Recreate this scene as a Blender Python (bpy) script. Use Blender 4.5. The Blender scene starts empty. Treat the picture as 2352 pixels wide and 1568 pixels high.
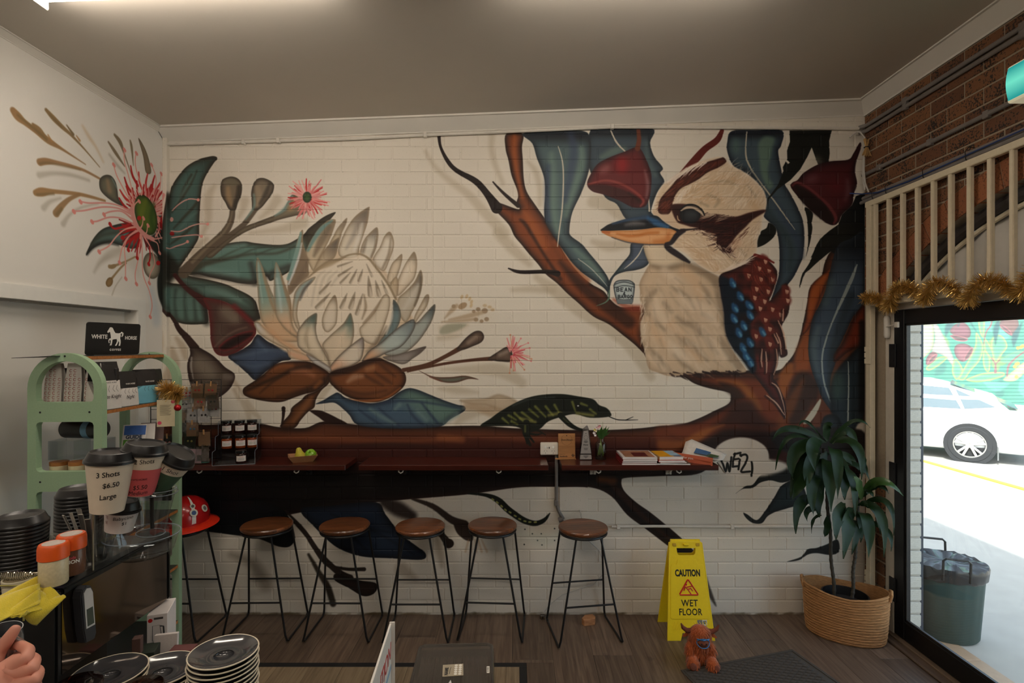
import bpy, bmesh, math, random
import numpy as np
from mathutils import Vector, Matrix, Euler
PI = math.pi
SC = bpy.context.scene
COL = SC.collection
random.seed(7)
# ---------------------------------------------------------------- camera, light, exposure
F, CX, CY, CH, D = 1250.0,1186.0,796.0,1.857,3.776    # focal px, horizon point, eye height, distance to the mural wall (y=0)
cam_data = bpy.data.cameras.new('camera')
cam_data.sensor_width = 36.0
cam_data.lens = F / 2352 * 36.0
cam_data.shift_x = -(CX - 1176) / 2352
cam_data.shift_y = (CY - 784) / 2352
cam_data.clip_start = 0.02
cam = bpy.data.objects.new('camera', cam_data)
COL.objects.link(cam)
cam.location = (0,-D, CH)
cam.rotation_euler = (PI / 2,0,0)
SC.camera = cam
SC.view_settings.view_transform = 'Standard'
SC.view_settings.look = 'None'
SC.view_settings.gamma = 1.0
SC.view_settings.use_curve_mapping = False
SC.view_settings.exposure = 0.0
SC.cycles.use_denoising = True
SC.cycles.max_bounces = 10
SC.cycles.transparent_max_bounces = 16
SC.cycles.sample_clamp_indirect = 6.0
world = bpy.data.worlds.new('sky')
SC.world = world
world.use_nodes = True
wt = world.node_tree
sky = wt.nodes.new('ShaderNodeTexSky')
sky.sky_type = 'NISHITA'
sky.sun_disc = False
sky.sun_elevation = math.radians(52)
sky.sun_rotation = math.radians(215)
sky.air_density = 1.0
sky.dust_density = 2.5
hz = wt.nodes.new('ShaderNodeMix'); hz.data_type = 'RGBA'; hz.inputs['Factor'].default_value = 0.6      # hazy, whitened sky
hz.inputs['B'].default_value = (1.0,0.96,0.88,1)
wt.links.new(sky.outputs[0], hz.inputs['A'])
wt.links.new(hz.outputs['Result'], wt.nodes['Background'].inputs[0])
wt.nodes['Background'].inputs[1].default_value = 1.35
sun_data = bpy.data.lights.new('sun', 'SUN')
sun_data.energy = 9.0
sun_data.angle = math.radians(1.0)
sun_data.color = (1.0,0.96,0.9)
sun = bpy.data.objects.new('sun', sun_data)
COL.objects.link(sun)
sun.rotation_euler = Vector((0.42,0.5,-0.85)).to_track_quat('-Z', 'Y').to_euler()
LAMP = 22.0                                                # strength of the fluorescent diffusers
# ---------------------------------------------------------------- helpers
def px(x, y, d):
    """point seen at photo pixel (x, y) at distance d in front of the camera"""
    return Vector(((x - CX) * d / F, d - D, CH - (y - CY) * d / F))
def lin(c):
    return tuple(((v / 255) / 12.92 if v / 255 <= 0.04045 else ((v / 255 + 0.055) / 1.055) ** 2.4) for v in c[:3]) + (1.0,)
MATS = {}
def mat(name, rgb, rough=0.5, metal=0.0, spec=0.5, vary=0.06, vscale=30.0, bump=0.0, bscale=200.0, emit=0.0, alpha=1.0, sheen=0.0, coat=0.0, stretch=None):
    """principled material; colour in 0-255 sRGB, broken up with noise"""
    if name in MATS: return MATS[name]
    m = bpy.data.materials.new(name)
    m.use_nodes = True
    nt = m.node_tree
    b = nt.nodes['Principled BSDF']
    tc = nt.nodes.new('ShaderNodeTexCoord')
    src = tc.outputs['Object']
    if stretch:
        mp = nt.nodes.new('ShaderNodeMapping'); mp.inputs['Scale'].default_value = stretch
        nt.links.new(src, mp.inputs['Vector']); src = mp.outputs[0]
    c = lin(rgb)
    if vary > 0:
        no = nt.nodes.new('ShaderNodeTexNoise'); no.inputs['Scale'].default_value = vscale; no.inputs['Detail'].default_value = 4
        nt.links.new(src, no.inputs['Vector'])
        mx = nt.nodes.new('ShaderNodeMix'); mx.data_type = 'RGBA'
        mx.inputs['A'].default_value = tuple(max(0, v * (1 - vary * 2)) for v in c[:3]) + (1,)
        mx.inputs['B'].default_value = tuple(min(1, v * (1 + vary * 2)) for v in c[:3]) + (1,)
        nt.links.new(no.outputs['Fac'], mx.inputs['Factor'])
        nt.links.new(mx.outputs['Result'], b.inputs['Base Color'])
        if emit: nt.links.new(mx.outputs['Result'], b.inputs['Emission Color'])
    else:
        b.inputs['Base Color'].default_value = c
        b.inputs['Emission Color'].default_value = c
    b.inputs['Roughness'].default_value = rough
    b.inputs['Metallic'].default_value = metal
    b.inputs['Specular IOR Level'].default_value = spec
    b.inputs['Emission Strength'].default_value = emit
    b.inputs['Alpha'].default_value = alpha
    b.inputs['Sheen Weight'].default_value = sheen
    b.inputs['Coat Weight'].default_value = coat
    if bump > 0:
        n2 = nt.nodes.new('ShaderNodeTexNoise'); n2.inputs['Scale'].default_value = bscale; n2.inputs['Detail'].default_value = 5
        nt.links.new(src, n2.inputs['Vector'])
        bp = nt.nodes.new('ShaderNodeBump'); bp.inputs['Strength'].default_value = bump; bp.inputs['Distance'].default_value = 0.003
        nt.links.new(n2.outputs['Fac'], bp.inputs['Height'])
        nt.links.new(bp.outputs[0], b.inputs['Normal'])
    MATS[name] = m
    return m
def glass_mat(name, tint=(250,252,252), gloss=0.12, rough=0.0, haze=0.0):
    """thin clear sheet: straight-through light plus a Fresnel reflection"""
    if name in MATS: return MATS[name]
    m = bpy.data.materials.new(name); m.use_nodes = True
    nt = m.node_tree; nt.nodes.clear()
    out = nt.nodes.new('ShaderNodeOutputMaterial')
    tr = nt.nodes.new('ShaderNodeBsdfTransparent'); tr.inputs[0].default_value = lin(tint)
    gl = nt.nodes.new('ShaderNodeBsdfGlossy'); gl.inputs['Roughness'].default_value = rough
    fr = nt.nodes.new('ShaderNodeLayerWeight'); fr.inputs[0].default_value = 0.5
    pw = nt.nodes.new('ShaderNodeMath'); pw.operation = 'POWER'; pw.inputs[1].default_value = 4.0
    ad = nt.nodes.new('ShaderNodeMath'); ad.operation = 'MULTIPLY_ADD'; ad.inputs[1].default_value = 0.6; ad.inputs[2].default_value = gloss
    ad.use_clamp = True
    nt.links.new(fr.outputs['Facing'], pw.inputs[0]); nt.links.new(pw.outputs[0], ad.inputs[0])
    mx = nt.nodes.new('ShaderNodeMixShader')
    nt.links.new(ad.outputs[0], mx.inputs[0]); nt.links.new(tr.outputs[0], mx.inputs[1]); nt.links.new(gl.outputs[0], mx.inputs[2])
    last = mx.outputs[0]
    if haze > 0:
        df = nt.nodes.new('ShaderNodeBsdfDiffuse'); df.inputs[0].default_value = (0.8,0.8,0.8,1)
        no = nt.nodes.new('ShaderNodeTexNoise'); no.inputs['Scale'].default_value = 6
        mu = nt.nodes.new('ShaderNodeMath'); mu.operation = 'MULTIPLY'; mu.inputs[1].default_value = haze
        nt.links.new(no.outputs['Fac'], mu.inputs[0])
        m2 = nt.nodes.new('ShaderNodeMixShader')
        nt.links.new(mu.outputs[0], m2.inputs[0]); nt.links.new(last, m2.inputs[1]); nt.links.new(df.outputs[0], m2.inputs[2])
        last = m2.outputs[0]
    nt.links.new(last, out.inputs[0])
    MATS[name] = m
    return m
def B(): return bmesh.new()
def box(bm, x0, x1, y0, y1, z0, z1, M=None, bevel=0.0, seg=1):
    r = bmesh.ops.create_cube(bm, size=1.0, matrix=Matrix.Translation(((x0 + x1) / 2,(y0 + y1) / 2,(z0 + z1) / 2)) @ Matrix.Diagonal((abs(x1 - x0), abs(y1 - y0), abs(z1 - z0),1)))
    vs = r['verts']
    if bevel > 0:
        es = list({e for v in vs for e in v.link_edges})
        rb = bmesh.ops.bevel(bm, geom=es, offset=bevel, segments=seg, affect='EDGES', clamp_overlap=True)
        vs = list(set(rb['verts']) | {v for v in vs if v.is_valid})
    if M is not None: bmesh.ops.transform(bm, matrix=M, verts=[v for v in vs if v.is_valid])
    return vs
def lathe(bm, prof, seg=24, M=None, sx=1.0, sy=1.0):
    """surface of revolution; prof = [(r, z),...], r=0 closes"""
    rings = []
    for r, z in prof:
        if r <= 1e-6: rings.append([bm.verts.new((0,0, z))])
        else: rings.append([bm.verts.new((r * sx * math.cos(2 * PI * i / seg), r * sy * math.sin(2 * PI * i / seg), z)) for i in range(seg)])
    for a, b in zip(rings, rings[1:]):
        for i in range(seg):
            j = (i + 1) % seg
            if len(a) == 1 and len(b) == 1: continue
            if len(a) == 1: bm.faces.new((a[0], b[j], b[i]))
            elif len(b) == 1: bm.faces.new((a[i], a[j], b[0]))
            else: bm.faces.new((a[i], a[j], b[j], b[i]))
    if M is not None: bmesh.ops.transform(bm, matrix=M, verts=[v for r in rings for v in r])
    return rings
def tube(bm, pts, r, seg=8, closed=False, cap=True):
    """round bar along points; r scalar or one radius per point"""
    pts = [Vector(p) for p in pts]
    n = len(pts)
    rs = r if isinstance(r, (list, tuple)) else [r] * n
    rings = []
    up = None
    for i, p in enumerate(pts):
        if closed: t = pts[(i + 1) % n] - pts[i - 1]
        else: t = pts[min(i + 1, n - 1)] - pts[max(i - 1,0)]
        if t.length < 1e-9: t = Vector((0,0,1))
        t.normalize()
        if up is None:
            up = Vector((0,0,1)) if abs(t.z) < 0.9 else Vector((1,0,0))
        u = t.cross(up)
        if u.length < 1e-5: u = t.orthogonal()
        u.normalize(); v = u.cross(t).normalized(); up = v
        rings.append([bm.verts.new(p + rs[i] * (math.cos(2 * PI * k / seg) * u + math.sin(2 * PI * k / seg) * v)) for k in range(seg)])
    m = n if closed else n - 1
    for i in range(m):
        a, b = rings[i], rings[(i + 1) % n]
        for k in range(seg):
            bm.faces.new((a[k], a[(k + 1) % seg], b[(k + 1) % seg], b[k]))
    if cap and not closed:
        bm.faces.new(rings[0][::-1]); bm.faces.new(rings[-1])
    return rings
def prism(bm, poly, h, M=None, base=0.0):
    """2D outline (x, y) extruded from base to base+h along z, then M"""
    a = [bm.verts.new((x, y, base)) for x, y in poly]
    b = [bm.verts.new((x, y, base + h)) for x, y in poly]
    n = len(poly)
    fs = [bm.faces.new(a[::-1]), bm.faces.new(b)]
    for i in range(n): bm.faces.new((a[i], a[(i + 1) % n], b[(i + 1) % n], b[i]))
    if M is not None: bmesh.ops.transform(bm, matrix=M, verts=a + b)
    return a + b
def sheet(bm, grid):
    """grid of points -> quads"""
    vs = [[bm.verts.new(p) for p in row] for row in grid]
    for r0, r1 in zip(vs, vs[1:]):
        for i in range(len(r0) - 1): bm.faces.new((r0[i], r0[i + 1], r1[i + 1], r1[i]))
    return vs
def mesh(name, bm, m, smooth=False, angle=None):
    bmesh.ops.recalc_face_normals(bm, faces=bm.faces)
    me = bpy.data.meshes.new(name)
    bm.to_mesh(me); bm.free()
    if m is not None:
        for q in (m if isinstance(m, (list, tuple)) else [m]): me.materials.append(q)
    if smooth:
        me.shade_smooth()
        if angle is not None and hasattr(me, 'set_sharp_from_angle'): me.set_sharp_from_angle(angle=math.radians(angle))
    return me
def obj(name, bm, m, parent=None, loc=(0,0,0), rot=(0,0,0), smooth=False, angle=35):
    me = bm if isinstance(bm, bpy.types.Mesh) else mesh(name, bm, m, smooth, angle)
    o = bpy.data.objects.new(name, me)
    COL.objects.link(o)
    o.location = loc; o.rotation_euler = rot
    if parent is not None: o.parent = parent
    return o
def tag(o, label, cat, group=None):
    o['label'] = label; o['category'] = cat
    if group: o['group'] = group
    return o
def thing(name, label, cat, loc=(0,0,0), rot=(0,0,0), group=None):
    o = bpy.data.objects.new(name, None)
    COL.objects.link(o)
    o.empty_display_size = 0.05
    o.location = loc; o.rotation_euler = rot if isinstance(rot, (tuple, list, Euler)) else (0,0, rot)
    return tag(o, label, cat, group)
def struct(name, bm, m, parent=None, **k):
    o = obj(name, bm, m, parent, **k)
    if parent is None: o['kind'] = 'structure'
    return o
KIDS = {}
def dup(root, loc, rot=(0,0,0), label=None, group=None):
    """copy of a thing with copies of its parts and sub-parts (mesh data shared)"""
    def cp(o, par):
        c = o.copy(); COL.objects.link(c)
        if par is not None:
            c.parent = par; c.matrix_parent_inverse = o.matrix_parent_inverse.copy()
        for ch in [q for q in o.children]: cp(ch, c)
        return c
    r = cp(root, None)
    r.location = loc; r.rotation_euler = rot if isinstance(rot, (tuple, list, Euler)) else (0,0, rot)
    if label: r['label'] = label
    if group: r['group'] = group
    return r
def text(name, s, size, m, parent, M, extrude=0.0002, align='CENTER', bold=0.0, sx=1.0, spacing=1.0, shear=0.0):
    """lettering as a thin mesh; M places its x/y plane"""
    cu = bpy.data.curves.new(name, 'FONT')
    cu.body = s; cu.size = size; cu.extrude = extrude; cu.align_x = align; cu.align_y = 'CENTER'; cu.offset = bold; cu.space_character = spacing; cu.shear = shear
    cu.resolution_u = 3
    t = bpy.data.objects.new(name, cu)
    me = bpy.data.meshes.new_from_object(t)
    bpy.data.objects.remove(t); bpy.data.curves.remove(cu)
    me.transform(M @ Matrix.Diagonal((sx, 1,1,1)))
    me.materials.clear(); me.materials.append(m)
    o = bpy.data.objects.new(name, me); COL.objects.link(o)
    if parent is not None: o.parent = parent
    return o
# x right, y up on a face looking towards -Y (to the camera)
FRONT = Matrix.Rotation(PI / 2,4, 'X')
def face(x, y, z, yaw=0.0, pitch=0.0):
    """plane for text: x to the right, y up, normal to -Y, then turned by yaw about z"""
    return Matrix.Translation((x, y, z)) @ Matrix.Rotation(yaw, 4, 'Z') @ Matrix.Rotation(pitch, 4, 'X') @ FRONT
# ---------------------------------------------------------------- mural paint (spray-can shapes worked out in wall coordinates)
class Paint:
    """a sheet of paint in wall units: airbrushed shapes and strokes"""
    def __init__(s, W, H, xf, scale, base):
        s.W, s.H, s.xf, s.k = W, H, xf, scale
        s.a = np.empty((H, W, 3), np.float32); s.a[:] = np.array(base, np.float32) / 255
        s.rng = np.random.RandomState(3)
    def pts(s, fr, pts):
        ox, oy, z = FR[fr]
        return np.array([s.xf(ox + x / z, oy + y / z) for x, y in pts], np.float32)
    @staticmethod
    def smooth(p, closed, n=6):
        N = len(p); out = []
        m = N if closed else N - 1
        for i in range(m):
            if closed: a, b, c, d = p[i - 1], p[i], p[(i + 1) % N], p[(i + 2) % N]
            else: a, b, c, d = p[max(i - 1,0)], p[i], p[i + 1], p[min(i + 2, N - 1)]
            for q in range(n):
                t = q / n
                out.append(0.5 * (2 * b + (c - a) * t + (2 * a - 5 * b + 4 * c - d) * t * t + (3 * b - a - 3 * c + d) * t ** 3))
        if not closed: out.append(p[-1])
        return np.array(out, np.float32)
    def win(s, q, pad):
        x0 = max(int(q[:, 0].min() - pad),0); x1 = min(int(q[:, 0].max() + pad) + 1, s.W)
        y0 = max(int(q[:, 1].min() - pad),0); y1 = min(int(q[:, 1].max() + pad) + 1, s.H)
        return x0, x1, y0, y1
    def put(s, w, m, col):
        x0, x1, y0, y1 = w
        v = s.a[y0:y1, x0:x1]
        v += (col - v) * m[..., None]
    def P(s, fr, pts, col, edge=None, ew=9.0, soft=1.2, al=1.0, sm=True, grad=None, g2=None):
        """filled shape; edge colour fades in from the outline over ew; grad=(colour, x0,y0, x1,y1): blend along an axis in frame units"""
        q = s.pts(fr, pts)
        if sm: q = s.smooth(q, True, 5)
        ew *= s.k; soft *= s.k
        R = max(ew * 2.6 if edge is not None else 0, soft * 2) + 3
        x0, x1, y0, y1 = s.win(q, soft * 2 + 2)
        if x1 <= x0 or y1 <= y0: return
        h, w = y1 - y0, x1 - x0
        d = np.full((h, w), R * R, np.float32)
        ins = np.zeros((h, w), bool)
        xs = np.arange(x0, x1, dtype=np.float32); ys = np.arange(y0, y1, dtype=np.float32)
        N = len(q)
        for i in range(N):
            ax, ay = q[i]; bx, by = q[(i + 1) % N]
            c0 = max(int(min(ax, bx) - R) - x0,0); c1 = min(int(max(ax, bx) + R) + 2 - x0, w)
            r0 = max(int(min(ay, by) - R) - y0,0); r1 = min(int(max(ay, by) + R) + 2 - y0, h)
            if c1 > c0 and r1 > r0:
                ex, ey = bx - ax, by - ay
                wx = xs[c0:c1][None, :] - ax; wy = ys[r0:r1][:, None] - ay
                t = np.clip((wx * ex + wy * ey) / (ex * ex + ey * ey + 1e-9),0,1)
                dd = (wx - ex * t) ** 2 + (wy - ey * t) ** 2
                v = d[r0:r1, c0:c1]; np.minimum(v, dd, out=v)
            if ay != by:
                lo, hi = (ay, by) if ay < by else (by, ay)
                k0 = max(int(math.ceil(lo)) - y0,0); k1 = min(int(math.ceil(hi)) - y0, h)
                if k1 > k0:
                    xc = ax + (ys[k0:k1] - ay) * (bx - ax) / (by - ay)
                    ins[k0:k1] ^= xs[None, :] < xc[:, None]
        d = np.sqrt(d); sd = np.where(ins, d, -d)
        m = np.clip(sd / (2 * soft) + 0.5,0,1); m = m * m * (3 - 2 * m) * al
        c = np.empty((h, w, 3), np.float32); c[:] = np.array(col, np.float32) / 255
        for g in (grad, g2):
            if g is None: continue
            a, b = s.pts(fr, [(g[1], g[2]),(g[3], g[4])])
            e = b - a
            t = np.clip(((xs[None, :] - a[0]) * e[0] + (ys[:, None] - a[1]) * e[1]) / (e @ e + 1e-9),0,1)
            t = t * t * (3 - 2 * t)
            c += (np.array(g[0], np.float32) / 255 - c) * t[..., None]
        if edge is not None:
            t = np.exp(-(np.maximum(sd, 0) / ew) ** 1.5)
            c += (np.array(edge, np.float32) / 255 - c) * t[..., None]
        s.put((x0, x1, y0, y1), m, c)
    def S(s, fr, pts, w, col, soft=1.0, al=1.0, dots=None):
        """stroke with a width (or one per point) in photo pixels"""
        q = s.pts(fr, pts)
        ws = np.interp(np.linspace(0,1, len(pts)), np.linspace(0,1, len(w)), w) * s.k / 2 if isinstance(w, (list, tuple)) else np.full(len(pts), w * s.k / 2)
        if len(q) > 2:
            z = s.smooth(np.column_stack([q, ws]), False, 5); q = z[:, :2]; ws = np.maximum(z[:, 2],0.3)
        soft *= s.k
        R = ws.max() + soft * 2 + 2
        x0, x1, y0, y1 = s.win(q, R)
        if x1 <= x0 or y1 <= y0: return
        h, wd = y1 - y0, x1 - x0
        sd = np.full((h, wd),-R, np.float32)
        xs = np.arange(x0, x1, dtype=np.float32); ys = np.arange(y0, y1, dtype=np.float32)
        for i in range(len(q) - 1):
            ax, ay = q[i]; bx, by = q[i + 1]
            c0 = max(int(min(ax, bx) - R) - x0,0); c1 = min(int(max(ax, bx) + R) + 2 - x0, wd)
            r0 = max(int(min(ay, by) - R) - y0,0); r1 = min(int(max(ay, by) + R) + 2 - y0, h)
            if c1 <= c0 or r1 <= r0: continue
            ex, ey = bx - ax, by - ay
            wx = xs[c0:c1][None, :] - ax; wy = ys[r0:r1][:, None] - ay
            t = np.clip((wx * ex + wy * ey) / (ex * ex + ey * ey + 1e-9),0,1)
            dd = ws[i] + (ws[i + 1] - ws[i]) * t - np.sqrt((wx - ex * t) ** 2 + (wy - ey * t) ** 2)
            v = sd[r0:r1, c0:c1]; np.maximum(v, dd, out=v)
        m = np.clip(sd / (2 * soft) + 0.5,0,1); m = m * m * (3 - 2 * m) * al
        s.put((x0, x1, y0, y1), m, np.array(col, np.float32) / 255)
    def E(s, fr, x, y, rx, ry, col, rot=0, **k):
        c, n = math.cos(rot), math.sin(rot)
        s.P(fr, [(x + rx * math.cos(t) * c - ry * math.sin(t) * n, y + rx * math.cos(t) * n + ry * math.sin(t) * c) for t in [i * PI / 5 for i in range(10)]], col, **k)
    def M(s, fr, pts, n, ln, wd, cols, ang, spread=0.35, soft=0.6, al=0.8, bend=0.25):
        """fur or feather texture: n fine strokes scattered inside an outline; ang in degrees, or a function of position"""
        P = np.array(pts, np.float32); lo, hi = P.min(0), P.max(0); N = len(P); k = 0
        while k < n:
            x, y = lo + (hi - lo) * s.rng.rand(2)
            c = False
            for i in range(N):
                (xa, ya),(xb, yb) = P[i], P[(i + 1) % N]
                if (ya > y) != (yb > y) and x < xa + (y - ya) * (xb - xa) / (yb - ya): c = not c
            if not c: continue
            k += 1
            a = math.radians(ang(x, y) if callable(ang) else ang) + (s.rng.rand() - 0.5) * 2 * spread
            L = ln * (0.6 + 0.8 * s.rng.rand())
            b = (s.rng.rand() - 0.5) * bend
            p = [(x, y),(x + L * .5 * math.cos(a), y + L * .5 * math.sin(a)),(x + L * math.cos(a + b), y + L * math.sin(a + b))]
            s.S(fr, p, [wd, wd * .8, wd * .2], cols[s.rng.randint(len(cols))], soft, al)
    def R(s, fr, cx, cy, n, r0, r1, wd, cols, a0=0, a1=360, ex=1.0, bulb=0.0, curl=0.4):
        """stamens radiating from a centre"""
        for i in range(n):
            a = math.radians(a0 + (a1 - a0) * (i + s.rng.rand()) / n)
            L = r0 + (r1 - r0) * s.rng.rand(); b = (s.rng.rand() - 0.5) * curl
            p = [(cx + ex * L * t * math.cos(a + b * t), cy + L * t * math.sin(a + b * t)) for t in (0.25,0.6,1.0)]
            c = cols[s.rng.randint(len(cols))]
            s.S(fr, p, [wd, wd, wd * 0.7], c, 0.6)
            if bulb: s.S(fr, [p[2],(p[2][0] + 1, p[2][1] + 1)], wd * bulb, c, 0.6)
    def image(s, name, gain=1.0):
        im = bpy.data.images.new(name, s.W, s.H, alpha=False, float_buffer=False)
        px_ = np.ones((s.H, s.W, 4), np.float32)
        px_[..., :3] = np.clip(s.a[::-1] * gain, 0,1)
        im.pixels.foreach_set(px_.ravel()); im.update(); im.pack()
        return im
# crop frames the strokes were measured in: origin and magnification on the photograph
FR = {'A': (360,340,4.9), 'B': (360,600,4.9), 'C': (0,240,4.9), 'L': (0,440,4.9), 'E': (560,460,4.9), 'F': (560,700,4.9),
      'G': (1360,340,4.9), 'H': (1440,560,4.9), 'I': (1520,720,4.9), 'J': (1560,270,4.9), '1': (0,0,2.936), '2': (0,534,2.936), '3': (0,1034,2.936),
      '4': (776,0,2.936), '5': (776,534,2.936), '6': (776,1034,2.936), '7': (1552,0,2.936), '8': (1552,534,2.936), '9': (1552,1034,2.936), 'p': (0,0,1.0)}
KM = 1.25
MX0, MY0, MX1, MY1 = 372.0,262.0,1992.0,1412.0
mu = Paint(int((MX1 - MX0) * KM), int((MY1 - MY0) * KM), lambda x, y: ((x - MX0) * KM, (y - MY0) * KM), KM, (222,214,201))
P, S, E, M, R = mu.P, mu.S, mu.E, mu.M, mu.R
# old cream patches and grime of the bare wall
for i in range(60):
    x, y = 380 + 1600 * mu.rng.rand(),330 + 1060 * mu.rng.rand()
    S('p', [(x, y),(x + 60 * mu.rng.rand(), y + 5)],30 + 40 * mu.rng.rand(),[(214,204,188),(228,221,210),(208,200,186)][i % 3],18,0.35)
for i in range(160):
    x = 380 + 1590 * mu.rng.rand()
    S('p', [(x, 1412),(x + 4 + 30 * mu.rng.rand(),1411 - 3 * mu.rng.rand())],3 + 7 * mu.rng.rand(),(104,88,64),3,0.4)
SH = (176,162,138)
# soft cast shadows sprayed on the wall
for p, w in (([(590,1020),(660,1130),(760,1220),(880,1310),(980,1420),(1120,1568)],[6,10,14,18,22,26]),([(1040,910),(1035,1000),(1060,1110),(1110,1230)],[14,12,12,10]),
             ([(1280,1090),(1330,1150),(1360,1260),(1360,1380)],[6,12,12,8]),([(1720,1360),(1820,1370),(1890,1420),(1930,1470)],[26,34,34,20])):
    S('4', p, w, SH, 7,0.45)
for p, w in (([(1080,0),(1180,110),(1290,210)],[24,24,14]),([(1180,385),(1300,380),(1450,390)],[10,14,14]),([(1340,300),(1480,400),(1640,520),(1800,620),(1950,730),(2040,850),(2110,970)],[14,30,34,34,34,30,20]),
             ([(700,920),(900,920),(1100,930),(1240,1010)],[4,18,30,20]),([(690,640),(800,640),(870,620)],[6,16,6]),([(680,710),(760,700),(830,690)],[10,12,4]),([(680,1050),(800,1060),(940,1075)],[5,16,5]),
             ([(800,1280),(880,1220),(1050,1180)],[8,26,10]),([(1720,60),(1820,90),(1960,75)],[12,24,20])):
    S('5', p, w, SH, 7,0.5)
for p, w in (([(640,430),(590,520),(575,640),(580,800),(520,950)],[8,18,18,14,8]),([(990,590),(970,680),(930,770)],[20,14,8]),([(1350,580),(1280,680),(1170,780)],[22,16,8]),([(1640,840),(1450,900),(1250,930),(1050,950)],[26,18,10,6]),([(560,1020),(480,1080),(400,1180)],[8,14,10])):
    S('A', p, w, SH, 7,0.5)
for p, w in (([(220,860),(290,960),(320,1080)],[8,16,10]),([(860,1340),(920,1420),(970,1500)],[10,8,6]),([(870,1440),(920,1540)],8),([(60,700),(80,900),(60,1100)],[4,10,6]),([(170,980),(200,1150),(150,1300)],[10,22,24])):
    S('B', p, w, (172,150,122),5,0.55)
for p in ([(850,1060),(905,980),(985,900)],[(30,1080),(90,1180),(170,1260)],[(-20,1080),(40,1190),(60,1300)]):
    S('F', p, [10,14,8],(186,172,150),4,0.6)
# ---- eucalyptus leaves, left
TE, TD = (88,116,109),(46,40,32)
P('A', [(150,470),(220,340),(330,210),(460,130),(560,100),(640,88),(680,112),(640,165),(575,265),(520,380),(497,500),(485,650),(475,850),(470,1000),(420,1100),(330,1230),(250,1340),(140,1390),(60,1400),(70,1100),(100,800),(130,600)],(74,102,97), TD, 7, grad=((52,60,54),420,300,660,90))
for p in ([(170,720),(280,560),(380,400),(450,250)],[(190,900),(320,760),(430,640),(470,560)],[(260,560),(310,440),(390,300)],[(150,1080),(260,1000),(400,880)]): S('A', p, [3,6,6,3][:len(p)],(58,56,44),3,0.8)
for p in ([(220,620),(330,440),(420,290)],[(220,950),(360,790),(450,720)]): S('A', p, [3,8,3],(96,128,122),4,0.5)
P('A', [(345,1410),(470,1260),(640,1130),(800,1070),(980,1048),(1100,1065),(1300,1085),(1450,1080),(1560,1030),(1660,960),(1700,910),(1760,860),(1850,790),(1940,740),(2012,720),(1960,790),(1880,880),(1790,1000),(1700,1180),(1480,1390),(1330,1470),(1270,1490),(1230,1440),(1110,1520),(950,1520),(800,1490),(600,1450),(480,1420)],(96,128,120), TD, 7, grad=((68,62,50),1560,1100,1700,1000))
S('A', [(380,1390),(560,1290),(800,1240),(1050,1190),(1350,1180),(1550,1100)],[14,14,8,5,5,5],(62,56,44),5,0.75)
for p in ([(700,1240),(900,1140),(1080,1080)],[(900,1220),(1100,1130),(1280,1100)],[(1120,1200),(1300,1130),(1460,1090)],[(560,1180),(720,1120)]): S('A', p, 4,(66,74,64),3,0.7)
for p in ([(420,1430),(700,1440),(1000,1500),(1110,1510)],[(1060,1300),(1090,1420),(1100,1510)],[(1150,1340),(1240,1440),(1320,1390),(1480,1330)]): S('A', p, 12,(50,46,42),8,0.7)
for p in ([(560,1360),(700,1390),(900,1420)],[(650,1180),(850,1110),(980,1090)]): S('A', p, 12,(122,152,146),8,0.5)
P('B', [(200,120),(400,170),(560,200),(760,250),(900,310),(1040,380),(1110,450),(1140,540),(1165,670),(1080,675),(940,560),(760,450),(600,430),(540,420),(420,340),(280,250)], TE, TD, 8, grad=((52,50,44),900,450,1150,650))
for p in ([(330,230),(600,300),(850,360),(1060,480)],[(480,230),(720,290),(960,380)],[(700,420),(900,470),(1080,590)]): S('B', p, [4,7,8,4][:len(p)],(62,74,66),5,0.6)
S('B', [(560,300),(760,350),(940,430)],[6,14,6],(118,148,140),6,0.5)
P('B', [(130,230),(280,260),(400,340),(520,430),(560,520),(575,680),(480,705),(330,705),(230,680),(150,630),(60,510),(20,400),(5,200),(60,120)],(92,120,112), TD, 8)
for x in (210,320,430): S('B', [(x, 320),(x - 10,450),(x + 10,660)],[8,6,10],(56,66,58),5,0.7)
S('B', [(520,440),(545,560),(560,690)],14,(44,42,38),8,0.7)
P('A', [(60,1150),(140,1180),(260,1330),(280,1420),(190,1470),(100,1568),(0,1568),(0,1200)],(42,42,36), soft=8)
S('B', [(40,60),(60,220),(70,400),(110,520)],[24,24,20,10],(44,46,40),7,0.9)
# ---- gum nuts on the left
NU, NE = (122,108,90),(62,54,46)
S('A', [(850,680),(840,790),(780,920),(650,1060),(480,1210),(300,1400)],[13,14,17,20,22,26],(96,84,70),1.6)
S('A', [(850,700),(820,830),(740,960),(600,1080),(400,1280)],[3,4,5,6,8],(132,118,98),2.5,0.8)
P('A', [(715,420),(740,350),(830,318),(910,340),(955,410),(950,520),(910,610),(885,690),(815,690),(770,610),(725,530)], NU, NE, 8)
P('A', [(740,400),(780,350),(850,340),(920,380),(930,420),(830,410)],(112,104,86), soft=4, al=.8)
S('A', [(800,450),(810,560),(840,640)],[8,12,6],(168,140,104),5,0.7)
S('A', [(920,430),(910,540),(870,650)],[8,10,8],(58,52,44),4,0.8)
S('A', [(1120,670),(1010,820),(900,930),(700,1080)],[12,12,15,18],(96,84,70),1.6)
P('A', [(1085,400),(1130,345),(1200,335),(1280,370),(1318,420),(1300,500),(1240,590),(1160,680),(1080,690),(1068,600),(1062,500)],(134,120,102), NE, 7)
S('A', [(1130,440),(1150,540),(1120,640)],[12,14,8],(160,142,118),5,0.7)
S('A', [(1270,390),(1230,500),(1160,620)],[6,10,6],(70,64,56),4,0.8)
S('A', [(1090,520),(1090,660),(1000,800)],[4,5,3],(120,146,140),3,0.8)
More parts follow.
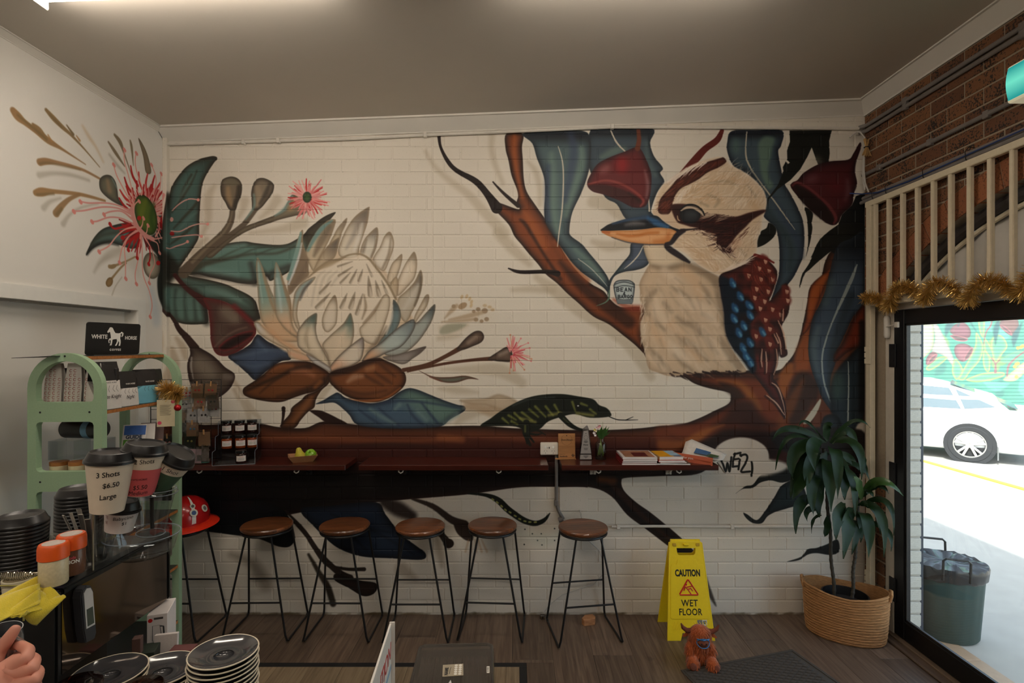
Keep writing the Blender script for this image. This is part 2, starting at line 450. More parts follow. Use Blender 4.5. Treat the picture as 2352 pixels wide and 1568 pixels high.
P('A', [(1530,520),(1470,610),(1420,690),(1330,750),(1150,820),(980,885),(860,970),(700,1090),(560,1200),(620,1230),(780,1090),(920,985),(1080,905),(1240,850),(1390,800),(1560,758),(1680,725),(1640,600)],(130,118,98),(78,68,56),6)
S('A', [(1520,540),(1440,680),(1330,760)],[5,8,3],(128,156,150),3,0.8)
S('A', [(1570,580),(1500,670)],14,(176,140,98),6,0.6)
PK = [(226,150,146),(214,120,118),(232,168,162),(206,60,58),(190,40,42),(226,140,136)]
R('A', 1690,560,26,140,230,3.6, PK[3:5] + PK[:1], ex=1.0)
R('A', 1690,560,44,130,270,3.2, PK[:3] + PK[5:], ex=1.0, curl=.6)
E('A', 1690,550,50,62,(70,96,56), edge=(40,52,36), ew=4)
R('A', 1670,640,10,60,190,2.4, PK[:3], a0=40, a1=150)
# ---- hanging bell nuts and their stems
S('B', [(200,150),(330,300),(450,390),(580,480)],[9,10,14,24],(66,30,28),1.5)
P('B', [(520,410),(640,420),(760,450),(880,510),(960,570),(1040,640),(1095,700),(1115,790),(1080,870),(1000,950),(900,1020),(800,1060),(700,1055),(640,1000),(605,880),(600,760),(590,650),(570,530)],(76,54,48),(92,30,30),8)
E('B', 820,600,130,80,(128,116,100), rot=.6, soft=12, al=.75)
E('B', 720,780,60,150,(92,76,66), rot=.2, soft=14, al=.6)
S('B', [(870,500),(980,600),(1080,700)],12,(112,34,36),4,0.7)
P('B', [(690,975),(760,895),(880,825),(1000,785),(1095,780),(1080,840),(1000,900),(880,970),(760,1010)],(30,18,17),(112,38,38),5)
S('B', [(650,960),(760,850),(900,770),(1010,740)],[3,4,4,3],(118,96,84),3,0.7)
S('B', [(60,510),(180,640),(250,760),(340,860),(430,975)],[5,8,12,16,20],(52,32,28),1.4)
P('B', [(370,960),(440,955),(520,990),(620,1050),(700,1120),(770,1190),(860,1250),(878,1310),(840,1400),(780,1470),(690,1530),(560,1568),(450,1500),(375,1370),(345,1240),(345,1130),(375,1040)],(88,76,66),(44,28,26),9)
E('B', 540,1200,150,90,(140,128,114), rot=.7, soft=16, al=.7)
S('B', [(390,1080),(385,1190),(410,1320)],[4,5,2],(176,170,162),2,0.7)
S('B', [(770,1290),(830,1300)],14,(130,118,110),6,.6)
# ---- blue leaf behind, left
P('B', [(800,1070),(900,1020),(1050,930),(1130,820),(1250,900),(1380,960),(1470,990),(1510,1095),(1400,1120),(1280,1200),(1200,1260),(1110,1335),(1020,1260),(920,1170)],(66,80,104),(34,36,46),10)
for p in ([(860,1080),(1060,1040),(1250,1000),(1430,1010)],[(1130,890),(1230,1000)],[(900,1140),(1080,1180),(1250,1150)]): S('B', p, 7,(92,110,132),6,0.5)
# ---- protea
CR, TN = (214,198,174),(146,128,104)
P('E', [(640,960),(740,780),(880,640),(1060,560),(1300,560),(1480,660),(1620,840),(1720,1080),(1860,1250),(1900,1400),(1700,1700),(1500,1850),(1200,1940),(960,1940),(700,1800),(450,1690),(250,1540),(120,1390),(200,1330),(400,1300),(520,1200)],(210,190,164), soft=4)
def petal(fr, pts, col=CR, tip=None, edge=TN, ew=4.0, lo=None):
    """sprayed petal: tip colour fades towards the base"""
    P(fr, pts, col, edge, ew, 1.4, grad=(tip[0],) + tip[1:] if tip else None, g2=(lo[0],) + lo[1:] if lo else None)
DT = (118,106,94)
petal('E', [(1010,390),(1060,300),(1155,195),(1150,260),(1100,370),(1060,480),(960,500)],(196,180,154),(DT, 1040,430,1150,200))
petal('E', [(1060,560),(1100,430),(1180,270),(1270,160),(1400,72),(1410,110),(1390,250),(1340,400),(1300,520),(1260,640),(1100,640)],(214,204,186),(DT, 1200,450,1370,120))
S('E', [(1290,240),(1220,420),(1150,540)],[5,10,4],(150,140,130),5,0.6)
S('E', [(1330,260),(1290,420),(1240,560)],[4,9,5],(226,222,216),5,0.6)
petal('E', [(1310,560),(1360,430),(1430,350),(1495,300),(1512,360),(1500,480),(1460,600),(1400,700),(1330,660)],(214,208,194),((124,114,102),1420,520,1490,310))
S('E', [(1380,440),(1350,540),(1330,640)],[3,7,4],(128,112,94),4,.7)
S('E', [(1490,440),(1470,540),(1430,640)],[3,5,4],(132,116,98),3,.7)
petal('E', [(1450,660),(1530,520),(1580,400),(1640,350),(1680,420),(1685,520),(1640,660),(1580,790),(1500,750)],(222,214,200),((150,134,112),1600,460,1645,350))
S('E', [(1650,430),(1630,600),(1560,760)],[3,6,5],(140,122,100),3,.7)
petal('E', [(1610,870),(1660,720),(1720,650),(1775,600),(1780,660),(1750,780),(1690,920),(1630,930)],(216,202,180),((150,134,112),1700,720,1775,600))
petal('E', [(1720,920),(1800,740),(1860,640),(1915,575),(1945,650),(1945,760),(1920,870),(1850,960),(1740,1070),(1690,1010)],(216,202,182),((134,120,102),1860,740,1920,580))
S('E', [(1880,690),(1830,800),(1780,920)],[4,14,6],(230,220,204),7,.6)
petal('E', [(1640,960),(1680,880),(1720,860),(1740,930),(1730,1060),(1690,1080)],(190,170,142))
petal('E', [(1730,1110),(1830,1010),(1920,910),(1985,780),(2012,860),(2000,980),(1960,1120),(1900,1240),(1820,1370),(1740,1260)],(188,178,160),((112,104,94),1820,1080,1990,800))
S('E', [(1960,950),(1890,1080),(1800,1220)],[5,12,8],(206,200,188),6,.7)
S('E', [(1990,860),(1980,1010),(1920,1180)],[3,5,4],(92,80,66),3,.7)
petal('E', [(1920,1300),(1980,1180),(2040,1070),(2080,1060),(2080,1130),(2040,1220),(1960,1330),(1900,1420)],(210,198,178),((142,130,116),1990,1200,2070,1060))
petal('E', [(1860,1420),(1960,1360),(2050,1260),(2145,1165),(2150,1240),(2110,1360),(2040,1480),(1950,1600),(1820,1710),(1700,1750),(1580,1700)],(164,170,164),((74,84,86),1990,1380,2140,1180), edge=(104,96,84))
petal('F', [(1560,590),(1700,560),(1850,520),(2045,462),(2000,530),(1900,600),(1780,665)],(146,138,132),((92,80,76),1800,560,2030,470), edge=(96,86,78))
# dark petals on the left of the crown
petal('E', [(690,600),(740,470),(830,330),(930,230),(1020,210),(1028,260),(980,400),(920,520),(850,660),(790,800),(715,680)],(198,182,156),((134,118,98),820,560,1000,240))
S('E', [(720,560),(790,430),(880,310),(990,225)],[6,9,10,4],(112,148,146),3,.9)
S('E', [(790,620),(860,470),(960,300)],[6,16,10],(112,98,82),5,.7)
petal('E', [(780,790),(850,640),(900,560),(960,490),(1070,415),(1060,520),(1020,640),(930,700),(860,760)],(188,170,144),((102,92,82),860,680,1050,440))
petal('E', [(500,1050),(490,900),(530,740),(570,600),(600,450),(640,345),(665,340),(665,460),(690,560),(720,650),(728,760),(720,870),(600,960),(540,1040)],(132,114,94), None)
S('E', [(640,360),(610,520),(560,700),(500,880)],[4,9,10,8],(126,160,154),2,.95)
S('E', [(650,480),(620,620),(560,800),(500,940)],[2,5,5,4],(214,216,216),2.5,.9)
S('E', [(720,660),(640,840),(540,1000)],[4,12,10],(118,100,84),5,.6)
petal('E', [(135,760),(150,640),(200,720),(250,870),(300,1000),(340,1100),(380,1250),(450,1400),(540,1490),(640,1580),(420,1580),(300,1490),(200,1360),(165,1180),(150,950)],(128,158,150),((206,172,138),210,1050,330,1400))
S('E', [(200,760),(260,980),(330,1200),(460,1430)],[3,7,7,4],(160,136,106),3,.8)
S('E', [(160,700),(175,900),(210,1150)],[2,3,3],(170,190,184),2,.6)
petal('E', [(338,850),(358,690),(410,790),(450,920),(500,1040),(530,1150),(530,1300),(560,1420),(640,1540),(540,1510),(430,1410),(360,1290),(340,1100),(338,950)],(138,166,162),((212,178,146),430,1050,500,1400))
S('E', [(420,840),(470,1020),(520,1200),(540,1350)],[3,8,8,4],(156,130,100),3,.8)
S('E', [(370,880),(400,1080),(420,1250)],[4,7,5],(192,208,206),4,.7)
# crown
P('E', [(560,1080),(640,960),(740,860),(880,760),(1060,680),(1300,605),(1400,640),(1480,740),(1600,900),(1700,1090),(1720,1300),(1500,1560),(1000,1620),(640,1500),(570,1300)],(226,214,196), soft=8)
S('E', [(720,870),(820,780),(950,700),(1080,660),(1180,612),(1300,602),(1400,650),(1480,745),(1560,850),(1640,970),(1710,1110)],[2,6,9,6,4,4,5,5,5,5,5],(150,132,106),1.6,.95)
S('E', [(850,770),(960,720),(1060,680)],[3,9,3],(172,152,124),3,.8)
for x in (760,830,900,980): S('E', [(x, 960 + (980 - x)),(x + 60,880),(x + 150,790)],[3,5,2],(194,182,164),4,.7)
petal('E', [(545,1280),(560,1080),(590,1000),(660,920),(800,855),(770,920),(700,980),(640,1080),(610,1170),(600,1300),(640,1470),(580,1410)],(150,168,166),((214,198,176),640,1060,590,1320))
S('E', [(760,900),(680,1000),(630,1120)],[3,7,3],(98,96,94),3,.8)
FL = (128,112,92)
for a, b, w in (((1220,685),(1060,740),5),((1222,745),(1070,845),6),((1195,812),(1090,925),6),((1270,775),(1200,920),7),((1335,775),(1295,900),7),((1380,715),(1440,850),5),((980,905),(860,1040),7),((970,1040),(820,1200),9),((1160,1045),(1095,1200),9),((1250,1030),(1200,1200),11),((1335,1050),(1270,1270),9),((1400,850),(1420,1060),11),((1480,900),(1520,1060),10),((1550,900),(1610,1050),6)):
    m_ = ((a[0] + b[0]) / 2,(a[1] + b[1]) / 2)
    S('E', [a, m_, b],[1.5, w * .8, w], FL, 2,.75)
    S('E', [(m_[0] + 6, m_[1] + 20),(b[0] + 12, b[1] + 10)],[2, w * .7],(220,208,190),2.5,.7)
S('E', [(1350,1060),(1370,1200),(1330,1330)],[3,6,3],(146,126,100),3,.8)
petal('E', [(880,1320),(940,1170),(1020,1062),(1050,1150),(1050,1300),(1030,1400),(950,1480),(890,1440)],(218,206,188),((140,124,106),980,1190,1020,1070))
petal('E', [(1340,1390),(1460,1260),(1550,1090),(1600,1055),(1640,1090),(1640,1200),(1600,1350),(1540,1500),(1480,1620),(1340,1570),(1300,1450)],(216,204,184), None)
S('E', [(1340,1380),(1450,1260),(1540,1120)],[3,6,3],(150,130,106),2.5,.8)
petal('E', [(1630,1420),(1665,1250),(1680,1115),(1740,1180),(1765,1290),(1740,1400),(1660,1540),(1560,1650),(1490,1640)],(110,130,132),((62,76,82),1700,1300,1700,1130), edge=(96,92,84))
S('E', [(1670,1180),(1660,1330),(1600,1500)],[3,5,3],(214,208,196),3,.8)
S('E', [(1600,1420),(1520,1560),(1400,1700)],[4,12,10],(132,116,98),5,.7)
petal('F', [(1330,640),(1400,520),(1540,420),(1650,320),(1780,220),(1890,160),(1925,185),(1920,260),(1850,380),(1750,480),(1600,540),(1500,590)],(176,188,184),((120,132,134),1650,360,1900,180), edge=(86,80,74), lo=((208,164,130),1560,400,1400,580))
# lower left petals
petal('F', [(110,210),(150,185),(230,250),(330,340),(440,430),(560,500),(700,560),(750,640),(600,610),(510,590),(480,500),(380,450),(250,380),(160,310)],(216,198,174),((206,206,206),300,330,130,210))
P('F', [(200,230),(330,280),(440,390),(560,450),(640,540),(560,510),(440,440),(320,350)],(208,166,130), soft=6, al=.9)
S('F', [(520,540),(620,580),(720,600)],[8,14,10],(214,166,134),5,.8)
petal('F', [(600,430),(600,310),(650,220),(720,140),(815,88),(820,170),(810,270),(830,380),(880,480),(930,570),(960,640),(960,720),(860,650),(760,570),(680,530),(620,480)],(212,198,174),((74,94,90),700,330,800,110), edge=(120,106,90))
S('F', [(720,260),(700,380),(730,500)],[5,10,5],(160,142,116),5,.6)
S('F', [(760,230),(760,380),(830,520)],[4,16,8],(226,212,190),8,.7)
petal('F', [(880,450),(960,350),(1060,260),(1130,190),(1195,88),(1225,160),(1240,290),(1220,420),(1180,490),(1060,610),(980,690),(930,560)],(212,196,172),((84,108,102),1070,400,1200,120), edge=(134,118,98))
S('F', [(1150,260),(1090,380),(1040,520)],[5,16,10],(222,204,180),8,.7)
petal('F', [(960,705),(1020,620),(1120,520),(1230,430),(1330,362),(1352,420),(1345,520),(1310,620),(1200,690),(1060,725),(975,760)],(218,206,188),((150,142,140),1220,470,1330,370), edge=(104,92,80), lo=((216,172,142),1160,560,1030,720))
petal('F', [(700,555),(760,570),(850,620),(970,700),(975,760),(870,705),(780,655)],(200,198,196), None, edge=(120,108,98))
# ---- tree limb that runs the length of the wall
BK = (16,10,9)
P('p', [(300,980),(470,975),(582,971),(640,980),(700,982),(744,967),(819,974.5),(900,979),(1013,978),(1103,977),(1202,983.6),(1355,987),(1457,983.6),(1520,977),(1561,975),(1602,961),(1642,942),(1674,925),(1678,906),(1671,899.6),(1630,891),(1595,880),(1569,864),(1544,858),(1600,852),(1724,850),(1785,850),(1806,834),(1826,806),(1838,769),(1846,733),(1854,693),(1860,660),(1885,637),(1895,600),(1916,572),(1984,560),(1984,1062),(1900,1075),(1790,1068),(1755,1040),(1705,1026),(1660,1038),(1640,1062),(1600,1088),(1520,1092),(1440,1096),(1427,1104),(1433,1126),(1460,1152),(1491,1174),(1525,1201),(1570,1240),(1600,1275),(1585,1290),(1536,1254),(1481,1212),(1440,1181),(1403,1138),(1355,1118),(1270,1117),(1185,1119),(1076,1134),(946,1145),(776,1161),(640,1185),(500,1205),(300,1215)],
  (94,50,31),(34,20,16),9,1.4, grad=((58,20,14),800,985,800,1035), g2=(BK, 800,1052,800,1098))
S('p', [(560,1007),(700,1004),(900,1012),(1050,1006)],[10,16,12,8],(128,72,42),8,.7)
S('p', [(1010,1003),(1060,1008)],16,(150,88,50),6,.6)
S('p', [(780,1025),(900,1020),(1000,1026)],[6,10,4],(44,22,18),6,.7)
S('p', [(1080,1000),(1250,1008),(1380,1010)],[8,14,10],(118,64,40),7,.6)
# rust and orange lights on the right-hand trunk
RU, OR, DK = (126,54,26),(166,96,42),(40,24,18)
P('p', [(1530,980),(1610,964),(1680,925),(1682,905),(1640,886),(1590,866),(1720,862),(1780,870),(1830,830),(1850,760),(1868,670),(1900,640),(1900,700),(1880,860),(1860,980),(1780,1030),(1650,1020),(1560,1010)],(112,52,28),(54,28,20),7,3)
P('I', [(620,745),(780,745),(900,770),(1000,860),(1080,980),(1120,1090),(1040,1040),(960,940),(880,830),(760,780)],(150,92,44), soft=8, al=.8)
P('I', [(640,770),(760,790),(860,840),(930,940),(800,960),(775,910),(700,850)],(48,30,22), soft=7, al=.85)
P('I', [(1320,690),(1420,560),(1480,570),(1480,680),(1420,820),(1390,950),(1330,880)],(158,90,40), soft=6, al=.85)
P('I', [(1500,450),(1580,250),(1640,100),(1660,300),(1660,600),(1580,680),(1500,640)],(150,78,34), soft=7, al=.85)
P('I', [(1500,690),(1620,650),(1720,720),(1770,860),(1700,1000),(1600,1180),(1490,1260),(1400,1180),(1390,980)],(50,30,21), soft=9, al=.9)
S('I', [(1580,760),(1500,920),(1400,1120),(1320,1260)],[8,20,26,16],(120,66,32),8,.7)
P('I', [(820,980),(1000,980),(1080,1080),(1180,1200),(1300,1260),(1100,1300),(800,1260),(560,1280),(700,1160)],(52,28,21), soft=14, al=.9)
P('I', [(380,1340),(520,1280),(700,1250),(560,1320),(420,1440),(260,1500),(250,1420)],(156,92,44), soft=7, al=.8)
P('I', [(-60,1280),(150,1270),(330,1300),(250,1400),(60,1400),(-60,1400)],(112,54,30), soft=8, al=.8)
P('I', [(-40,1420),(140,1420),(270,1430),(220,1520),(60,1540),(-40,1520)],(146,82,38), soft=8, al=.75)
P('I', [(450,1440),(700,1300),(1000,1300),(1300,1340),(1400,1480),(1200,1640),(1050,1540),(900,1500),(740,1520),(640,1600),(400,1600),(300,1540)],(32,19,16), soft=10, al=.9)
P('8', [(1085,100),(1030,240),(915,350),(890,460),(880,560),(850,680),(900,640),(960,480),(1020,330),(1090,200)],(140,66,30),(66,30,20),4,2)
S('8', [(1000,300),(930,420),(900,560)],[10,16,10],(164,86,38),6,.6)
S('p', [(1400,1108),(1418,1125),(1450,1160),(1500,1205),(1560,1255)],[6,14,12,10,8],(66,38,24),5,.55)
S('p', [(1378,1100),(1410,1103)],14,(120,66,30),7,.7)
P('p', [(1600,1268),(1612,1290),(1628,1340),(1645,1390),(1630,1372),(1610,1330),(1596,1290)],(52,44,36), soft=3, al=.85)
# ---- brown sepals and stem of the protea
BR, BE = (120,70,38),(44,26,19)
P('F', [(930,800),(900,900),(800,970),(700,1010),(640,1070),(540,1150),(510,1230),(405,1365),(560,1385),(640,1290),(720,1200),(790,1150),(810,1060),(870,960),(960,870)],(104,62,34), BE, 7)
S('F', [(760,1040),(680,1150),(560,1310)],[6,12,6],(136,90,56),6,.7)
S('F', [(445,1160),(442,1250),(425,1350)],[9,6,4],(38,22,18),1.2)
P('F', [(740,1185),(850,1185),(950,1220),(1050,1270),(1160,1335),(1000,1335),(910,1310),(840,1260),(780,1220)],(40,22,18), soft=1.5)
P('F', [(0,930),(120,850),(240,760),(330,680),(440,640),(600,630),(740,640),(850,690),(950,755),(960,790),(900,900),(800,970),(680,1000),(560,1040),(440,1085),(330,1090),(180,1070),(60,1040),(-5,1000)],(112,66,36), BE, 8)
S('F', [(20,965),(200,880),(420,790),(560,720),(740,690)],[6,8,9,10,12],(48,29,20),5,.85)
S('F', [(180,990),(300,880),(420,800)],[3,6,4],(58,36,24),4,.7)
S('F', [(540,750),(680,745),(780,790)],[6,12,10],(164,108,78),7,.7)
S('F', [(260,770),(400,690),(540,680)],[4,9,8],(150,92,52),6,.7)
S('F', [(900,830),(760,930),(560,1000),(380,1030)],[8,12,10,6],(52,32,22),7,.7)
S('F', [(860,860),(800,920)],8,(150,92,48),5,.7)
P('F', [(955,775),(1040,730),(1200,690),(1300,650),(1400,610),(1520,595),(1600,625),(1720,680),(1800,750),(1825,830),(1800,910),(1720,990),(1620,1050),(1500,1090),(1350,1085),(1200,1045),(1080,980),(980,890),(950,830)], BR, BE, 9)
S('F', [(1000,770),(1200,730),(1350,660),(1520,610)],[10,12,10,6],(42,25,19),7,.85)
for p in ([(1500,630),(1600,720),(1700,800)],[(1360,790),(1480,860),(1560,900)],[(1480,760),(1600,840),(1660,880)],[(1100,950),(1350,1000),(1600,960)]): S('F', p, [5,8,4],(70,42,26),5,.7)
S('F', [(1170,860),(1240,810),(1330,800)],[8,14,8],(176,134,108),6,.75)
S('F', [(1390,720),(1460,700)],12,(166,116,80),6,.7)
S('F', [(1180,1060),(1380,1080),(1600,1040),(1760,930)],[3,5,5,3],(166,96,46),3,.8)
# blue leaf on the limb
P('F', [(805,1112),(900,1065),(1000,1005),(1060,985),(1150,1045),(1300,1085),(1450,1102),(1620,1062),(1750,975),(1850,935),(1950,950),(2100,1010),(2250,1070),(2400,1120),(2484,1137),(2480,1190),(2327,1280),(2220,1362),(2000,1385),(1800,1390),(1500,1382),(1270,1342),(1190,1240),(1130,1180),(1060,1120),(1000,1095),(900,1105)],(70,92,112),(34,42,54),8, g2=((96,124,116),1700,1180,1850,960))
for p in ([(1500,1120),(1700,1080),(1900,1080),(2150,1110),(2440,1160)],[(1300,1180),(1420,1270),(1560,1360)],[(1520,1160),(1640,1270),(1760,1370)],[(1840,1120),(1900,1240),(2010,1350)],[(2000,1100),(2100,1230),(2180,1330)]): S('F', p, [4,6,6,4,3][:len(p)],(44,58,80),4,.8)
for p in ([(1420,1170),(1560,1260),(1700,1330)],[(1700,1170),(1750,1120)],[(1950,1190),(2050,1290)],[(2250,1330),(2400,1230)]): S('F', p, [6,9,5][:len(p)],(120,146,142),6,.6)
# ---- second nuts, small flower, little leaf
SN, ST = (112,92,78),(86,54,38)
S('5', [(440,925),(600,890),(730,830),(840,768)],[9,9,9,12], ST, 1.2)
P('5', [(800,785),(860,710),(920,665),(965,664),(985,700),(965,738),(900,768),(840,790)], SN, (56,44,38),7)
S('5', [(880,740),(930,700)],9,(150,130,116),5,.7)
S('5', [(470,935),(700,885),(900,858),(1040,848)],[4,6,7,10], ST, 1.2)
P('5', [(1010,850),(1080,800),(1140,768),(1172,800),(1172,866),(1100,868),(1050,862)], SN, (56,44,38),7)
S('5', [(1090,820),(1140,800)],8,(160,144,132),5,.7)
PK2 = [(206,92,100),(224,140,140),(196,74,84),(230,160,158)]
R('5', 1165,815,26,60,130,3.2, PK2, a0=-112, a1=95)
R('5', 1165,815,9,110,165,1.8, PK2[1:2] + [(210,150,120)], a0=-95, a1=100, bulb=2.2)
P('5', [(545,928),(640,968),(760,972),(860,963),(948,988),(880,985),(800,1008),(720,1008),(640,982)],(104,112,100),(84,54,42),4)
S('5', [(620,970),(700,1000)],3,(110,70,56),1.5)
for p, w in (([(720,575),(770,520),(800,490)],[3,10,8]),([(750,585),(880,560),(990,530)],[4,10,9]),([(700,600),(850,590),(930,580)],[3,7,6])): S('5', p, w, (178,156,128),3,.85)
E('5', 840,492,32,20,(168,142,112), rot=-.5, soft=1.5)
for x, y in ((835,432),(868,428),(888,445),(900,466),(898,490)): E('5', x, y, 9,15,(204,180,142), rot=.4, soft=1.5)
for x, y, r in ((930,585,15),(968,595,13),(1002,582,16),(990,525,20),(945,515,15),(915,530,12),(780,495,14)): E('5', x, y, r, r * .9,(160,138,112), soft=1.5)
for x, y in ((990,490),(1022,500),(1042,518)): E('5', x, y, 14,10,(200,178,144), soft=2)
P('5', [(690,650),(740,615),(860,615),(820,650),(740,680),(690,680)],(158,156,136), soft=4, al=.9)
P('5', [(820,1130),(900,1120),(1000,1115),(1090,1088),(1210,1140),(1110,1200),(1000,1165),(900,1160)],(190,170,144),(150,128,102),6,4, al=.8)
P('5', [(860,1150),(980,1160),(1110,1190),(1040,1240),(930,1200),(860,1190)],(176,152,124), soft=6, al=.8)
# ---- goanna
GD, GY = (22,25,19),(128,132,62)
S('6', [(880,288),(1000,300),(1080,335),(1150,400),(1250,468),(1330,490),(1390,468),(1428,422)],[4,8,14,15,14,12,9,2], GD, 1.2)
for x, y, a in ((1040,325,.7),(1070,345,.7),(1100,370,.8),(1125,395,.7),(1155,412,.6),(1190,437,.5),(1220,458,.4),(1255,474,.2),(1288,481,0),(1325,482,-.1)):
    S('6', [(x, y),(x + 11 * math.cos(a), y + 11 * math.sin(a))],4,(150,150,84),.8)
P('5', [(960,1302),(1030,1250),(1100,1200),(1230,1130),(1350,1095),(1500,1086),(1620,1102),(1720,1122),(1760,1160),(1810,1180),(1838,1212),(1830,1238),(1700,1246),(1600,1222),(1520,1236),(1420,1270),(1360,1322),(1290,1342),(1200,1306),(1080,1302)], GD, soft=1.4)
for p in ([(1150,1230),(1200,1260)],[(1190,1215),(1250,1270)],[(1240,1210),(1310,1262)],[(1290,1190),(1350,1240)],[(1330,1170),(1400,1240)],[(1400,1170),(1450,1230)],[(1460,1160),(1490,1210)],[(1110,1250),(1150,1285)],[(1170,1270),(1210,1290)],[(1580,1140),(1600,1200)],[(1640,1150),(1680,1165)],[(1700,1190),(1740,1220)]):
    S('5', p, [6,4], GY, 2.5,.75)
for p in ([(1230,1250),(1330,1275)],[(1420,1230),(1500,1215)],[(1610,1215),(1720,1230)]): S('5', p, 6,(156,152,78),4,.7)
S('5', [(1180,1165),(1300,1120),(1460,1108)],3,(70,82,80),3,.6)
E('5', 1622,1172,22,16,(16,16,14), soft=1); S('5', [(1617,1166),(1621,1166)],3,(210,214,214),.8)
S('5', [(1270,1280),(1260,1340),(1272,1380),(1296,1430)],[15,12,9,6], GD, 1.2)
for p in ([(1280,1330),(1340,1330),(1400,1362)],[(1280,1350),(1340,1360),(1380,1350)],[(1265,1370),(1275,1420)],[(1280,1360),(1320,1410)]): S('5', p, [6,4,2][:len(p)], GD, 1)
S('5', [(1262,1300),(1262,1340)],4, GY, 2,.6)
S('5', [(1500,1230),(1560,1290),(1620,1322),(1680,1330)],[13,11,7,3], GD, 1.2); S('5', [(1520,1250),(1560,1285)],3,(96,104,66),2,.6)
S('5', [(1828,1238),(1880,1258),(1940,1262),(2022,1260)],[2,2,2,1],(20,18,18),.7)
S('5', [(1940,1262),(1990,1240)],[2,1],(20,18,18),.7)
# ---- shapes under the shelf
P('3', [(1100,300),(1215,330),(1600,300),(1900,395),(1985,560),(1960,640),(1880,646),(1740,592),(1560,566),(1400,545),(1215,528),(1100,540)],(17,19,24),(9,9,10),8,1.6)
P('p', [(690,1168),(760,1160),(862,1152),(885,1180),(920,1225),(955,1252),(977,1270),(968,1284),(900,1281),(840,1278),(800,1268),(765,1250),(725,1212)],(30,42,60),(16,20,28),9,1.4)
for p in ([(760,1180),(860,1220),(950,1272)],[(850,1215),(900,1222)],[(780,1200),(840,1262)]): S('p', p, 4,(18,26,38),4,.8)
S('p', [(800,1190),(860,1240)],12,(44,58,76),8,.5)
NK = (44,34,29)
S('6', [(310,350),(400,390),(500,440)],[20,34,22],(38,28,25),8,.9)
S('6', [(500,325),(640,375),(760,462),(850,500)],[5,12,16,22],(52,40,34),2)
P('6', [(780,470),(850,488),(900,510),(910,600),(860,602),(800,550)],(48,36,31), soft=2)
S('6', [(640,520),(700,570),(745,630)],[10,14,18], NK, 1.5); E('6', 745,625,36,32, NK, soft=1.5)
S('p', [(655,1172),(700,1220),(745,1290),(790,1305),(836,1306)],[4,8,9,7,9],(44,36,31),1.5)
S('3', [(1980,480),(2060,560),(2150,690),(2270,810),(2360,860)],[5,10,12,14,16], NK, 1.6)
P('6', [(-20,830),(60,850),(150,875),(250,890),(264,930),(230,970),(165,978),(80,930),(-20,875)],(46,32,27),(24,16,14),8)
S('3', [(2080,700),(2150,820),(2210,920),(2245,1032)],[6,11,14,14],(54,46,38),3)
S('3', [(1560,700),(1700,760),(1790,900)],[10,24,30],(120,108,92),12,.6)
S('6', [(430,800),(520,860)],[30,10],(140,124,106),9,.5)
S('6', [(660,560),(690,700),(700,780)],[8,16,6],(136,118,96),7,.5)
for a in range(5): S('6', [(880 + a * 22,600),(860 + a * 36,680)],[3,5],(178,140,100),2.5,.5)
for p in ([(1260,530)],[(1310,560)],[(1370,560)],[(1345,605)],[(1460,605)],[(1255,632)],[(1375,635)],[(1460,525)]): S('6', [p[0],(p[0][0] + 1, p[0][1])],3,(30,34,32),.8)
S('6', [(1240,560),(1400,600),(1480,560)],[20,30,16],(170,186,178),14,.3)
# ---- left limb of the gum tree
P('4', [(1135,900),(1245,900),(1240,990),(1246,1080),(1252,1200),(1272,1290),(1330,1380),(1400,1480),(1455,1575),(1545,1740),(1625,1840),(1705,1910),(1790,1960),(1830,2010),(1905,2068),(2060,2080),(2050,2250),(2075,2400),(2060,2380),(2000,2320),(1900,2240),(1820,2180),(1720,2130),(1620,2040),(1540,1970),(1480,1910),(1400,1845),(1350,1780),(1280,1700),(1240,1650),(1190,1590),(1150,1510),(1065,1420),(1015,1345),(1100,1370),(1220,1410),(1205,1365),(1215,1320),(1205,1270),(1170,1180),(1150,1080),(1130,1000)],(132,68,36),(38,22,17),9)
S('4', [(1190,920),(1190,1050),(1215,1200),(1240,1330)],[10,10,8,10],(164,90,44),6,.7)
S('4', [(1250,1420),(1300,1500),(1390,1660)],[8,18,20],(166,92,48),8,.7)
S('4', [(1230,1480),(1270,1520),(1380,1700),(1500,1880)],[5,8,6,8],(48,26,18),4,.8)
S('5', [(1460,60),(1560,200),(1680,320)],[8,16,14],(158,82,42),7,.7)
S('5', [(1500,200),(1620,340),(1760,460),(1960,600)],[8,20,24,30],(44,25,19),8,.75)
S('5', [(1860,450),(1950,500),(2040,510)],[6,14,16],(150,62,40),5,.7)
S('4', [(680,910),(692,990),(740,1085),(800,1148),(930,1222),(1010,1312),(1070,1400)],[8,6,9,10,14,16,26],(30,19,17),1)
S('4', [(1045,1225),(1100,1285),(1160,1340),(1215,1385)],[3,6,8,10],(36,25,22),1.2)
S('5', [(1150,240),(1230,264),(1400,262),(1480,275)],[3,8,9,14],(30,20,18),1)
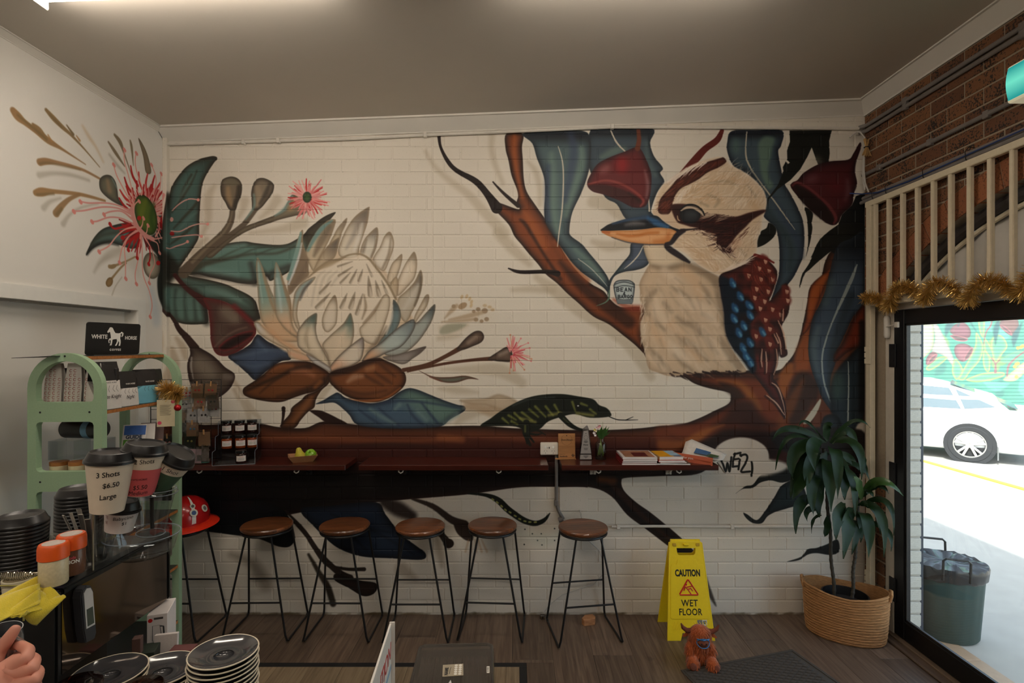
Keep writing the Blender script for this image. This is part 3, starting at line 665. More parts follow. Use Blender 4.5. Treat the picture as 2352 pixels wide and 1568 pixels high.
# ---- hanging blue gum leaves, upper middle
LB, LE = (84,104,108),(38,46,54)
P('4', [(1700,885),(1750,872),(2112,862),(2104,960),(2130,1050),(2190,1130),(2172,1165),(2200,1225),(2150,1300),(2110,1420),(2130,1455),(1960,1485),(1880,1375),(1800,1325),(1700,1150),(1680,1000)],(66,80,90), LE, 8,1.2, grad=((28,32,38),1900,960,1900,870))
S('4', [(1780,1060),(1860,1020),(1930,1000)],[12,20,10],(110,132,122),8,.6)
S('4', [(2080,960),(2090,1080),(2140,1180)],[8,12,10],(92,112,112),7,.6)
S('4', [(2095,1330),(2100,1420)],[2,4],(206,196,180),.8)
S('4', [(1840,880),(1880,960),(1935,1018)],[3,4,3],(206,196,180),.8)
P('4', [(1245,900),(1420,884),(1640,880),(1700,930),(1702,1080),(1680,1190),(1640,1300),(1580,1430),(1560,1545),(1572,1590),(1645,1645),(1695,1705),(1762,1785),(1812,1855),(1832,1910),(1828,1975),(1790,1938),(1720,1888),(1650,1838),(1580,1770),(1500,1660),(1440,1570),(1400,1500),(1390,1420),(1396,1300),(1388,1190),(1340,1060),(1310,965)], LB, LE, 9,1.2, grad=((26,29,36),1460,1010,1460,890))
for p, w in (([(1440,1040),(1450,1200),(1450,1400),(1480,1560)],[10,16,16,10]),([(1640,1000),(1640,1120),(1580,1300),(1540,1450)],[10,14,14,8]),([(1600,1680),(1700,1770),(1790,1880)],[6,12,6])): S('4', p, w, (124,150,136),9,.6)
for p, w in (([(1570,910),(1590,1020),(1560,1200),(1530,1350)],[16,18,16,10]),([(1420,1120),(1410,1300),(1420,1480)],10)): S('4', p, w, (60,72,100),9,.6)
S('4', [(1485,985),(1512,1080),(1520,1200),(1512,1400),(1490,1570),(1480,1660)],[2,3,3.5,3.5,3,2],(198,192,176),.8)
S('5', [(1620,175),(1700,235),(1760,295),(1815,360)],[2,2.5,2.5,1],(176,180,172),.8)
S('5', [(1828,390),(1826,440),(1800,470),(1742,492)],[4,4,3,1],(92,120,104),.8)
# leaf beneath the beak
P('G', [(440,1065),(562,1060),(600,1140),(642,1265),(590,1335),(480,1372),(350,1392),(245,1445),(195,1568),(165,1680),(185,1520),(200,1470),(260,1390),(340,1290),(420,1190)],(80,92,110), LE, 6, grad=((88,118,100),420,1300,220,1480))
S('G', [(572,1100),(520,1200),(440,1290),(360,1355)],[2,3,3,1],(206,200,186),.8)
# crimson gum nut
P('4', [(1680,1240),(1700,1180),(1750,1105),(1830,1060),(1930,1022),(2010,990),(2045,1010),(2080,1080),(2112,1170),(2108,1290),(2085,1370),(2050,1397),(1980,1393),(1900,1352),(1800,1312),(1715,1288)],(104,36,38),(60,24,28),9)
E('4', 1915,1110,40,50,(150,32,36), soft=14, al=.85)
E('4', 1800,1140,40,26,(150,92,92), rot=-.6, soft=10, al=.7)
S('4', [(2070,1150),(2090,1250),(2080,1330)],[4,9,6],(150,108,110),5,.7)
P('4', [(1688,1255),(1780,1240),(1880,1262),(1975,1300),(2045,1352),(2030,1380),(1960,1372),(1860,1330),(1760,1292)],(66,28,28), soft=4)
S('4', [(1690,1240),(1800,1215),(1900,1235),(2000,1290),(2060,1350),(2040,1388)],[4,5,6,6,6,4],(146,66,62),2,.85)
S('4', [(1960,1300),(2030,1350)],[3,8],(40,18,18),4,.8)
S('4', [(2025,870),(2030,940),(2020,1000)],[9,10,12],(110,56,36),1.5)
# ---- right-hand leaves
S('J', [(480,145),(425,250),(290,350),(180,470),(30,620)],[9,14,15,17,10],(96,32,26),1)
P('J', [(590,150),(850,140),(1155,145),(1145,310),(1112,370),(1130,500),(1160,640),(1190,750),(1265,880),(1345,1040),(1395,1180),(1408,1350),(1392,1560),(1360,1640),(1280,1800),(1160,1940),(1060,2060),(975,2200),(955,2240),(1030,2050),(1080,1900),(1120,1760),(1128,1568),(1120,1400),(1090,1250),(1050,1200),(950,1110),(955,1000),(940,900),(860,790),(720,650),(600,530),(540,380),(540,270)],(64,80,90),(28,34,44),9,1.2, grad=((22,26,31),850,290,850,150))
P('J', [(890,300),(960,210),(1070,230),(1050,330),(1030,440),(1000,560),(1010,680),(1060,760),(1000,800),(930,660),(900,470)],(98,122,108), soft=6, al=.85)
E('J', 630,320,50,90,(88,112,104), soft=12, al=.6)
S('J', [(1060,900),(1200,1150),(1340,1400),(1380,1560)],[10,18,14,8],(52,64,84),9,.7)
S('J', [(990,1030),(1080,1180),(1180,1290),(1260,1480),(1240,1700)],[8,16,14,14,12],(46,60,66),9,.8)
S('J', [(760,160),(748,300),(752,440),(800,560),(900,710),(1050,910),(1180,1090),(1300,1258)],[3,3,4,4,3.5,3.5,3,1.5],(180,172,154),.8)
P('J', [(860,430),(1000,560)][:0] or [(700,560),(800,600),(900,740),(960,860),(860,780),(740,650)],(24,30,38), soft=8, al=.8)
B2 = (20,21,18)
P('J', [(1240,145),(1715,142),(1685,260),(1692,400),(1680,505),(1560,525),(1490,332),(1440,440),(1360,580),(1250,700),(1105,805),(1015,910),(962,1040),(1000,900),(1110,755),(1172,600),(1165,555),(1200,490),(1222,520),(1244,505),(1215,475),(1212,370),(1245,270)], B2, soft=1, sm=False)
P('J', [(1085,1240),(1070,1330),(960,1425),(830,1475),(760,1515),(690,1600),(735,1510),(800,1450),(840,1360),(905,1320),(920,1275),(980,1240),(1010,1180)], B2, soft=1)
P('J', [(1412,1008),(1500,1070),(1490,1180),(1496,1250),(1470,1400),(1425,1560),(1450,1400),(1440,1150)], B2, soft=1)
P('J', [(1660,560),(1740,540),(1800,480)][:0] or [(1440,560),(1540,440),(1600,500)],(196,186,168), soft=12, al=.4)
P('J', [(1255,780),(1270,730),(1330,700),(1400,620),(1550,530),(1700,490),(1900,470),(1960,400),(2030,280),(2045,330),(1990,500),(1980,620),(2000,740),(1965,860),(1940,980),(1830,1090),(1790,1180),(1725,1208),(1640,1172),(1540,1092),(1430,992),(1330,882)],(76,27,31),(38,16,19),10)
E('J', 1490,690,60,40,(116,72,78), rot=-.4, soft=14, al=.7)
E('J', 1760,760,70,60,(96,26,32), soft=18, al=.7)
S('J', [(1890,700),(1900,830),(1870,920)],[6,12,6],(112,76,84),7,.6)
P('J', [(1290,755),(1400,790),(1560,900),(1680,1020),(1745,1150),(1720,1192),(1640,1162),(1500,1062),(1370,922)],(30,17,17), soft=5)
S('J', [(1275,760),(1330,730),(1440,780),(1580,890),(1690,1000),(1760,1120),(1740,1190)],[5,6,6,6,7,7,4],(112,52,54),2,.85)
P('J', [(2095,840),(2085,1568),(1990,1700),(1700,1500),(1480,1572),(1520,1490),(1590,1360),(1690,1270),(1790,1200),(1830,1090),(1942,983),(1990,880)],(19,21,21), soft=1, sm=False)
P('8', [(1090,-40),(1260,-60),(1270,40),(1080,105),(965,190),(905,245),(868,280),(834,372),(850,285),(905,195),(965,55)], B2, soft=1)
P('8', [(1090,90),(1180,40),(1275,20),(1272,500),(1200,560),(1112,745),(1062,832),(1078,868),(1042,990),(1052,1130),(1102,1250),(1052,1205),(992,1122),(958,1040),(910,905),(893,765),(918,590),(978,465),(1012,375),(1040,250)],(62,76,92),(34,42,50),9, grad=((20,24,28),1150,330,1200,30))
S('8', [(960,640),(930,780),(960,960)],[10,16,10],(92,108,112),8,.6)
S('8', [(1050,330),(1010,470)],16,(84,104,106),9,.5)
S('8', [(1180,420),(1130,560),(1060,760),(1030,900)],[20,18,14,8],(40,50,58),8,.7)
S('8', [(1222,215),(1190,300),(1150,390),(1060,590),(1010,730),(986,850),(1000,1010),(1050,1150),(1098,1245)],[3,8,8,4,4,4,4,4,2],(146,156,154),.9)
P('8', [(1280,485),(1205,560),(1122,740),(1066,822),(1076,872),(1150,810),(1280,720)],(112,42,23),(48,24,18),8,2)
P('8', [(1150,850),(1275,780),(1268,1240),(1200,1420),(1140,1480),(1095,1400),(1040,1150),(1060,980)],(42,54,62),(20,24,28),12,4)
E('8', 1090,1030,40,90,(66,88,78), soft=16, al=.7)
S('8', [(1162,868),(1166,1000),(1163,1130),(1158,1300),(1140,1420)],[2,3,3.5,3.5,2],(150,156,150),.8)
P('8', [(1000,1240),(1100,1250),(1140,1470),(1000,1568),(900,1500),(960,1380)],(40,50,58),(18,20,22),10,3)
P('I', [(1590,1225),(1690,1080),(1775,962),(1790,990),(1745,1110),(1660,1225)],(184,176,156), soft=1.6)
P('I', [(1600,1420),(1640,1360),(1740,1300),(1780,1290),(1720,1400),(1660,1430),(1500,1380)],(168,160,140), soft=2)
P('I', [(2160,1400),(2200,1250),(2290,1240),(2300,1568),(2200,1568)],(196,186,172), soft=3)
S('I', [(2250,100),(2255,600),(2250,1100)],[14,16,12],(16,15,15),5,.8)
# leaves hanging behind the plant
BT = (30,34,34)
P('9', [(405,288),(470,240),(520,228),(580,160),(700,120),(770,100),(800,180),(720,215),(640,200),(570,215),(520,250),(450,258)],(26,27,25), soft=1.2)
P('9', [(455,420),(482,430),(545,468),(600,410),(660,320),(720,230),(830,200),(880,340),(760,385),(680,410),(620,440),(580,488),(520,487),(475,455)],(36,46,48),(20,20,20),6)
P('9', [(750,748),(830,737),(890,700),(950,690),(1040,702),(1100,680),(1090,600),(1020,630),(950,655),(890,665),(845,715)],(28,28,26), soft=1.4)
P('9', [(650,-60),(760,20),(900,60),(1100,100),(1250,60),(1250,-140),(700,-140)],(30,24,22), soft=4)
# signature on its pale oval
E('9', 440,40,190,130,(214,204,190), soft=2.5)
P('9', [(260,60),(640,60),(760,110),(600,170),(300,170)],(218,209,196), soft=6)
for p in ([(296,44),(318,92),(336,140),(348,84),(362,140),(374,44)],[(400,20),(388,60),(384,108)],[(392,24),(436,14)],[(388,60),(424,54)],[(384,108),(420,104)],[(432,60),(422,126)],[(444,30),(470,26),(482,44),(470,84),(440,140),(480,142),(500,140)],[(512,78),(516,120),(510,170)]):
    S('9', p, 4.6,(26,25,23),.8)
S('9', [(436,30),(440,34)],6,(26,25,23),.8)
# ---- kookaburra
CB = (206,182,154)
P('H', [(140,440),(190,330),(270,215),(420,190),(600,190),(950,330),(1050,400),(1060,550),(1090,800),(1110,1000),(1180,1180),(1280,1330),(1340,1430),(1200,1445),(800,1455),(500,1485),(350,1445),(240,1390),(200,1210),(160,1060),(150,900),(190,780),(200,700),(150,640),(145,530)], CB, (176,152,126),8,2)
P('G', [(580,1070),(800,1070),(1000,1240),(1120,1310),(900,1345),(720,1335),(640,1295)],(222,204,178),(176,156,130),6,2)
S('H', [(290,250),(430,285),(560,250),(720,250),(900,330),(1000,420)],[8,12,14,18,20,22],(140,120,98),8,.75)
for p, w in (([(180,760),(220,640),(320,520)],[10,16,10]),([(500,480),(600,540),(700,620),(760,720)],[6,12,9,5]),([(820,440),(900,560),(930,660)],[6,14,8]),([(560,820),(640,880),(760,920),(820,1010)],[8,14,14,8]),
             ([(560,1020),(660,1100),(780,1190),(900,1300)],[8,16,18,10]),([(230,780),(320,880),(420,960)],[8,12,8]),([(260,1180),(360,1300),(470,1420)],[8,14,10]),([(540,1240),(640,1350),(720,1420)],[8,14,10]),([(820,960),(920,1100),(1010,1220)],[8,14,10]),
             ([(1050,1060),(1120,1200),(1250,1370)],[10,20,22]),([(1000,430),(1050,700),(1080,900)],[14,14,10]),([(420,660),(500,760)],8),([(860,780),(960,840)],10)):
    S('H', p, w, (142,124,104),6,.6)
for p, w in (([(320,620),(360,760),(440,880)],[10,20,12]),([(600,580),(660,660),(740,740)],[8,16,8]),([(760,640),(900,760),(1000,900)],[14,26,16]),([(820,920),(940,1080),(1100,1280)],[10,18,12]),([(440,1080),(560,1200),(700,1320)],[12,22,12]),([(170,880),(190,1050)],10),([(420,300),(560,420)],18),([(240,1250),(420,1400)],12)):
    S('H', p, w, (228,208,184),8,.65)
for p, w in (([(260,860),(320,1000),(420,1120)],18),([(640,300),(760,420),(820,560)],22),([(500,900),(600,1000)],20),([(700,1180),(820,1300)],16)): S('H', p, w, (214,178,142),9,.55)
bodyp = [(190,420),(420,330),(900,420),(1030,760),(1080,1060),(1250,1380),(600,1440),(330,1400),(220,1100),(230,760)]
M('H', bodyp, 150,130,6,[(228,212,190),(194,170,142),(162,142,120),(220,198,172)], lambda x, y: 55 + 20 * (x < 500),.3,4,.33)
M('H', [(130,560),(200,560),(230,900),(230,1200),(160,1130),(150,850)],60,60,2,[(226,210,190),(206,188,164)],100,.3,.8,.6)
P('G', [(690,680),(715,560),(755,460),(800,400),(900,335),(1050,225),(1250,135),(1450,95),(1570,190),(1750,290),(1900,430),(1962,570),(1950,700),(1915,800),(1905,900),(1860,1040),(1845,1180),(1700,1290),(1560,1375),(1480,1425),(1380,1415),(1200,1315),(1050,1185),(930,1125),(900,1080),(960,970),(1010,935),(880,880),(760,795),(680,740)],(216,192,162),(226,210,190),5,2)
for p, w in (([(1040,560),(1150,460),(1300,440)],[10,22,16]),([(1300,400),(1500,340),(1700,400)],[8,20,16]),([(1100,600),(1300,560),(1500,580)],[8,24,14]),([(1700,500),(1800,600),(1850,700)],[8,18,10]),([(1050,1050),(1200,1200),(1400,1340)],[10,22,16]),([(1300,1000),(1350,1150)],22)): S('G', p, w, (208,174,136),10,.7)
for p, w in (([(1300,520),(1420,580),(1380,660)],[3,8,4]),([(1330,390),(1500,370),(1640,420)],[3,6,4]),([(1750,420),(1840,540)],[4,6]),([(1200,600),(1300,650)],6),([(1640,1120),(1720,1200)],8),([(1500,1180),(1640,1300)],8)): S('G', p, w, (160,140,114),4,.6)
headp = [(780,480),(960,420),(1250,330),(1500,180),(1750,330),(1930,600),(1880,700),(1500,720),(1240,620),(1000,600),(920,620),(780,640)]
M('G', headp, 260,110,2.2,[(236,222,204),(226,208,186),(186,162,132),(240,228,212)], lambda x, y: 160 - 40 * (x - 1000) / 900 + 180,.35,1.1,.42,.6)
M('G', [(1000,1000),(1350,980),(1420,1120),(1580,1200),(1780,1180),(1520,1380),(1380,1380),(1150,1240),(960,1090)],200,110,2.4,[(240,226,206),(230,208,182),(206,176,146)], lambda x, y: 200 + 30 * (x > 1300),.4,1.2,.42,.5)
M('G', [(1560,1080),(1900,800),(1850,1050),(1700,1250),(1580,1300)],70,90,2.4,[(236,220,200),(190,160,134)],130,.4,.8,.5)
# crest stripe
P('G', [(745,720),(755,600),(800,525),(900,415),(960,340),(1100,240),(1280,160),(1440,110),(1480,105),(1508,150),(1430,210),(1300,270),(1200,345),(1100,400),(1000,450),(940,520),(905,600),(890,700),(830,755)],(92,42,30),(56,26,22),6,1.6)
M('G', [(760,640),(900,440),(1100,280),(1440,130),(1200,320),(980,440),(880,660)],70,110,2.4,[(120,60,42),(60,28,22),(104,52,36)],142,.2,.7,.6)
M('G', [(880,340),(1100,190),(1330,120),(1300,160),(1100,240),(920,370)],40,120,2,[(222,204,190),(240,228,214)],143,.15,.7,.8)
M('G', [(920,620),(1000,470),(1200,370),(1320,290),(1280,320),(1060,470),(980,600)],60,80,1.8,[(230,212,192),(240,228,210)],120,.3,.6,.8)
# eye stripe
EM = (46,22,22)
P('G', [(890,640),(1000,625),(1100,640),(1200,680),(1270,745),(1400,740),(1600,770),(1760,725),(1925,690),(1945,715),(1810,800),(1720,890),(1620,990),(1560,1100),(1585,1165),(1490,1175),(1400,1090),(1400,980),(1280,935),(1180,905),(1050,865),(960,830),(910,745)], EM, (62,30,26),6,2.5)
M('G', [(1180,760),(1400,760),(1620,800),(1850,730),(1640,940),(1540,1100),(1430,1090),(1400,980),(1240,900)],150,120,2.6,[(38,18,18),(70,30,26),(30,15,16),(86,42,34)],165,.35,.8,.6)
M('G', [(1260,720),(1500,745),(1620,770),(1500,790),(1300,760)],50,110,1.8,[(200,176,152),(46,24,22)],165,.25,.7,.6)
M('G', [(1380,1060),(1480,1100),(1600,1180),(1540,1210),(1420,1140)],40,70,2,[(48,24,24),(214,190,164)],40,.4,.8,.7)
M('G', [(1560,1080),(1660,980),(1800,850),(1740,960),(1620,1120)],40,90,2,[(214,190,166),(90,48,38)],140,.3,.8,.6)
M('G', [(1100,880),(1260,920),(1400,990),(1300,990),(1150,930)],40,80,2,[(226,204,178),(60,30,26)],20,.3,.8,.7)
S('G', [(1620,1090),(1640,1060)],18,(214,180,150),7,.7)
E('G', 1100,745,118,100,(22,23,26), soft=1.4)
E('G', 1105,760,90,72,(40,42,46), soft=8)
E('G', 1120,740,55,34,(66,70,74), soft=10, al=.7)
S('G', [(1000,700),(1060,668),(1140,670),(1210,710),(1250,752)],[3,6,5,6,3],(196,176,154),1.2)
S('G', [(990,690),(1060,640),(1150,640),(1230,690),(1262,750)],[3,4,4,4,3],(24,24,26),1)
S('G', [(958,760),(965,800),(985,815)],[2,3,2],(190,160,128),1)
P('G', [(690,690),(760,740),(880,750),(960,850),(1000,920),(880,870),(760,790),(690,745)],(214,188,160), soft=3)
# bill
P('G', [(92,922),(130,890),(200,850),(400,790),(540,765),(640,757),(730,762),(800,820),(900,885),(1020,928),(1000,950),(950,945),(880,905),(740,892),(560,912),(300,924),(150,934)],(26,28,33), soft=1.2)
S('G', [(230,850),(420,802),(620,775)],[4,7,10],(56,84,116),3,.8)
S('G', [(640,790),(720,830),(850,882)],[10,14,7],(58,104,150),5,.85)
S('G', [(380,860),(480,842),(580,850)],[6,12,5],(130,126,126),6,.7)
S('G', [(700,850),(840,895)],6,(66,110,148),4,.6)
P('G', [(100,935),(200,928),(300,925),(480,922),(600,908),(740,892),(880,908),(955,948),(900,1020),(800,1078),(600,1078),(400,1052),(220,1002)],(224,168,118),(190,122,66),4,1.2)
S('G', [(280,960),(400,985),(520,978),(620,955),(740,948)],[4,7,7,7,6],(192,112,50),4,.8)
S('G', [(120,940),(190,950)],5,(180,90,46),2.5,.8)
S('G', [(860,960),(830,1040),(700,1050)],[8,14,8],(196,118,58),6,.7)
S('G', [(220,1002),(400,1058),(600,1082),(800,1080)],[2,3,3,3],(70,66,70),1.2,.8)
S('G', [(1030,928),(960,970),(890,1060),(830,1085),(880,1140),(1000,1220),(1090,1280)],[9,12,10,9,14,12,6],(44,38,42),2)
S('G', [(1000,925),(1080,915),(1180,905)],[8,4,3],(40,28,30),1.5)
# wing
P('H', [(1040,360),(1170,290),(1290,235),(1440,118),(1560,165),(1650,245),(1692,330),(1660,480),(1600,640),(1700,530),(1790,438),(1822,520),(1828,700),(1805,800),(1760,880),(1740,950),(1790,1150),(1802,1245),(1730,1275),(1710,1210),(1695,1350),(1645,1500),(1690,1568),(1780,1780),(1785,1960),(1720,1880),(1600,1700),(1480,1540),(1400,1440),(1300,1300),(1180,1150),(1110,990),(1090,750),(1055,550)],(92,34,28),(40,20,20),10,1.6)
P('H', [(1045,370),(1150,390),(1250,480),(1330,590),(1420,660),(1440,800),(1390,900),(1400,1010),(1440,1100),(1440,1250),(1450,1400),(1400,1450),(1300,1310),(1180,1155),(1108,990),(1088,750),(1055,550)],(15,24,36), soft=5)
for x, y in ((1260,470),(1360,620),(1480,560),(1320,830),(1430,760),(1500,900),(1420,980),(1540,1120),(1500,700),(1400,460),(1560,360),(1300,360),(1640,900),(1570,1260),(1480,1200)): E('H', x, y, 60,46,(34,17,19), soft=10, al=.8)
for x, y, a in ((1190,440,1.2),(1275,590,1.1),(1215,720,1.1),(1375,690,.9),(1385,800,1.1),(1205,840,1.1),(1315,920,1.2),(1260,1000,1.2),(1385,1110,1.1),(1305,1170,1.2),(1390,1330,1.3),(1340,1260,1.2),(1525,990,1.1)):
    S('H', [(x - 46 * math.cos(a), y - 46 * math.sin(a)),(x, y),(x + 34 * math.cos(a), y + 34 * math.sin(a))],[8,15,10],(38,84,124),3.5,.95)
    S('H', [(x + 2, y - 6),(x + 26 * math.cos(a) + 14, y + 30 * math.sin(a))],[4,6],(104,158,186),2.5,.8)
for x, y in ((1370,360),(1510,400),(1460,510),(1440,610),(1590,540),(1550,650),(1500,730),(1640,740),(1730,800),(1560,860),(1610,960),(1455,1040),(1610,1130),(1490,280),(1600,310),(1640,400),(1800,540),(1810,640),(1560,200)):
    S('H', [(x - 34, y - 60),(x - 10, y - 20),(x, y + 14)],[12,20,14],(104,38,30),4,.8)
    for k in range(5): S('H', [(x - 16 + 8 * k, y - 26 + 3 * k),(x - 12 + 6 * k, y + 24 - 6 * abs(k - 2))],[2.2,1.2],(216,172,146),.9,.8)
for p in ([(1520,1180),(1510,1290),(1520,1380)],[(1560,1210),(1570,1330),(1568,1450)],[(1680,1180),(1690,1320),(1650,1470)],[(1680,1000),(1720,1100),(1735,1240)],[(1700,860),(1760,1000),(1790,1180)],[(1655,1010),(1700,1110)],[(1760,730),(1750,860)],[(1630,1560),(1700,1620),(1760,1800),(1785,1950)],[(1570,1700),(1680,1790),(1770,1920)]):
    S('H', p, [2,4,2,1.5][:len(p)],(212,172,148),1,.85)
    S('H', [(x - 18, y + 10) for x, y in p],4,(38,18,18),2.5,.7)
M('H', [(1280,330),(1440,180),(1620,260),(1660,420),(1500,620),(1420,560)],60,70,2.2,[(120,44,34),(70,26,24),(140,62,46)],55,.4,.9,.6)
S('H', [(1440,125),(1560,160),(1650,208)],[8,6,4],(112,34,30),1.2)
M('H', [(960,330),(1140,300),(1280,240),(1420,150),(1300,210),(1150,260)],50,90,2,[(226,206,188),(236,220,202)],-25,.3,.8,.7)
M('H', [(470,1440),(800,1430),(1250,1420),(1250,1470),(800,1480),(500,1490)],60,70,3.4,[(40,26,24),(52,34,30)],20,.4,1.5,.8)
# ---- coffee cup doodle on the limb
INK = (44,50,56)
P('5', [(1858,372),(1868,332),(1900,318),(1960,318),(1992,334),(2002,362),(1986,470),(1960,478),(1900,478),(1882,470)],(182,194,194), INK, 3,1)
for p in ([(1866,346),(1930,332),(1996,348)],[(1862,370),(1930,356),(2000,366)],[(1886,446),(1930,452),(1980,446)]): S('5', p, 1.6, INK, .8)
P('5', [(1884,450),(1930,456),(1984,448),(1978,476),(1890,476)],(112,122,126), soft=1.5)
GL = {'B': [[(0,0),(0,6)],[(0,0),(3,0),(4,1.5),(3,3),(0,3)],[(3,3),(4.2,4.5),(3,6),(0,6)]], 'E': [[(4,0),(0,0),(0,6),(4,6)],[(0,3),(3,3)]], 'A': [[(0,6),(2,0),(4,6)],[(1,4),(3,4)]], 'N': [[(0,6),(0,0),(4,6),(4,0)]],
      'R': [[(0,6),(0,0),(3,0),(4,1.5),(3,3),(0,3)],[(2,3),(4,6)]], 'G': [[(4,1),(2,0),(0,2),(0,4),(2,6),(4,5),(4,3.5),(2.5,3.5)]], 'O': [[(2,0),(0,2),(0,4),(2,6),(4,4),(4,2),(2,0)]], '&': [[(4,6),(1,2),(2,0),(3,1.5),(0,4),(1,6),(3,5)]]}
def ink(fr, s, x, y, k, adv, w):
    for ch in s:
        for g in GL.get(ch, []): 
            for a, b in zip(g, g[1:]): S(fr, [(x + a[0] * k, y + a[1] * k),(x + b[0] * k, y + b[1] * k)], w, (30,34,40),.6)
        x += adv
ink('5', 'BEAN', 1880,371,3.9,27,1.6)
ink('5', '&', 1924,400,3.4,20,1.5)
ink('5', 'BARGO', 1889,420,3.3,20.5,1.5)
MURAL = mu.image('mural_paint')
# ---------------------------------------------------------------- left wall flower
LWX = -2.438
KL = 400.0
def lw(x, y):
    d = LWX * F / (x - CX)
    return ((d - D + 1.45) * KL, (3.36 - (CH - (y - CY) * d / F)) * KL)
lp = Paint(int(1.45 * KL), int(1.9 * KL), lw, 1.05,(226,222,215))
P, S, E, M, R = lp.P, lp.S, lp.E, lp.M, lp.R
OC = (168,128,84)
S('C', [(930,240),(1000,360),(1080,480),(1160,640)],[4,8,5,3],(200,172,132),6,.6)
for p, w, c in (([(150,70),(200,130),(280,200),(400,290),(540,400),(700,500),(960,670)],[14,18,12,12,14,6,2],(150,116,78)),([(370,220),(440,290),(520,380)],[6,14,6],(140,112,76)),([(540,340),(580,410)],[3,4], OC),
                ([(520,60),(600,150),(700,250),(800,340),(950,500),(1120,700)],[8,12,10,7,4,2],(136,110,74)),([(750,230),(820,330)],[3,7],(116,98,68)),([(860,350),(895,400)],[3,5], OC),
                ([(445,645),(520,635),(640,650),(800,690),(950,740),(1120,830)],[14,13,8,7,6,5],(156,120,84)),([(400,990),(470,980),(600,975),(850,1000),(1000,1030),(1180,1080)],[12,17,9,8,7,5],(158,122,82)),
                ([(890,1010),(780,1060),(690,1140),(630,1220)],[7,9,13,16],(152,120,84)),([(1290,340),(1350,420),(1400,560),(1490,820)],[7,12,5,2],(124,108,84)),([(1220,420),(1300,540),(1400,690)],[5,10,3],(124,108,84)),([(1465,405),(1480,480),(1500,680)],[5,8,2],(126,112,86))):
    S('C', p, w, c, 1.8,.95)
for p, w in (([(200,120),(420,300),(520,390)],[5,5,4]),([(450,660),(560,655),(900,730)],[5,4,3]),([(420,1010),(600,1000)],5),([(640,1230),(690,1170)],7),([(560,110),(690,250)],4)): S('C', p, w, (118,100,68),3,.7)
for p, w in (([(440,790),(600,770),(800,790),(1000,850)],[12,8,8,6]),([(490,1160),(560,1090),(680,1050)],[12,8,4]),([(710,1340),(780,1240),(900,1160),(1100,1110)],[12,7,5,4]),([(1230,560),(1320,680),(1400,770)],[6,8,4])): S('C', p, w, (190,184,172),4,.9)
P('C', [(1555,375),(1620,470),(1670,600),(1700,760),(1640,760),(1610,580)],(128,112,90),(104,90,70),4)
P('C', [(1120,840),(1180,790),(1250,800),(1300,870),(1320,960),(1335,1060),(1390,1140),(1290,1100),(1190,1030),(1125,950)],(112,108,92),(64,62,56),7)
S('C', [(1210,860),(1230,960)],[10,14],(158,134,104),6,.7); S('C', [(1260,830),(1310,930)],4,(122,148,140),3,.8)
# leaf to the left, dark stems to the right
P('L', [(968,715),(990,640),(1060,510),(1150,420),(1260,380),(1420,350),(1560,400),(1600,560),(1500,640),(1350,600),(1240,570),(1130,590),(1040,640)],(92,118,114),(42,44,40),8)
S('L', [(1030,590),(1150,490),(1350,450),(1480,420)],[6,8,9,9],(60,64,54),5,.7)
S('L', [(980,700),(1060,610),(1200,575),(1330,600)],[5,8,5,4],(36,36,34),4,.8)
P('L', [(1780,200),(1950,160),(1950,900),(1840,940),(1780,800),(1760,500)],(72,92,86),(38,38,32),9)
P('L', [(1640,560),(1860,420),(1950,600),(1950,1500),(1890,1400),(1820,1280),(1778,1150),(1770,980),(1800,800),(1740,680)],(40,42,38), soft=4)
S('L', [(1900,800),(1880,1000),(1880,1200)],[8,10,6],(72,92,88),6,.8)
S('L', [(1060,900),(1120,800),(1220,720),(1340,660)],[4,10,16,16],(176,168,154),7,.7)
P('L', [(1200,680),(1360,650),(1560,700),(1600,800),(1560,960),(1480,860),(1330,760)],(206,200,190), soft=16, al=.7)
E('L', 1705,830,95,150,(158,148,130), rot=-.15, edge=(96,88,76), ew=8)
E('L', 1690,850,40,70,(196,188,168), soft=10, al=.8)
for p, w in (([(1230,840),(1290,830),(1420,780),(1520,730)],[9,6,4,4]),([(1215,1030),(1260,970),(1360,850),(1420,800)],[14,6,5,4]),([(1260,1160),(1300,1060),(1370,960)],[4,4,3])): S('L', p, w, (156,132,98) if w[0] > 4 else (196,190,178),1.8)
E('L', 1230,1015,38,55,(150,122,84), rot=.3, edge=(120,96,64), ew=4); E('L', 1270,840,40,24,(150,126,92), rot=-.4)
S('L', [(1700,1100),(1740,1300),(1760,1450)],[20,30,30],(192,200,206),12,.6)
RD, PN, SL = (176,34,34),(218,150,144),(226,158,148)
for i, (x, y, a) in enumerate([(1470,690,70),(1560,760,76),(1400,820,62),(1350,960,48),(1340,1050,48),(1660,780,92),(1740,800,96),(1800,880,108),(1840,960,120),(1540,860,80),(1620,900,88),(1420,920,60),(1700,900,100),(1780,960,112),(1490,940,72)]):
    t = math.radians(a)
    S('C', [(x, y),(x + 110 * math.cos(t + .15), y + 110 * math.sin(t + .15)),(x + 230 * math.cos(t), y + 230 * math.sin(t))],[4.5,7,8], RD if i % 2 == 0 or i > 8 else (196,54,50),1)
R('C', 1640,1230,40,200,330,4.6,[RD, (150,28,32),(196,60,56)], a0=205, a1=400, ex=.8)
R('C', 1640,1250,60,190,360,3.8,[PN, (208,132,128),(226,170,162)], a0=195, a1=410, ex=.8, curl=.7)
R('L', 1600,400,40,150,300,4.2,[RD, (140,26,30),(110,26,30)], a0=60, a1=200)
R('L', 1790,330,24,60,150,4.2,[RD, (140,26,30)], a0=-60, a1=100)
E('C', 1640,1240,118,235,(86,106,40), rot=-.28, edge=(44,58,30), ew=8)
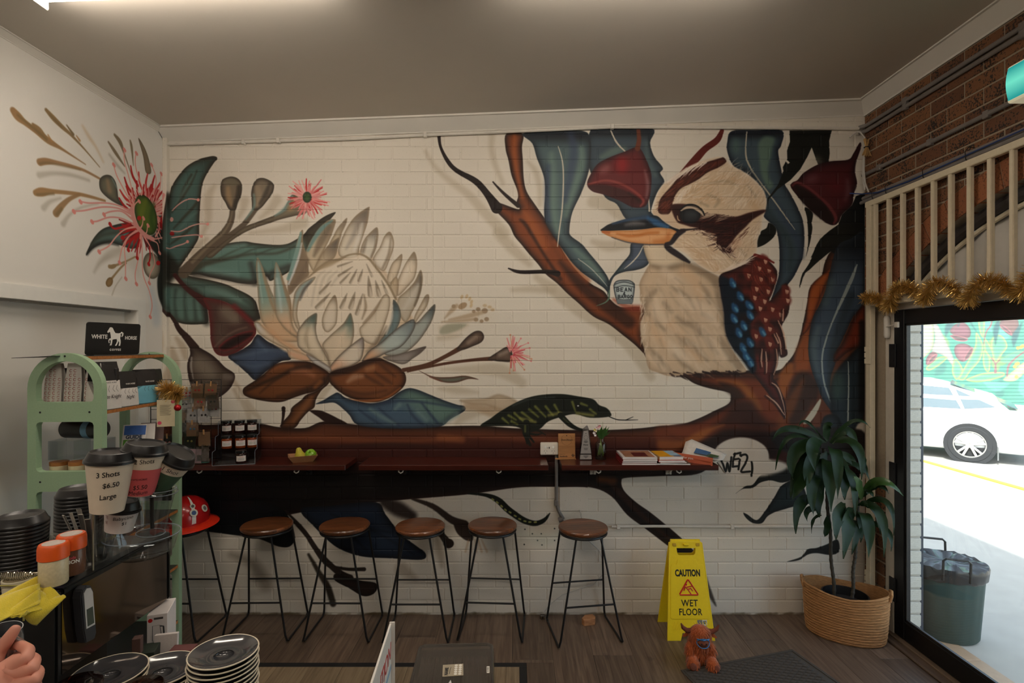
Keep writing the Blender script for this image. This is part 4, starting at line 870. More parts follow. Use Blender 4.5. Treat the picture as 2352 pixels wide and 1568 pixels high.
S('C', [(1640,1080),(1600,1200),(1580,1330)],[12,18,12],(112,122,44),6,.7); S('C', [(1730,1120),(1700,1260),(1720,1400)],[10,16,12],(52,80,34),7,.7)
stam = [('C', [(1275,670),(1310,790),(1370,910),(1450,1060),(1500,1200)]),('C', [(1395,500),(1400,640),(1440,780),(1480,950),(1500,1150)]),('C', [(1530,540),(1520,640),(1540,760),(1600,940),(1590,1010)]),('C', [(1700,670),(1750,800),(1750,920),(1720,1000)]),('C', [(1810,770),(1800,930),(1760,1040)]),('C', [(1890,960),(1860,1070),(1760,1140)]),
        ('C', [(900,1085),(1000,1105),(1200,1105),(1350,1140),(1460,1200)]),('C', [(825,1195),(940,1190),(1150,1150),(1330,1165),(1470,1230)]),('C', [(1165,1230),(1250,1200),(1370,1200),(1480,1280)]),('C', [(1030,1310),(1090,1310),(1230,1265),(1370,1280),(1510,1350)]),
        ('L', [(1110,668),(1220,610),(1310,500),(1410,420),(1540,390)]),('L', [(1340,790),(1370,640),(1430,520),(1530,440)]),('L', [(1410,970),(1410,780),(1400,620),(1450,500),(1560,430)]),('L', [(1530,1030),(1520,920),(1560,720),(1580,480)]),('L', [(1685,1400),(1710,1280),(1680,1120),(1610,930),(1600,700),(1590,480)]),
        ('L', [(1675,1020),(1690,920),(1740,800),(1700,640),(1620,500)]),('L', [(1790,680),(1770,580),(1700,540),(1600,470)]),('L', [(1840,510),(1740,530),(1640,500),(1560,400),(1500,250)]),('L', [(1610,290),(1600,370),(1570,420)]),('L', [(1660,370),(1650,450),(1620,490)]),('L', [(1780,290),(1790,420),(1750,500)]),('L', [(1560,100),(1510,160),(1520,330),(1590,450)])]
for fr, p in stam:
    S(fr, p, [3.2] + [3.6] * (len(p) - 2) + [6], PN if fr == 'C' and p[0][1] > 900 else SL, .8)
    S(fr, [p[0],(p[0][0] + 10, p[0][1] + 14)],8.5,(222,140,132),.8)
S('L', [(1480,200),(1500,300),(1550,400),(1640,490),(1730,530)],[12,12,13,12,8], PN, 1)
for fr, p in (('L', [(1235,360),(1270,405),(1330,410),(1470,360)]),('L', [(1670,810),(1690,730),(1680,620)]),('L', [(1440,650),(1470,560),(1530,500)]),('L', [(1540,740),(1545,640),(1570,540)])):
    S(fr, p, 5, RD, .8); S(fr, [p[0],(p[0][0] + 6, p[0][1] + 8)],9, RD, .8)
for x, y, c in ((1920,320, SL),(1930,420, SL),(1935,472, RD),(1780,800, RD),(1380,515, RD),(1565,295, RD)): E('L', x, y, 24,26, c, soft=1)
LEFTPAINT = lp.image('mural_paint_left')
# stamens that run on over the corner onto the back wall
P, S, E, M, R = mu.P, mu.S, mu.E, mu.M, mu.R
for p in ([(170,700),(260,620),(360,570),(465,580)],[(160,930),(260,935),(370,880),(475,850),(570,852)],[(170,1005),(300,985),(440,972),(500,990)],[(140,1130),(220,1100),(300,1075),(345,1050)]):
    S('A', p, [2.5,3,3,2.5],(206,156,148),.8); E('A', p[-1][0], p[-1][1],17,18,(226,150,140), soft=.8)
E('A', 165,800,22,26,(206,150,140), soft=.8); E('A', 170,960,26,22,(150,28,32), soft=.8); S('A', [(-10,400),(40,560),(30,720)],16, RD, 1); S('A', [(100,540),(60,640)],10,(214,150,144),1)
bpy.data.images.remove(MURAL)
MURAL = mu.image('mural_paint')
# ---------------------------------------------------------------- shell materials
def wall_paint(name, img, axes, x0, x1, z0, z1, rough=0.55, pits=0.25):
    """paint on masonry: the painted sheet laid on the wall plane by position, with pits and roller texture"""
    m = bpy.data.materials.new(name); m.use_nodes = True
    nt = m.node_tree; b = nt.nodes['Principled BSDF']
    g = nt.nodes.new('ShaderNodeNewGeometry'); s = nt.nodes.new('ShaderNodeSeparateXYZ')
    nt.links.new(g.outputs['Position'], s.inputs[0])
    c = nt.nodes.new('ShaderNodeCombineXYZ')
    for k, (ax, lo, hi) in enumerate(((axes, x0, x1),('Z', z0, z1))):
        r = nt.nodes.new('ShaderNodeMapRange'); r.clamp = False
        r.inputs['From Min'].default_value = lo; r.inputs['From Max'].default_value = hi
        nt.links.new(s.outputs[ax], r.inputs['Value']); nt.links.new(r.outputs[0], c.inputs[k])
    t = nt.nodes.new('ShaderNodeTexImage'); t.image = img; t.extension = 'EXTEND'; t.interpolation = 'Cubic'
    nt.links.new(c.outputs[0], t.inputs[0])
    n = nt.nodes.new('ShaderNodeTexNoise'); n.inputs['Scale'].default_value = 260; n.inputs['Detail'].default_value = 3
    nt.links.new(g.outputs['Position'], n.inputs['Vector'])
    n3 = nt.nodes.new('ShaderNodeTexNoise'); n3.inputs['Scale'].default_value = 120; n3.inputs['Detail'].default_value = 2
    nt.links.new(g.outputs['Position'], n3.inputs['Vector'])
    rp = nt.nodes.new('ShaderNodeMapRange'); rp.inputs['From Min'].default_value = 0.27; rp.inputs['From Max'].default_value = 0.34; rp.inputs['To Min'].default_value = 1 - pits
    nt.links.new(n3.outputs['Fac'], rp.inputs['Value'])
    n2 = nt.nodes.new('ShaderNodeTexNoise'); n2.inputs['Scale'].default_value = 1.3
    nt.links.new(g.outputs['Position'], n2.inputs['Vector'])
    r2 = nt.nodes.new('ShaderNodeMapRange'); r2.inputs['To Min'].default_value = 0.93; r2.inputs['To Max'].default_value = 1.05
    nt.links.new(n2.outputs['Fac'], r2.inputs['Value'])
    mm = nt.nodes.new('ShaderNodeMath'); mm.operation = 'MULTIPLY'
    nt.links.new(rp.outputs[0], mm.inputs[0]); nt.links.new(r2.outputs[0], mm.inputs[1])
    mu_ = nt.nodes.new('ShaderNodeMix'); mu_.data_type = 'RGBA'; mu_.blend_type = 'MULTIPLY'; mu_.inputs['Factor'].default_value = 1
    nt.links.new(t.outputs[0], mu_.inputs['A']); nt.links.new(mm.outputs[0], mu_.inputs['B'])
    nt.links.new(mu_.outputs['Result'], b.inputs['Base Color'])
    bp = nt.nodes.new('ShaderNodeBump'); bp.inputs['Strength'].default_value = 0.35; bp.inputs['Distance'].default_value = 0.002
    nt.links.new(n.outputs['Fac'], bp.inputs['Height']); nt.links.new(bp.outputs[0], b.inputs['Normal'])
    b.inputs['Roughness'].default_value = rough; b.inputs['Specular IOR Level'].default_value = 0.3
    return m
def wx(p): return (p - CX) * D / F
def wz(p): return CH - (p - CY) * D / F
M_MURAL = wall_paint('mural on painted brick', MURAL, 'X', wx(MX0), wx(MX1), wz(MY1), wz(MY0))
M_LEFT = wall_paint('mural on plaster', LEFTPAINT, 'Y', -1.45,0.0,3.36 - 1.9,3.36,0.5,0.0)
M_PLASTER = mat('white plaster', (232,229,222),0.6, vary=0.02, vscale=3, bump=0.05, bscale=80)
M_CEIL = mat('ceiling paint', (206,198,187),0.8, vary=0.03, vscale=1.5, bump=0.05, bscale=60)
M_CORN = mat('cornice paint', (224,219,210),0.5, vary=0.03, vscale=5)
M_TRIM = mat('white gloss trim', (228,226,220),0.35, vary=0.02)
M_BLACKF = mat('black door frame', (13,13,15),0.35, vary=0.05)
M_CREAM = mat('cream metal', (214,202,176),0.4, vary=0.05, vscale=40, bump=0.05)
M_PIPE = mat('white painted pipe', (214,208,198),0.45, vary=0.05)
M_GREYP = mat('grey conduit', (120,114,110),0.5, vary=0.08)
def brick_mat(name, c1, c2, spot=(38,30,28), amt=0.5):
    m = bpy.data.materials.new(name); m.use_nodes = True
    nt = m.node_tree; b = nt.nodes['Principled BSDF']
    g = nt.nodes.new('ShaderNodeNewGeometry'); oi = nt.nodes.new('ShaderNodeObjectInfo')
    mx = nt.nodes.new('ShaderNodeMix'); mx.data_type = 'RGBA'; mx.inputs['A'].default_value = lin(c1); mx.inputs['B'].default_value = lin(c2)
    nt.links.new(oi.outputs['Random'], mx.inputs['Factor'])
    n = nt.nodes.new('ShaderNodeTexNoise'); n.inputs['Scale'].default_value = 95; n.inputs['Detail'].default_value = 3
    nt.links.new(g.outputs['Position'], n.inputs['Vector'])
    n2 = nt.nodes.new('ShaderNodeTexNoise'); n2.inputs['Scale'].default_value = 9; n2.inputs['Detail'].default_value = 1
    nt.links.new(g.outputs['Position'], n2.inputs['Vector'])
    ad = nt.nodes.new('ShaderNodeMath'); ad.operation = 'MULTIPLY_ADD'; ad.inputs[1].default_value = 0.45
    nt.links.new(n2.outputs['Fac'], ad.inputs[0]); nt.links.new(n.outputs['Fac'], ad.inputs[2])
    r = nt.nodes.new('ShaderNodeMapRange'); r.inputs['From Min'].default_value = 0.765; r.inputs['From Max'].default_value = 0.83; r.inputs['To Max'].default_value = amt
    nt.links.new(ad.outputs[0], r.inputs['Value'])
    m2 = nt.nodes.new('ShaderNodeMix'); m2.data_type = 'RGBA'; m2.inputs['B'].default_value = lin(spot)
    nt.links.new(r.outputs[0], m2.inputs['Factor']); nt.links.new(mx.outputs['Result'], m2.inputs['A'])
    nt.links.new(m2.outputs['Result'], b.inputs['Base Color'])
    bp = nt.nodes.new('ShaderNodeBump'); bp.inputs['Strength'].default_value = 0.4; bp.inputs['Distance'].default_value = 0.003
    nt.links.new(n.outputs['Fac'], bp.inputs['Height']); nt.links.new(bp.outputs[0], b.inputs['Normal'])
    b.inputs['Roughness'].default_value = 0.75
    return m
M_BRICK = brick_mat('speckled brown brick', (98,63,43),(128,86,54), spot=(32,27,25), amt=0.95)
M_ARCHB = brick_mat('orange arch brick', (138,84,54),(160,100,62), amt=0.5)
M_MORT = mat('grey mortar', (150,136,116),0.9, vary=0.1, vscale=60, bump=0.3)
M_WBRICK = mat('textured white brick', (196,190,178),0.8, vary=0.14, vscale=60, bump=0.9, bscale=50, stretch=(1,1,3))
def floor_mat(name, ca, cb):
    m = bpy.data.materials.new(name); m.use_nodes = True
    nt = m.node_tree; b = nt.nodes['Principled BSDF']
    g = nt.nodes.new('ShaderNodeNewGeometry'); oi = nt.nodes.new('ShaderNodeObjectInfo')
    mp = nt.nodes.new('ShaderNodeVectorMath'); mp.operation = 'MULTIPLY'; mp.inputs[1].default_value = (60,3.2,1)
    nt.links.new(g.outputs['Position'], mp.inputs[0])
    ro = nt.nodes.new('ShaderNodeMath'); ro.operation = 'MULTIPLY'; ro.inputs[1].default_value = 97
    nt.links.new(oi.outputs['Random'], ro.inputs[0])
    va = nt.nodes.new('ShaderNodeVectorMath'); va.operation = 'ADD'
    nt.links.new(mp.outputs[0], va.inputs[0]); nt.links.new(ro.outputs[0], va.inputs[1])
    n = nt.nodes.new('ShaderNodeTexNoise'); n.inputs['Scale'].default_value = 1; n.inputs['Detail'].default_value = 6; n.inputs['Distortion'].default_value = 0.6
    nt.links.new(va.outputs[0], n.inputs['Vector'])
    n2 = nt.nodes.new('ShaderNodeTexNoise'); n2.inputs['Scale'].default_value = 7; n2.inputs['Detail'].default_value = 2
    nt.links.new(g.outputs['Position'], n2.inputs['Vector'])
    kn = nt.nodes.new('ShaderNodeMapRange'); kn.inputs['From Min'].default_value = 0.66; kn.inputs['From Max'].default_value = 0.8; kn.inputs['To Max'].default_value = 0.55
    nt.links.new(n2.outputs['Fac'], kn.inputs['Value'])
    r = nt.nodes.new('ShaderNodeMapRange'); r.inputs['From Min'].default_value = 0.3; r.inputs['From Max'].default_value = 0.7
    nt.links.new(n.outputs['Fac'], r.inputs['Value'])
    mx = nt.nodes.new('ShaderNodeMix'); mx.data_type = 'RGBA'; mx.inputs['A'].default_value = lin(ca); mx.inputs['B'].default_value = lin(cb)
    nt.links.new(r.outputs[0], mx.inputs['Factor'])
    mk = nt.nodes.new('ShaderNodeMix'); mk.data_type = 'RGBA'; mk.inputs['B'].default_value = lin((52,40,32))
    nt.links.new(kn.outputs[0], mk.inputs['Factor']); nt.links.new(mx.outputs['Result'], mk.inputs['A'])
    br = nt.nodes.new('ShaderNodeMapRange'); br.inputs['To Min'].default_value = 0.72; br.inputs['To Max'].default_value = 1.15
    nt.links.new(oi.outputs['Random'], br.inputs['Value'])
    ml = nt.nodes.new('ShaderNodeMix'); ml.data_type = 'RGBA'; ml.blend_type = 'MULTIPLY'; ml.inputs['Factor'].default_value = 1
    nt.links.new(mk.outputs['Result'], ml.inputs['A']); nt.links.new(br.outputs[0], ml.inputs['B'])
    nt.links.new(ml.outputs['Result'], b.inputs['Base Color'])
    bp = nt.nodes.new('ShaderNodeBump'); bp.inputs['Strength'].default_value = 0.12; bp.inputs['Distance'].default_value = 0.002
    nt.links.new(n.outputs['Fac'], bp.inputs['Height']); nt.links.new(bp.outputs[0], b.inputs['Normal'])
    b.inputs['Roughness'].default_value = 0.42; b.inputs['Specular IOR Level'].default_value = 0.4
    return m
M_FLOOR = floor_mat('brown vinyl plank', (80,63,51),(116,97,81))
M_FLOORL = floor_mat('pale vinyl plank', (124,104,80),(160,140,112))
def ceil_z(x): return 3.355 + 0.0385 * (x + 2.404)
XL, XR, YB = -2.438,2.414,-7.0
# ---------------------------------------------------------------- floor
b = B(); box(b, XL - .1, XR + .1, YB, 0.02,-0.16,-0.004)
floor = struct('floor', b, mat('floor joint', (40,32,26),0.8))
rnd = random.Random(5)
PW = 0.2435
BX0, BX1, BY0, BY1, BS = -1.62,0.06,-1.75,-0.575,0.042       # black strip round the paler planks
def plank(x0, x1, y0, y1, m, name='plank'):
    if x1 - x0 < .005 or y1 - y0 < .005: return
    b = B(); box(b, -(x1 - x0) / 2 + .0007,(x1 - x0) / 2 - .0007,-(y1 - y0) / 2 + .0007,(y1 - y0) / 2 - .0007,-0.004,0.0, bevel=0.0008)
    obj(name, b, m, floor, loc=((x0 + x1) / 2,(y0 + y1) / 2,0))
i = 0
x = -2.438 + (-0.022)
while x < XR:
    x1 = x + PW
    y = 0.0; first = True
    while y > -4.2:
        y0 = y - (0.3 + 1.2 * rnd.random() if first else 1.22 + .6 * rnd.random()); first = False
        a0, a1 = max(x, XL), min(x1, XR)
        if a1 > BX0 and a0 < BX1 and y0 < BY1 and y > BY0:        # cut round the inlay
            plank(a0, a1, max(y0, BY1), y, M_FLOOR)
            plank(a0, a1, y0, min(y, BY0), M_FLOOR)
            lo, hi = max(y0, BY0), min(y, BY1)
            if hi > lo:
                plank(a0, min(a1, BX0), lo, hi, M_FLOOR); plank(max(a0, BX1), a1, lo, hi, M_FLOOR)
        else: plank(a0, a1, y0, y, M_FLOOR)
        y = y0
    x = x1
M_STRIP = mat('black border strip', (26,25,26),0.5)
for a in ((BX0, BX1, BY1 - BS, BY1),(BX0, BX1, BY0, BY0 + BS),(BX0, BX0 + BS, BY0 + BS, BY1 - BS),(BX1 - BS, BX1, BY0 + BS, BY1 - BS)): plank(*a, M_STRIP, 'border_strip')
x = BX0 + BS
while x < BX1 - BS:
    plank(x, min(x + .19, BX1 - BS), BY0 + BS, BY1 - BS, M_FLOORL); x += .19
# ---------------------------------------------------------------- painted brick wall with the mural
b = B(); box(b, XL - .12, XR + .02,0.0035,0.24,-0.1,3.7)
wall_back = struct('wall_back', b, M_MURAL)
def brick_mesh(name, w, h, t, m, ch=0.0022):
    """one brick face: chamfered front, sides run back into the mortar (x right, z up, front at -y)"""
    b = B()
    o = [b.verts.new((sx * w / 2, t, sz * h / 2)) for sx, sz in ((-1,-1),(1,-1),(1,1),(-1,1))]
    c = [b.verts.new((sx * w / 2, ch * .8, sz * h / 2)) for sx, sz in ((-1,-1),(1,-1),(1,1),(-1,1))]
    f = [b.verts.new((sx * (w / 2 - ch),0, sz * (h / 2 - ch))) for sx, sz in ((-1,-1),(1,-1),(1,1),(-1,1))]
    for k in range(4):
        j = (k + 1) % 4
        b.faces.new((o[k], o[j], c[j], c[k])); b.faces.new((c[k], c[j], f[j], f[k]))
    b.faces.new(f)
    return mesh(name, b, m)
CP, BL, JT = 0.0873,0.2375,0.0085
spots = []
z = 0.0983; row = 0
rows = [(0.012,0.0983 - JT / 2)]
while z < 3.56:
    rows.append((z + JT / 2, z + CP - JT / 2)); z += CP
XJ = wx(993.5)
for r, (z0, z1) in enumerate(rows):
    k = r - 1
    off = wx(783.5) if k % 2 == 0 else wx(822.5)
    n0 = int(math.floor((XL - off) / BL)) - 1
    xa = off + n0 * BL
    while xa < XR:
        l, rr = max(xa + JT / 2, XL + .004), min(xa + BL - JT / 2, XR - .004)
        if rr - l > .02:
            if l < XJ < rr:                                       # straight control joint
                for p, q in ((l, XJ - .004),(XJ + .004, rr)):
                    if q - p > .015: spots.append((p, q, z0, z1))
            else: spots.append((l, rr, z0, z1))
        xa += BL
spots.sort(key=lambda s: abs((s[0] + s[1]) / 2 - .2) * .55 + abs((s[2] + s[3]) / 2 - 1.75))
shared = {}
rest = B()
for n, (l, rr, z0, z1) in enumerate(spots):
    key = (round(rr - l, 3), round(z1 - z0,3))
    if key not in shared: shared[key] = brick_mesh('brick', rr - l, z1 - z0,0.012, M_MURAL)
    jit = (rnd.random() - .5) * .0012
    if n < 300: obj('brick', shared[key], None, wall_back, loc=((l + rr) / 2, jit, (z0 + z1) / 2), rot=((rnd.random() - .5) * .004,0,(rnd.random() - .5) * .003))
    else:
        t = bmesh.new(); t.from_mesh(shared[key]); tm = bpy.data.meshes.new('t'); t.transform(Matrix.Translation(((l + rr) / 2, jit, (z0 + z1) / 2))); t.to_mesh(tm); rest.from_mesh(tm); t.free(); bpy.data.meshes.remove(tm)
o = obj('brick_infill', rest, M_MURAL, wall_back); o['kind'] = 'stuff'
# narrow plaster return in the left corner
b = B(); box(b, XL, wx(389),-.03,.004,2.161 - 2.16,3.30, bevel=.002)
struct('trim_1', b, M_MURAL)
# ---------------------------------------------------------------- left wall: plaster, opening with architrave
OY0, OY1, OZ = -2.35,-0.286,2.090
b = B()
box(b, XL - .2, XL, OY1,0.0,0,3.5); box(b, XL - .2, XL, YB, OY0,0,3.5); box(b, XL - .2, XL, OY0, OY1, OZ, 3.5)
wall_left = struct('wall_left', b, M_LEFT)
b = B(); box(b, XL - .16, XL - .075, OY0, OY1,0, OZ)
door1 = struct('door_1', b, M_PLASTER)
AW, AT = .07,.014
b = B(); prism(b, [(OY0 - AW, OZ + AW),(OY1 + AW, OZ + AW),(OY1, OZ),(OY0, OZ)], AT, Matrix(((0,0,1, XL),(1,0,0,0),(0,1,0,0),(0,0,0,1)))); obj('architrave', b, M_TRIM, door1)
b = B(); prism(b, [(OY1,0),(OY1, OZ),(OY1 + AW, OZ + AW),(OY1 + AW, 0)], AT, Matrix(((0,0,1, XL),(1,0,0,0),(0,1,0,0),(0,0,0,1)))); obj('architrave', b, M_TRIM, door1)
b = B(); prism(b, [(OY0,0),(OY0, OZ),(OY0 - AW, OZ + AW),(OY0 - AW, 0)], AT, Matrix(((0,0,1, XL),(1,0,0,0),(0,1,0,0),(0,0,0,1)))); obj('architrave', b, M_TRIM, door1)
b = B(); box(b, XL - .05, XL - .034, OY0, OY1, OZ - .012, OZ); obj('track', b, mat('aluminium track', (150,150,146),.4,0.6), door1)
# ---------------------------------------------------------------- ceiling and cornices
b = B()
v = [b.verts.new(p) for p in ((XL - .2, YB, ceil_z(XL - .2)),(XR + .4, YB, ceil_z(XR + .4)),(XR + .4,.24, ceil_z(XR + .4)),(XL - .2,.24, ceil_z(XL - .2)))]
v2 = [b.verts.new(q.co + Vector((0,0,.35))) for q in v]
b.faces.new(v); b.faces.new(v2[::-1])
for k in range(4): b.faces.new((v[k], v[(k + 1) % 4], v2[(k + 1) % 4], v2[k]))
struct('ceiling', b, M_CEIL)
def cornice(name, p, q, inward, proj, drop, m, flat=0.012):
    """coved moulding from p to q along a wall at ceiling height; inward = unit vector into the room"""
    p, q, n = Vector(p), Vector(q), Vector(inward)
    prof = [(proj, 0.0),(proj, -flat)] + [(proj - flat * .3 - (proj - flat * 1.2) * math.sin(t),-flat - (drop - flat * 2) * (1 - math.cos(t))) for t in [k * PI / 2 / 6 for k in range(7)]] + [(flat * .5,-drop),(0,-drop)]
    b = B()
    rows_ = []
    for e in (p, q): rows_.append([b.verts.new(e + n * a + Vector((0,0, c))) for a, c in prof])
    for k in range(len(prof) - 1): b.faces.new((rows_[0][k], rows_[0][k + 1], rows_[1][k + 1], rows_[1][k]))
    b.faces.new((rows_[0][0], rows_[1][0], rows_[1][-1], rows_[0][-1]))
    b.faces.new(rows_[0]); b.faces.new(rows_[1])
    return struct(name, b, m)
cornice('trim_2', (XL, 0, ceil_z(XL)),(XR, 0, ceil_z(XR)),(0,-1,0),.10,.085, M_CORN)
cornice('trim_3', (XR, YB, ceil_z(XR)),(XR, 0, ceil_z(XR)),(-1,0,0),.09,.088, M_CORN)
cornice('trim_4', (XL, YB, ceil_z(XL)),(XL, 0, ceil_z(XL)),(1,0,0),.034,.032, M_CORN, .006)
# ---------------------------------------------------------------- right wall: brown brick, arch over the glass doors
AY, AZ, RI, RE = -1.418,0.984,1.69,1.828           # arch centre and radii on the wall
NY = -0.209                                           # door jamb line
SPZ = AZ + math.sqrt(RI ** 2 - (AY - NY) ** 2)        # springing
NY2 = 2 * AY - NY
def arc(R, a0, a1, n): return [(AY + R * math.cos(a0 + (a1 - a0) * k / n), AZ + R * math.sin(a0 + (a1 - a0) * k / n)) for k in range(n + 1)]
TH = math.asin((SPZ - AZ) / RI)
XT = Matrix(((0,0,1,0),(1,0,0,0),(0,1,0,0),(0,0,0,1)))       # (y, z, depth) -> world
b = B()
outl = [(0.0,-.05),(0.0,3.75),(YB, 3.75),(YB, -.05),(NY2,-.05)] + [(NY2, SPZ)] + arc(RI, PI - TH, TH, 28)[1:-1] + [(NY, SPZ),(NY, -.05)]
prism(b, outl, .11, Matrix.Translation((XR + .004,0,0)) @ XT)
bmesh.ops.triangulate(b, faces=[f for f in b.faces if len(f.verts) > 4])
wall_right = struct('wall_right', b, M_MORT)
def cut_half(poly, c, R):
    """keep what lies outside the circle (per brick the circle is close to straight)"""
    out = []
    for (x0, y0),(x1, y1) in zip(poly, poly[1:] + poly[:1]):
        d0, d1 = math.hypot(x0 - c[0], y0 - c[1]) - R, math.hypot(x1 - c[0], y1 - c[1]) - R
        if d0 >= 0: out.append((x0, y0))
        if (d0 > 0) != (d1 > 0):
            lo, hi = 0.0,1.0
            for _ in range(20):
                m_ = (lo + hi) / 2
                dm = math.hypot(x0 + (x1 - x0) * m_ - c[0], y0 + (y1 - y0) * m_ - c[1]) - R
                if (dm > 0) == (d0 > 0): lo = m_
                else: hi = m_
            out.append((x0 + (x1 - x0) * lo, y0 + (y1 - y0) * lo))
    return out
def brick_poly(poly, m, par, name='brick', x=XR, jit=.003):
    cx_, cy_ = sum(p[0] for p in poly) / len(poly), sum(p[1] for p in poly) / len(poly)
    b = B()
    n = len(poly)
    fr = [b.verts.new((0, p[0] - cx_ + (.0015 if p[0] < cx_ else -.0015), p[1] - cy_ + (.0015 if p[1] < cy_ else -.0015))) for p in poly]
    md = [b.verts.new((.002, p[0] - cx_, p[1] - cy_)) for p in poly]
    bk = [b.verts.new((.012, p[0] - cx_, p[1] - cy_)) for p in poly]
    b.faces.new(fr)
    for k in range(n):
        j = (k + 1) % n
        b.faces.new((fr[k], md[k], md[j], fr[j])); b.faces.new((md[k], bk[k], bk[j], md[j]))
    return obj(name, b, m, par, loc=(x + (rnd.random() - .5) * jit, cx_, cy_))
nb = 0
far = B()
for r in range(41):
    z0 = 0.0083 + r * .0862; z1 = z0 + .0762
    off = -.122 if r % 2 else -.002
    y1 = off + .24
    while y1 > -4.5:
        a1, a0 = min(y1 - .005,-.004), y1 - .235
        y1 -= .24
        if a1 - a0 < .015 or z0 > 3.5: continue
        poly = [(a0, z0),(a1, z0),(a1, z1),(a0, z1)]
        if z0 < SPZ and a0 < NY and a1 > NY2:
            if a1 <= NY + .0 and a1 <= NY: 
                if not (a0 < NY2): continue
            if a0 < NY < a1: poly = [(NY, z0),(a1, z0),(a1, z1),(NY, z1)]
            elif a0 < NY2 < a1: poly = [(a0, z0),(NY2, z0),(NY2, z1),(a0, z1)]
            if (poly[1][0] - poly[0][0]) < .015: continue
        if z1 > AZ and math.hypot((a0 + a1) / 2 - AY, z1 - AZ) < RE + .3:
            poly = cut_half(poly, (AY, AZ), RE + .008)
            if len(poly) < 3: continue
            ar = abs(sum(p[0] * q[1] - q[0] * p[1] for p, q in zip(poly, poly[1:] + poly[:1]))) / 2
            if ar < .0008: continue
        if a0 > -1.75:
            brick_poly(poly, M_BRICK, wall_right); nb += 1
        else: prism(far, poly, .012, Matrix.Translation((XR, 0,0)) @ XT)
o = obj('brick_infill', far, M_BRICK, wall_right); o['kind'] = 'stuff'
na = 16
for k in range(na):
    g = .0042 / RI
    a0 = TH + (PI - 2 * TH) * k / na + g; a1 = TH + (PI - 2 * TH) * (k + 1) / na - g
    q = arc(RI, a0, a1,3) + arc(RE, a1, a0,3)
    b = B(); cx_ = sum(p[0] for p in q) / len(q); cz_ = sum(p[1] for p in q) / len(q)
    prism(b, [(p[0] - cx_, p[1] - cz_) for p in q],.11, XT)
    obj('arch_brick', b, M_ARCHB, wall_right, loc=(XR - .003, cx_, cz_))
# dark steel arch bar, cream bead and the corrugated panel that fills the arch
M_STEEL = mat('dark grey steel', (62,58,58),.45,.2)
TH2 = TH + .0
b = B(); tube(b, [(XR + .075, y, z) for y, z in arc(RI - .035, PI - TH2 - .02, TH2 + .02,30)],.034,10)
archbar = struct('trim_5', b, M_STEEL, smooth=True)
b = B(); tube(b, [(XR + .088, y, z) for y, z in arc(RI - .082, PI - TH2 - .03, TH2 + .03,30)],.013,8)
obj('bead', b, M_CREAM, archbar, smooth=True)
M_PANEL = mat('pale corrugated panel', (206,202,194),.55, vary=.03)
b = B()
g_ = []
for k in range(121):
    y = NY2 + (NY - NY2) * k / 120
    top = AZ + math.sqrt(max((RI - .05) ** 2 - (y - AY) ** 2,0))
    xx = XR + .105 + .007 * math.sin(y * 2 * PI / .205)
    g_.append([(xx, y, 2.10),(xx, y, max(top, 2.101))])
sheet(b, g_)
panel = struct('trim_6', b, M_PANEL, smooth=True)
md = panel.modifiers.new('thick', 'SOLIDIFY'); md.thickness = .006; md.offset = 1
# ---------------------------------------------------------------- glass doors in the arch opening
DY0, DZ = -0.286,2.092
M_GLASS = glass_mat('door glass', (244,250,249),.035, haze=.06)
b = B()
box(b, XR + .005, XR + .085, NY, DY0 + .001,0, DZ + .04, bevel=.003)
box(b, XR + .005, XR + .085, NY2,2 * AY - DY0 - .001,0, DZ + .04, bevel=.003)
box(b, XR + .005, XR + .085, NY2, NY, DZ, DZ + .04, bevel=.003)
jamb = struct('trim_7', b, mat('door jamb paint', (198,190,176),.45, vary=.06))
b = B(); box(b, XR - .02, XR + .1, NY2, NY, -.004,.022, bevel=.004)
struct('trim_8', b, mat('timber sill', (110,92,76),.5, vary=.12, vscale=20))
b = B(); box(b, XR - .075, XR - .02, NY2, NY + .0,.0002,.012, bevel=.004); struct('trim_9', b, M_FLOOR)
def leaf(n, ya, yb, hinge):
    """one glazed leaf between ya > yb"""
    w = .088
    d = bpy.data.objects.new('door_%d' % n, None); COL.objects.link(d); d.location = (XR + .03,(ya + yb) / 2,0); d['kind'] = 'structure'
    c = (ya + yb) / 2
    for y0, y1 in ((ya, ya - w),(yb + w, yb)):
        b = B(); box(b, -.022,.022, y0 - c, y1 - c, .025, DZ - .003, bevel=.003); obj('stile', b, M_BLACKF, d)
    b = B(); box(b, -.022,.022, yb + w - c, ya - w - c, .025,.142, bevel=.003); obj('bottom_rail', b, M_BLACKF, d)
    b = B(); box(b, -.022,.022, yb + w - c, ya - w - c, DZ - .092, DZ - .003, bevel=.003); obj('top_rail', b, M_BLACKF, d)
    b = B(); box(b, -.003,.003, yb + w - .004 - c, ya - w + .004 - c, .138, DZ - .088); obj('pane', b, M_GLASS, d)
    for y0, y1, z0, z1 in ((ya - w, ya - w - .012,.142, DZ - .092),(yb + w, yb + w + .012,.142, DZ - .092),(ya - w, yb + w, .142,.154),(ya - w, yb + w, DZ - .104, DZ - .092)):
        b = B(); box(b, -.014,-.003, y0 - c, y1 - c, z0, z1, bevel=.001); obj('glazing_bead', b, mat('bronze bead', (58,56,54),.35,.5), d)
    for z in (.30,1.04,1.80):
        b = B(); box(b, -.03,-.02, hinge - .03 - c, hinge + .03 - c, z - .075, z + .075, bevel=.002)
        for s in (-1,1): lathe(b, [(0,.0025),(.005,.0015),(.005,0)],8, Matrix.Translation((-.030, hinge - .012 - c, z + s * .035)) @ Matrix.Rotation(-PI / 2,4, 'Y'))
        obj('hinge', b, mat('black hinge', (16,17,22),.4), d)
    return d
door2 = leaf(2, DY0,-1.372, DY0 + .008)
door3 = leaf(3,-1.376,2 * AY - DY0,2 * AY - DY0 - .008)
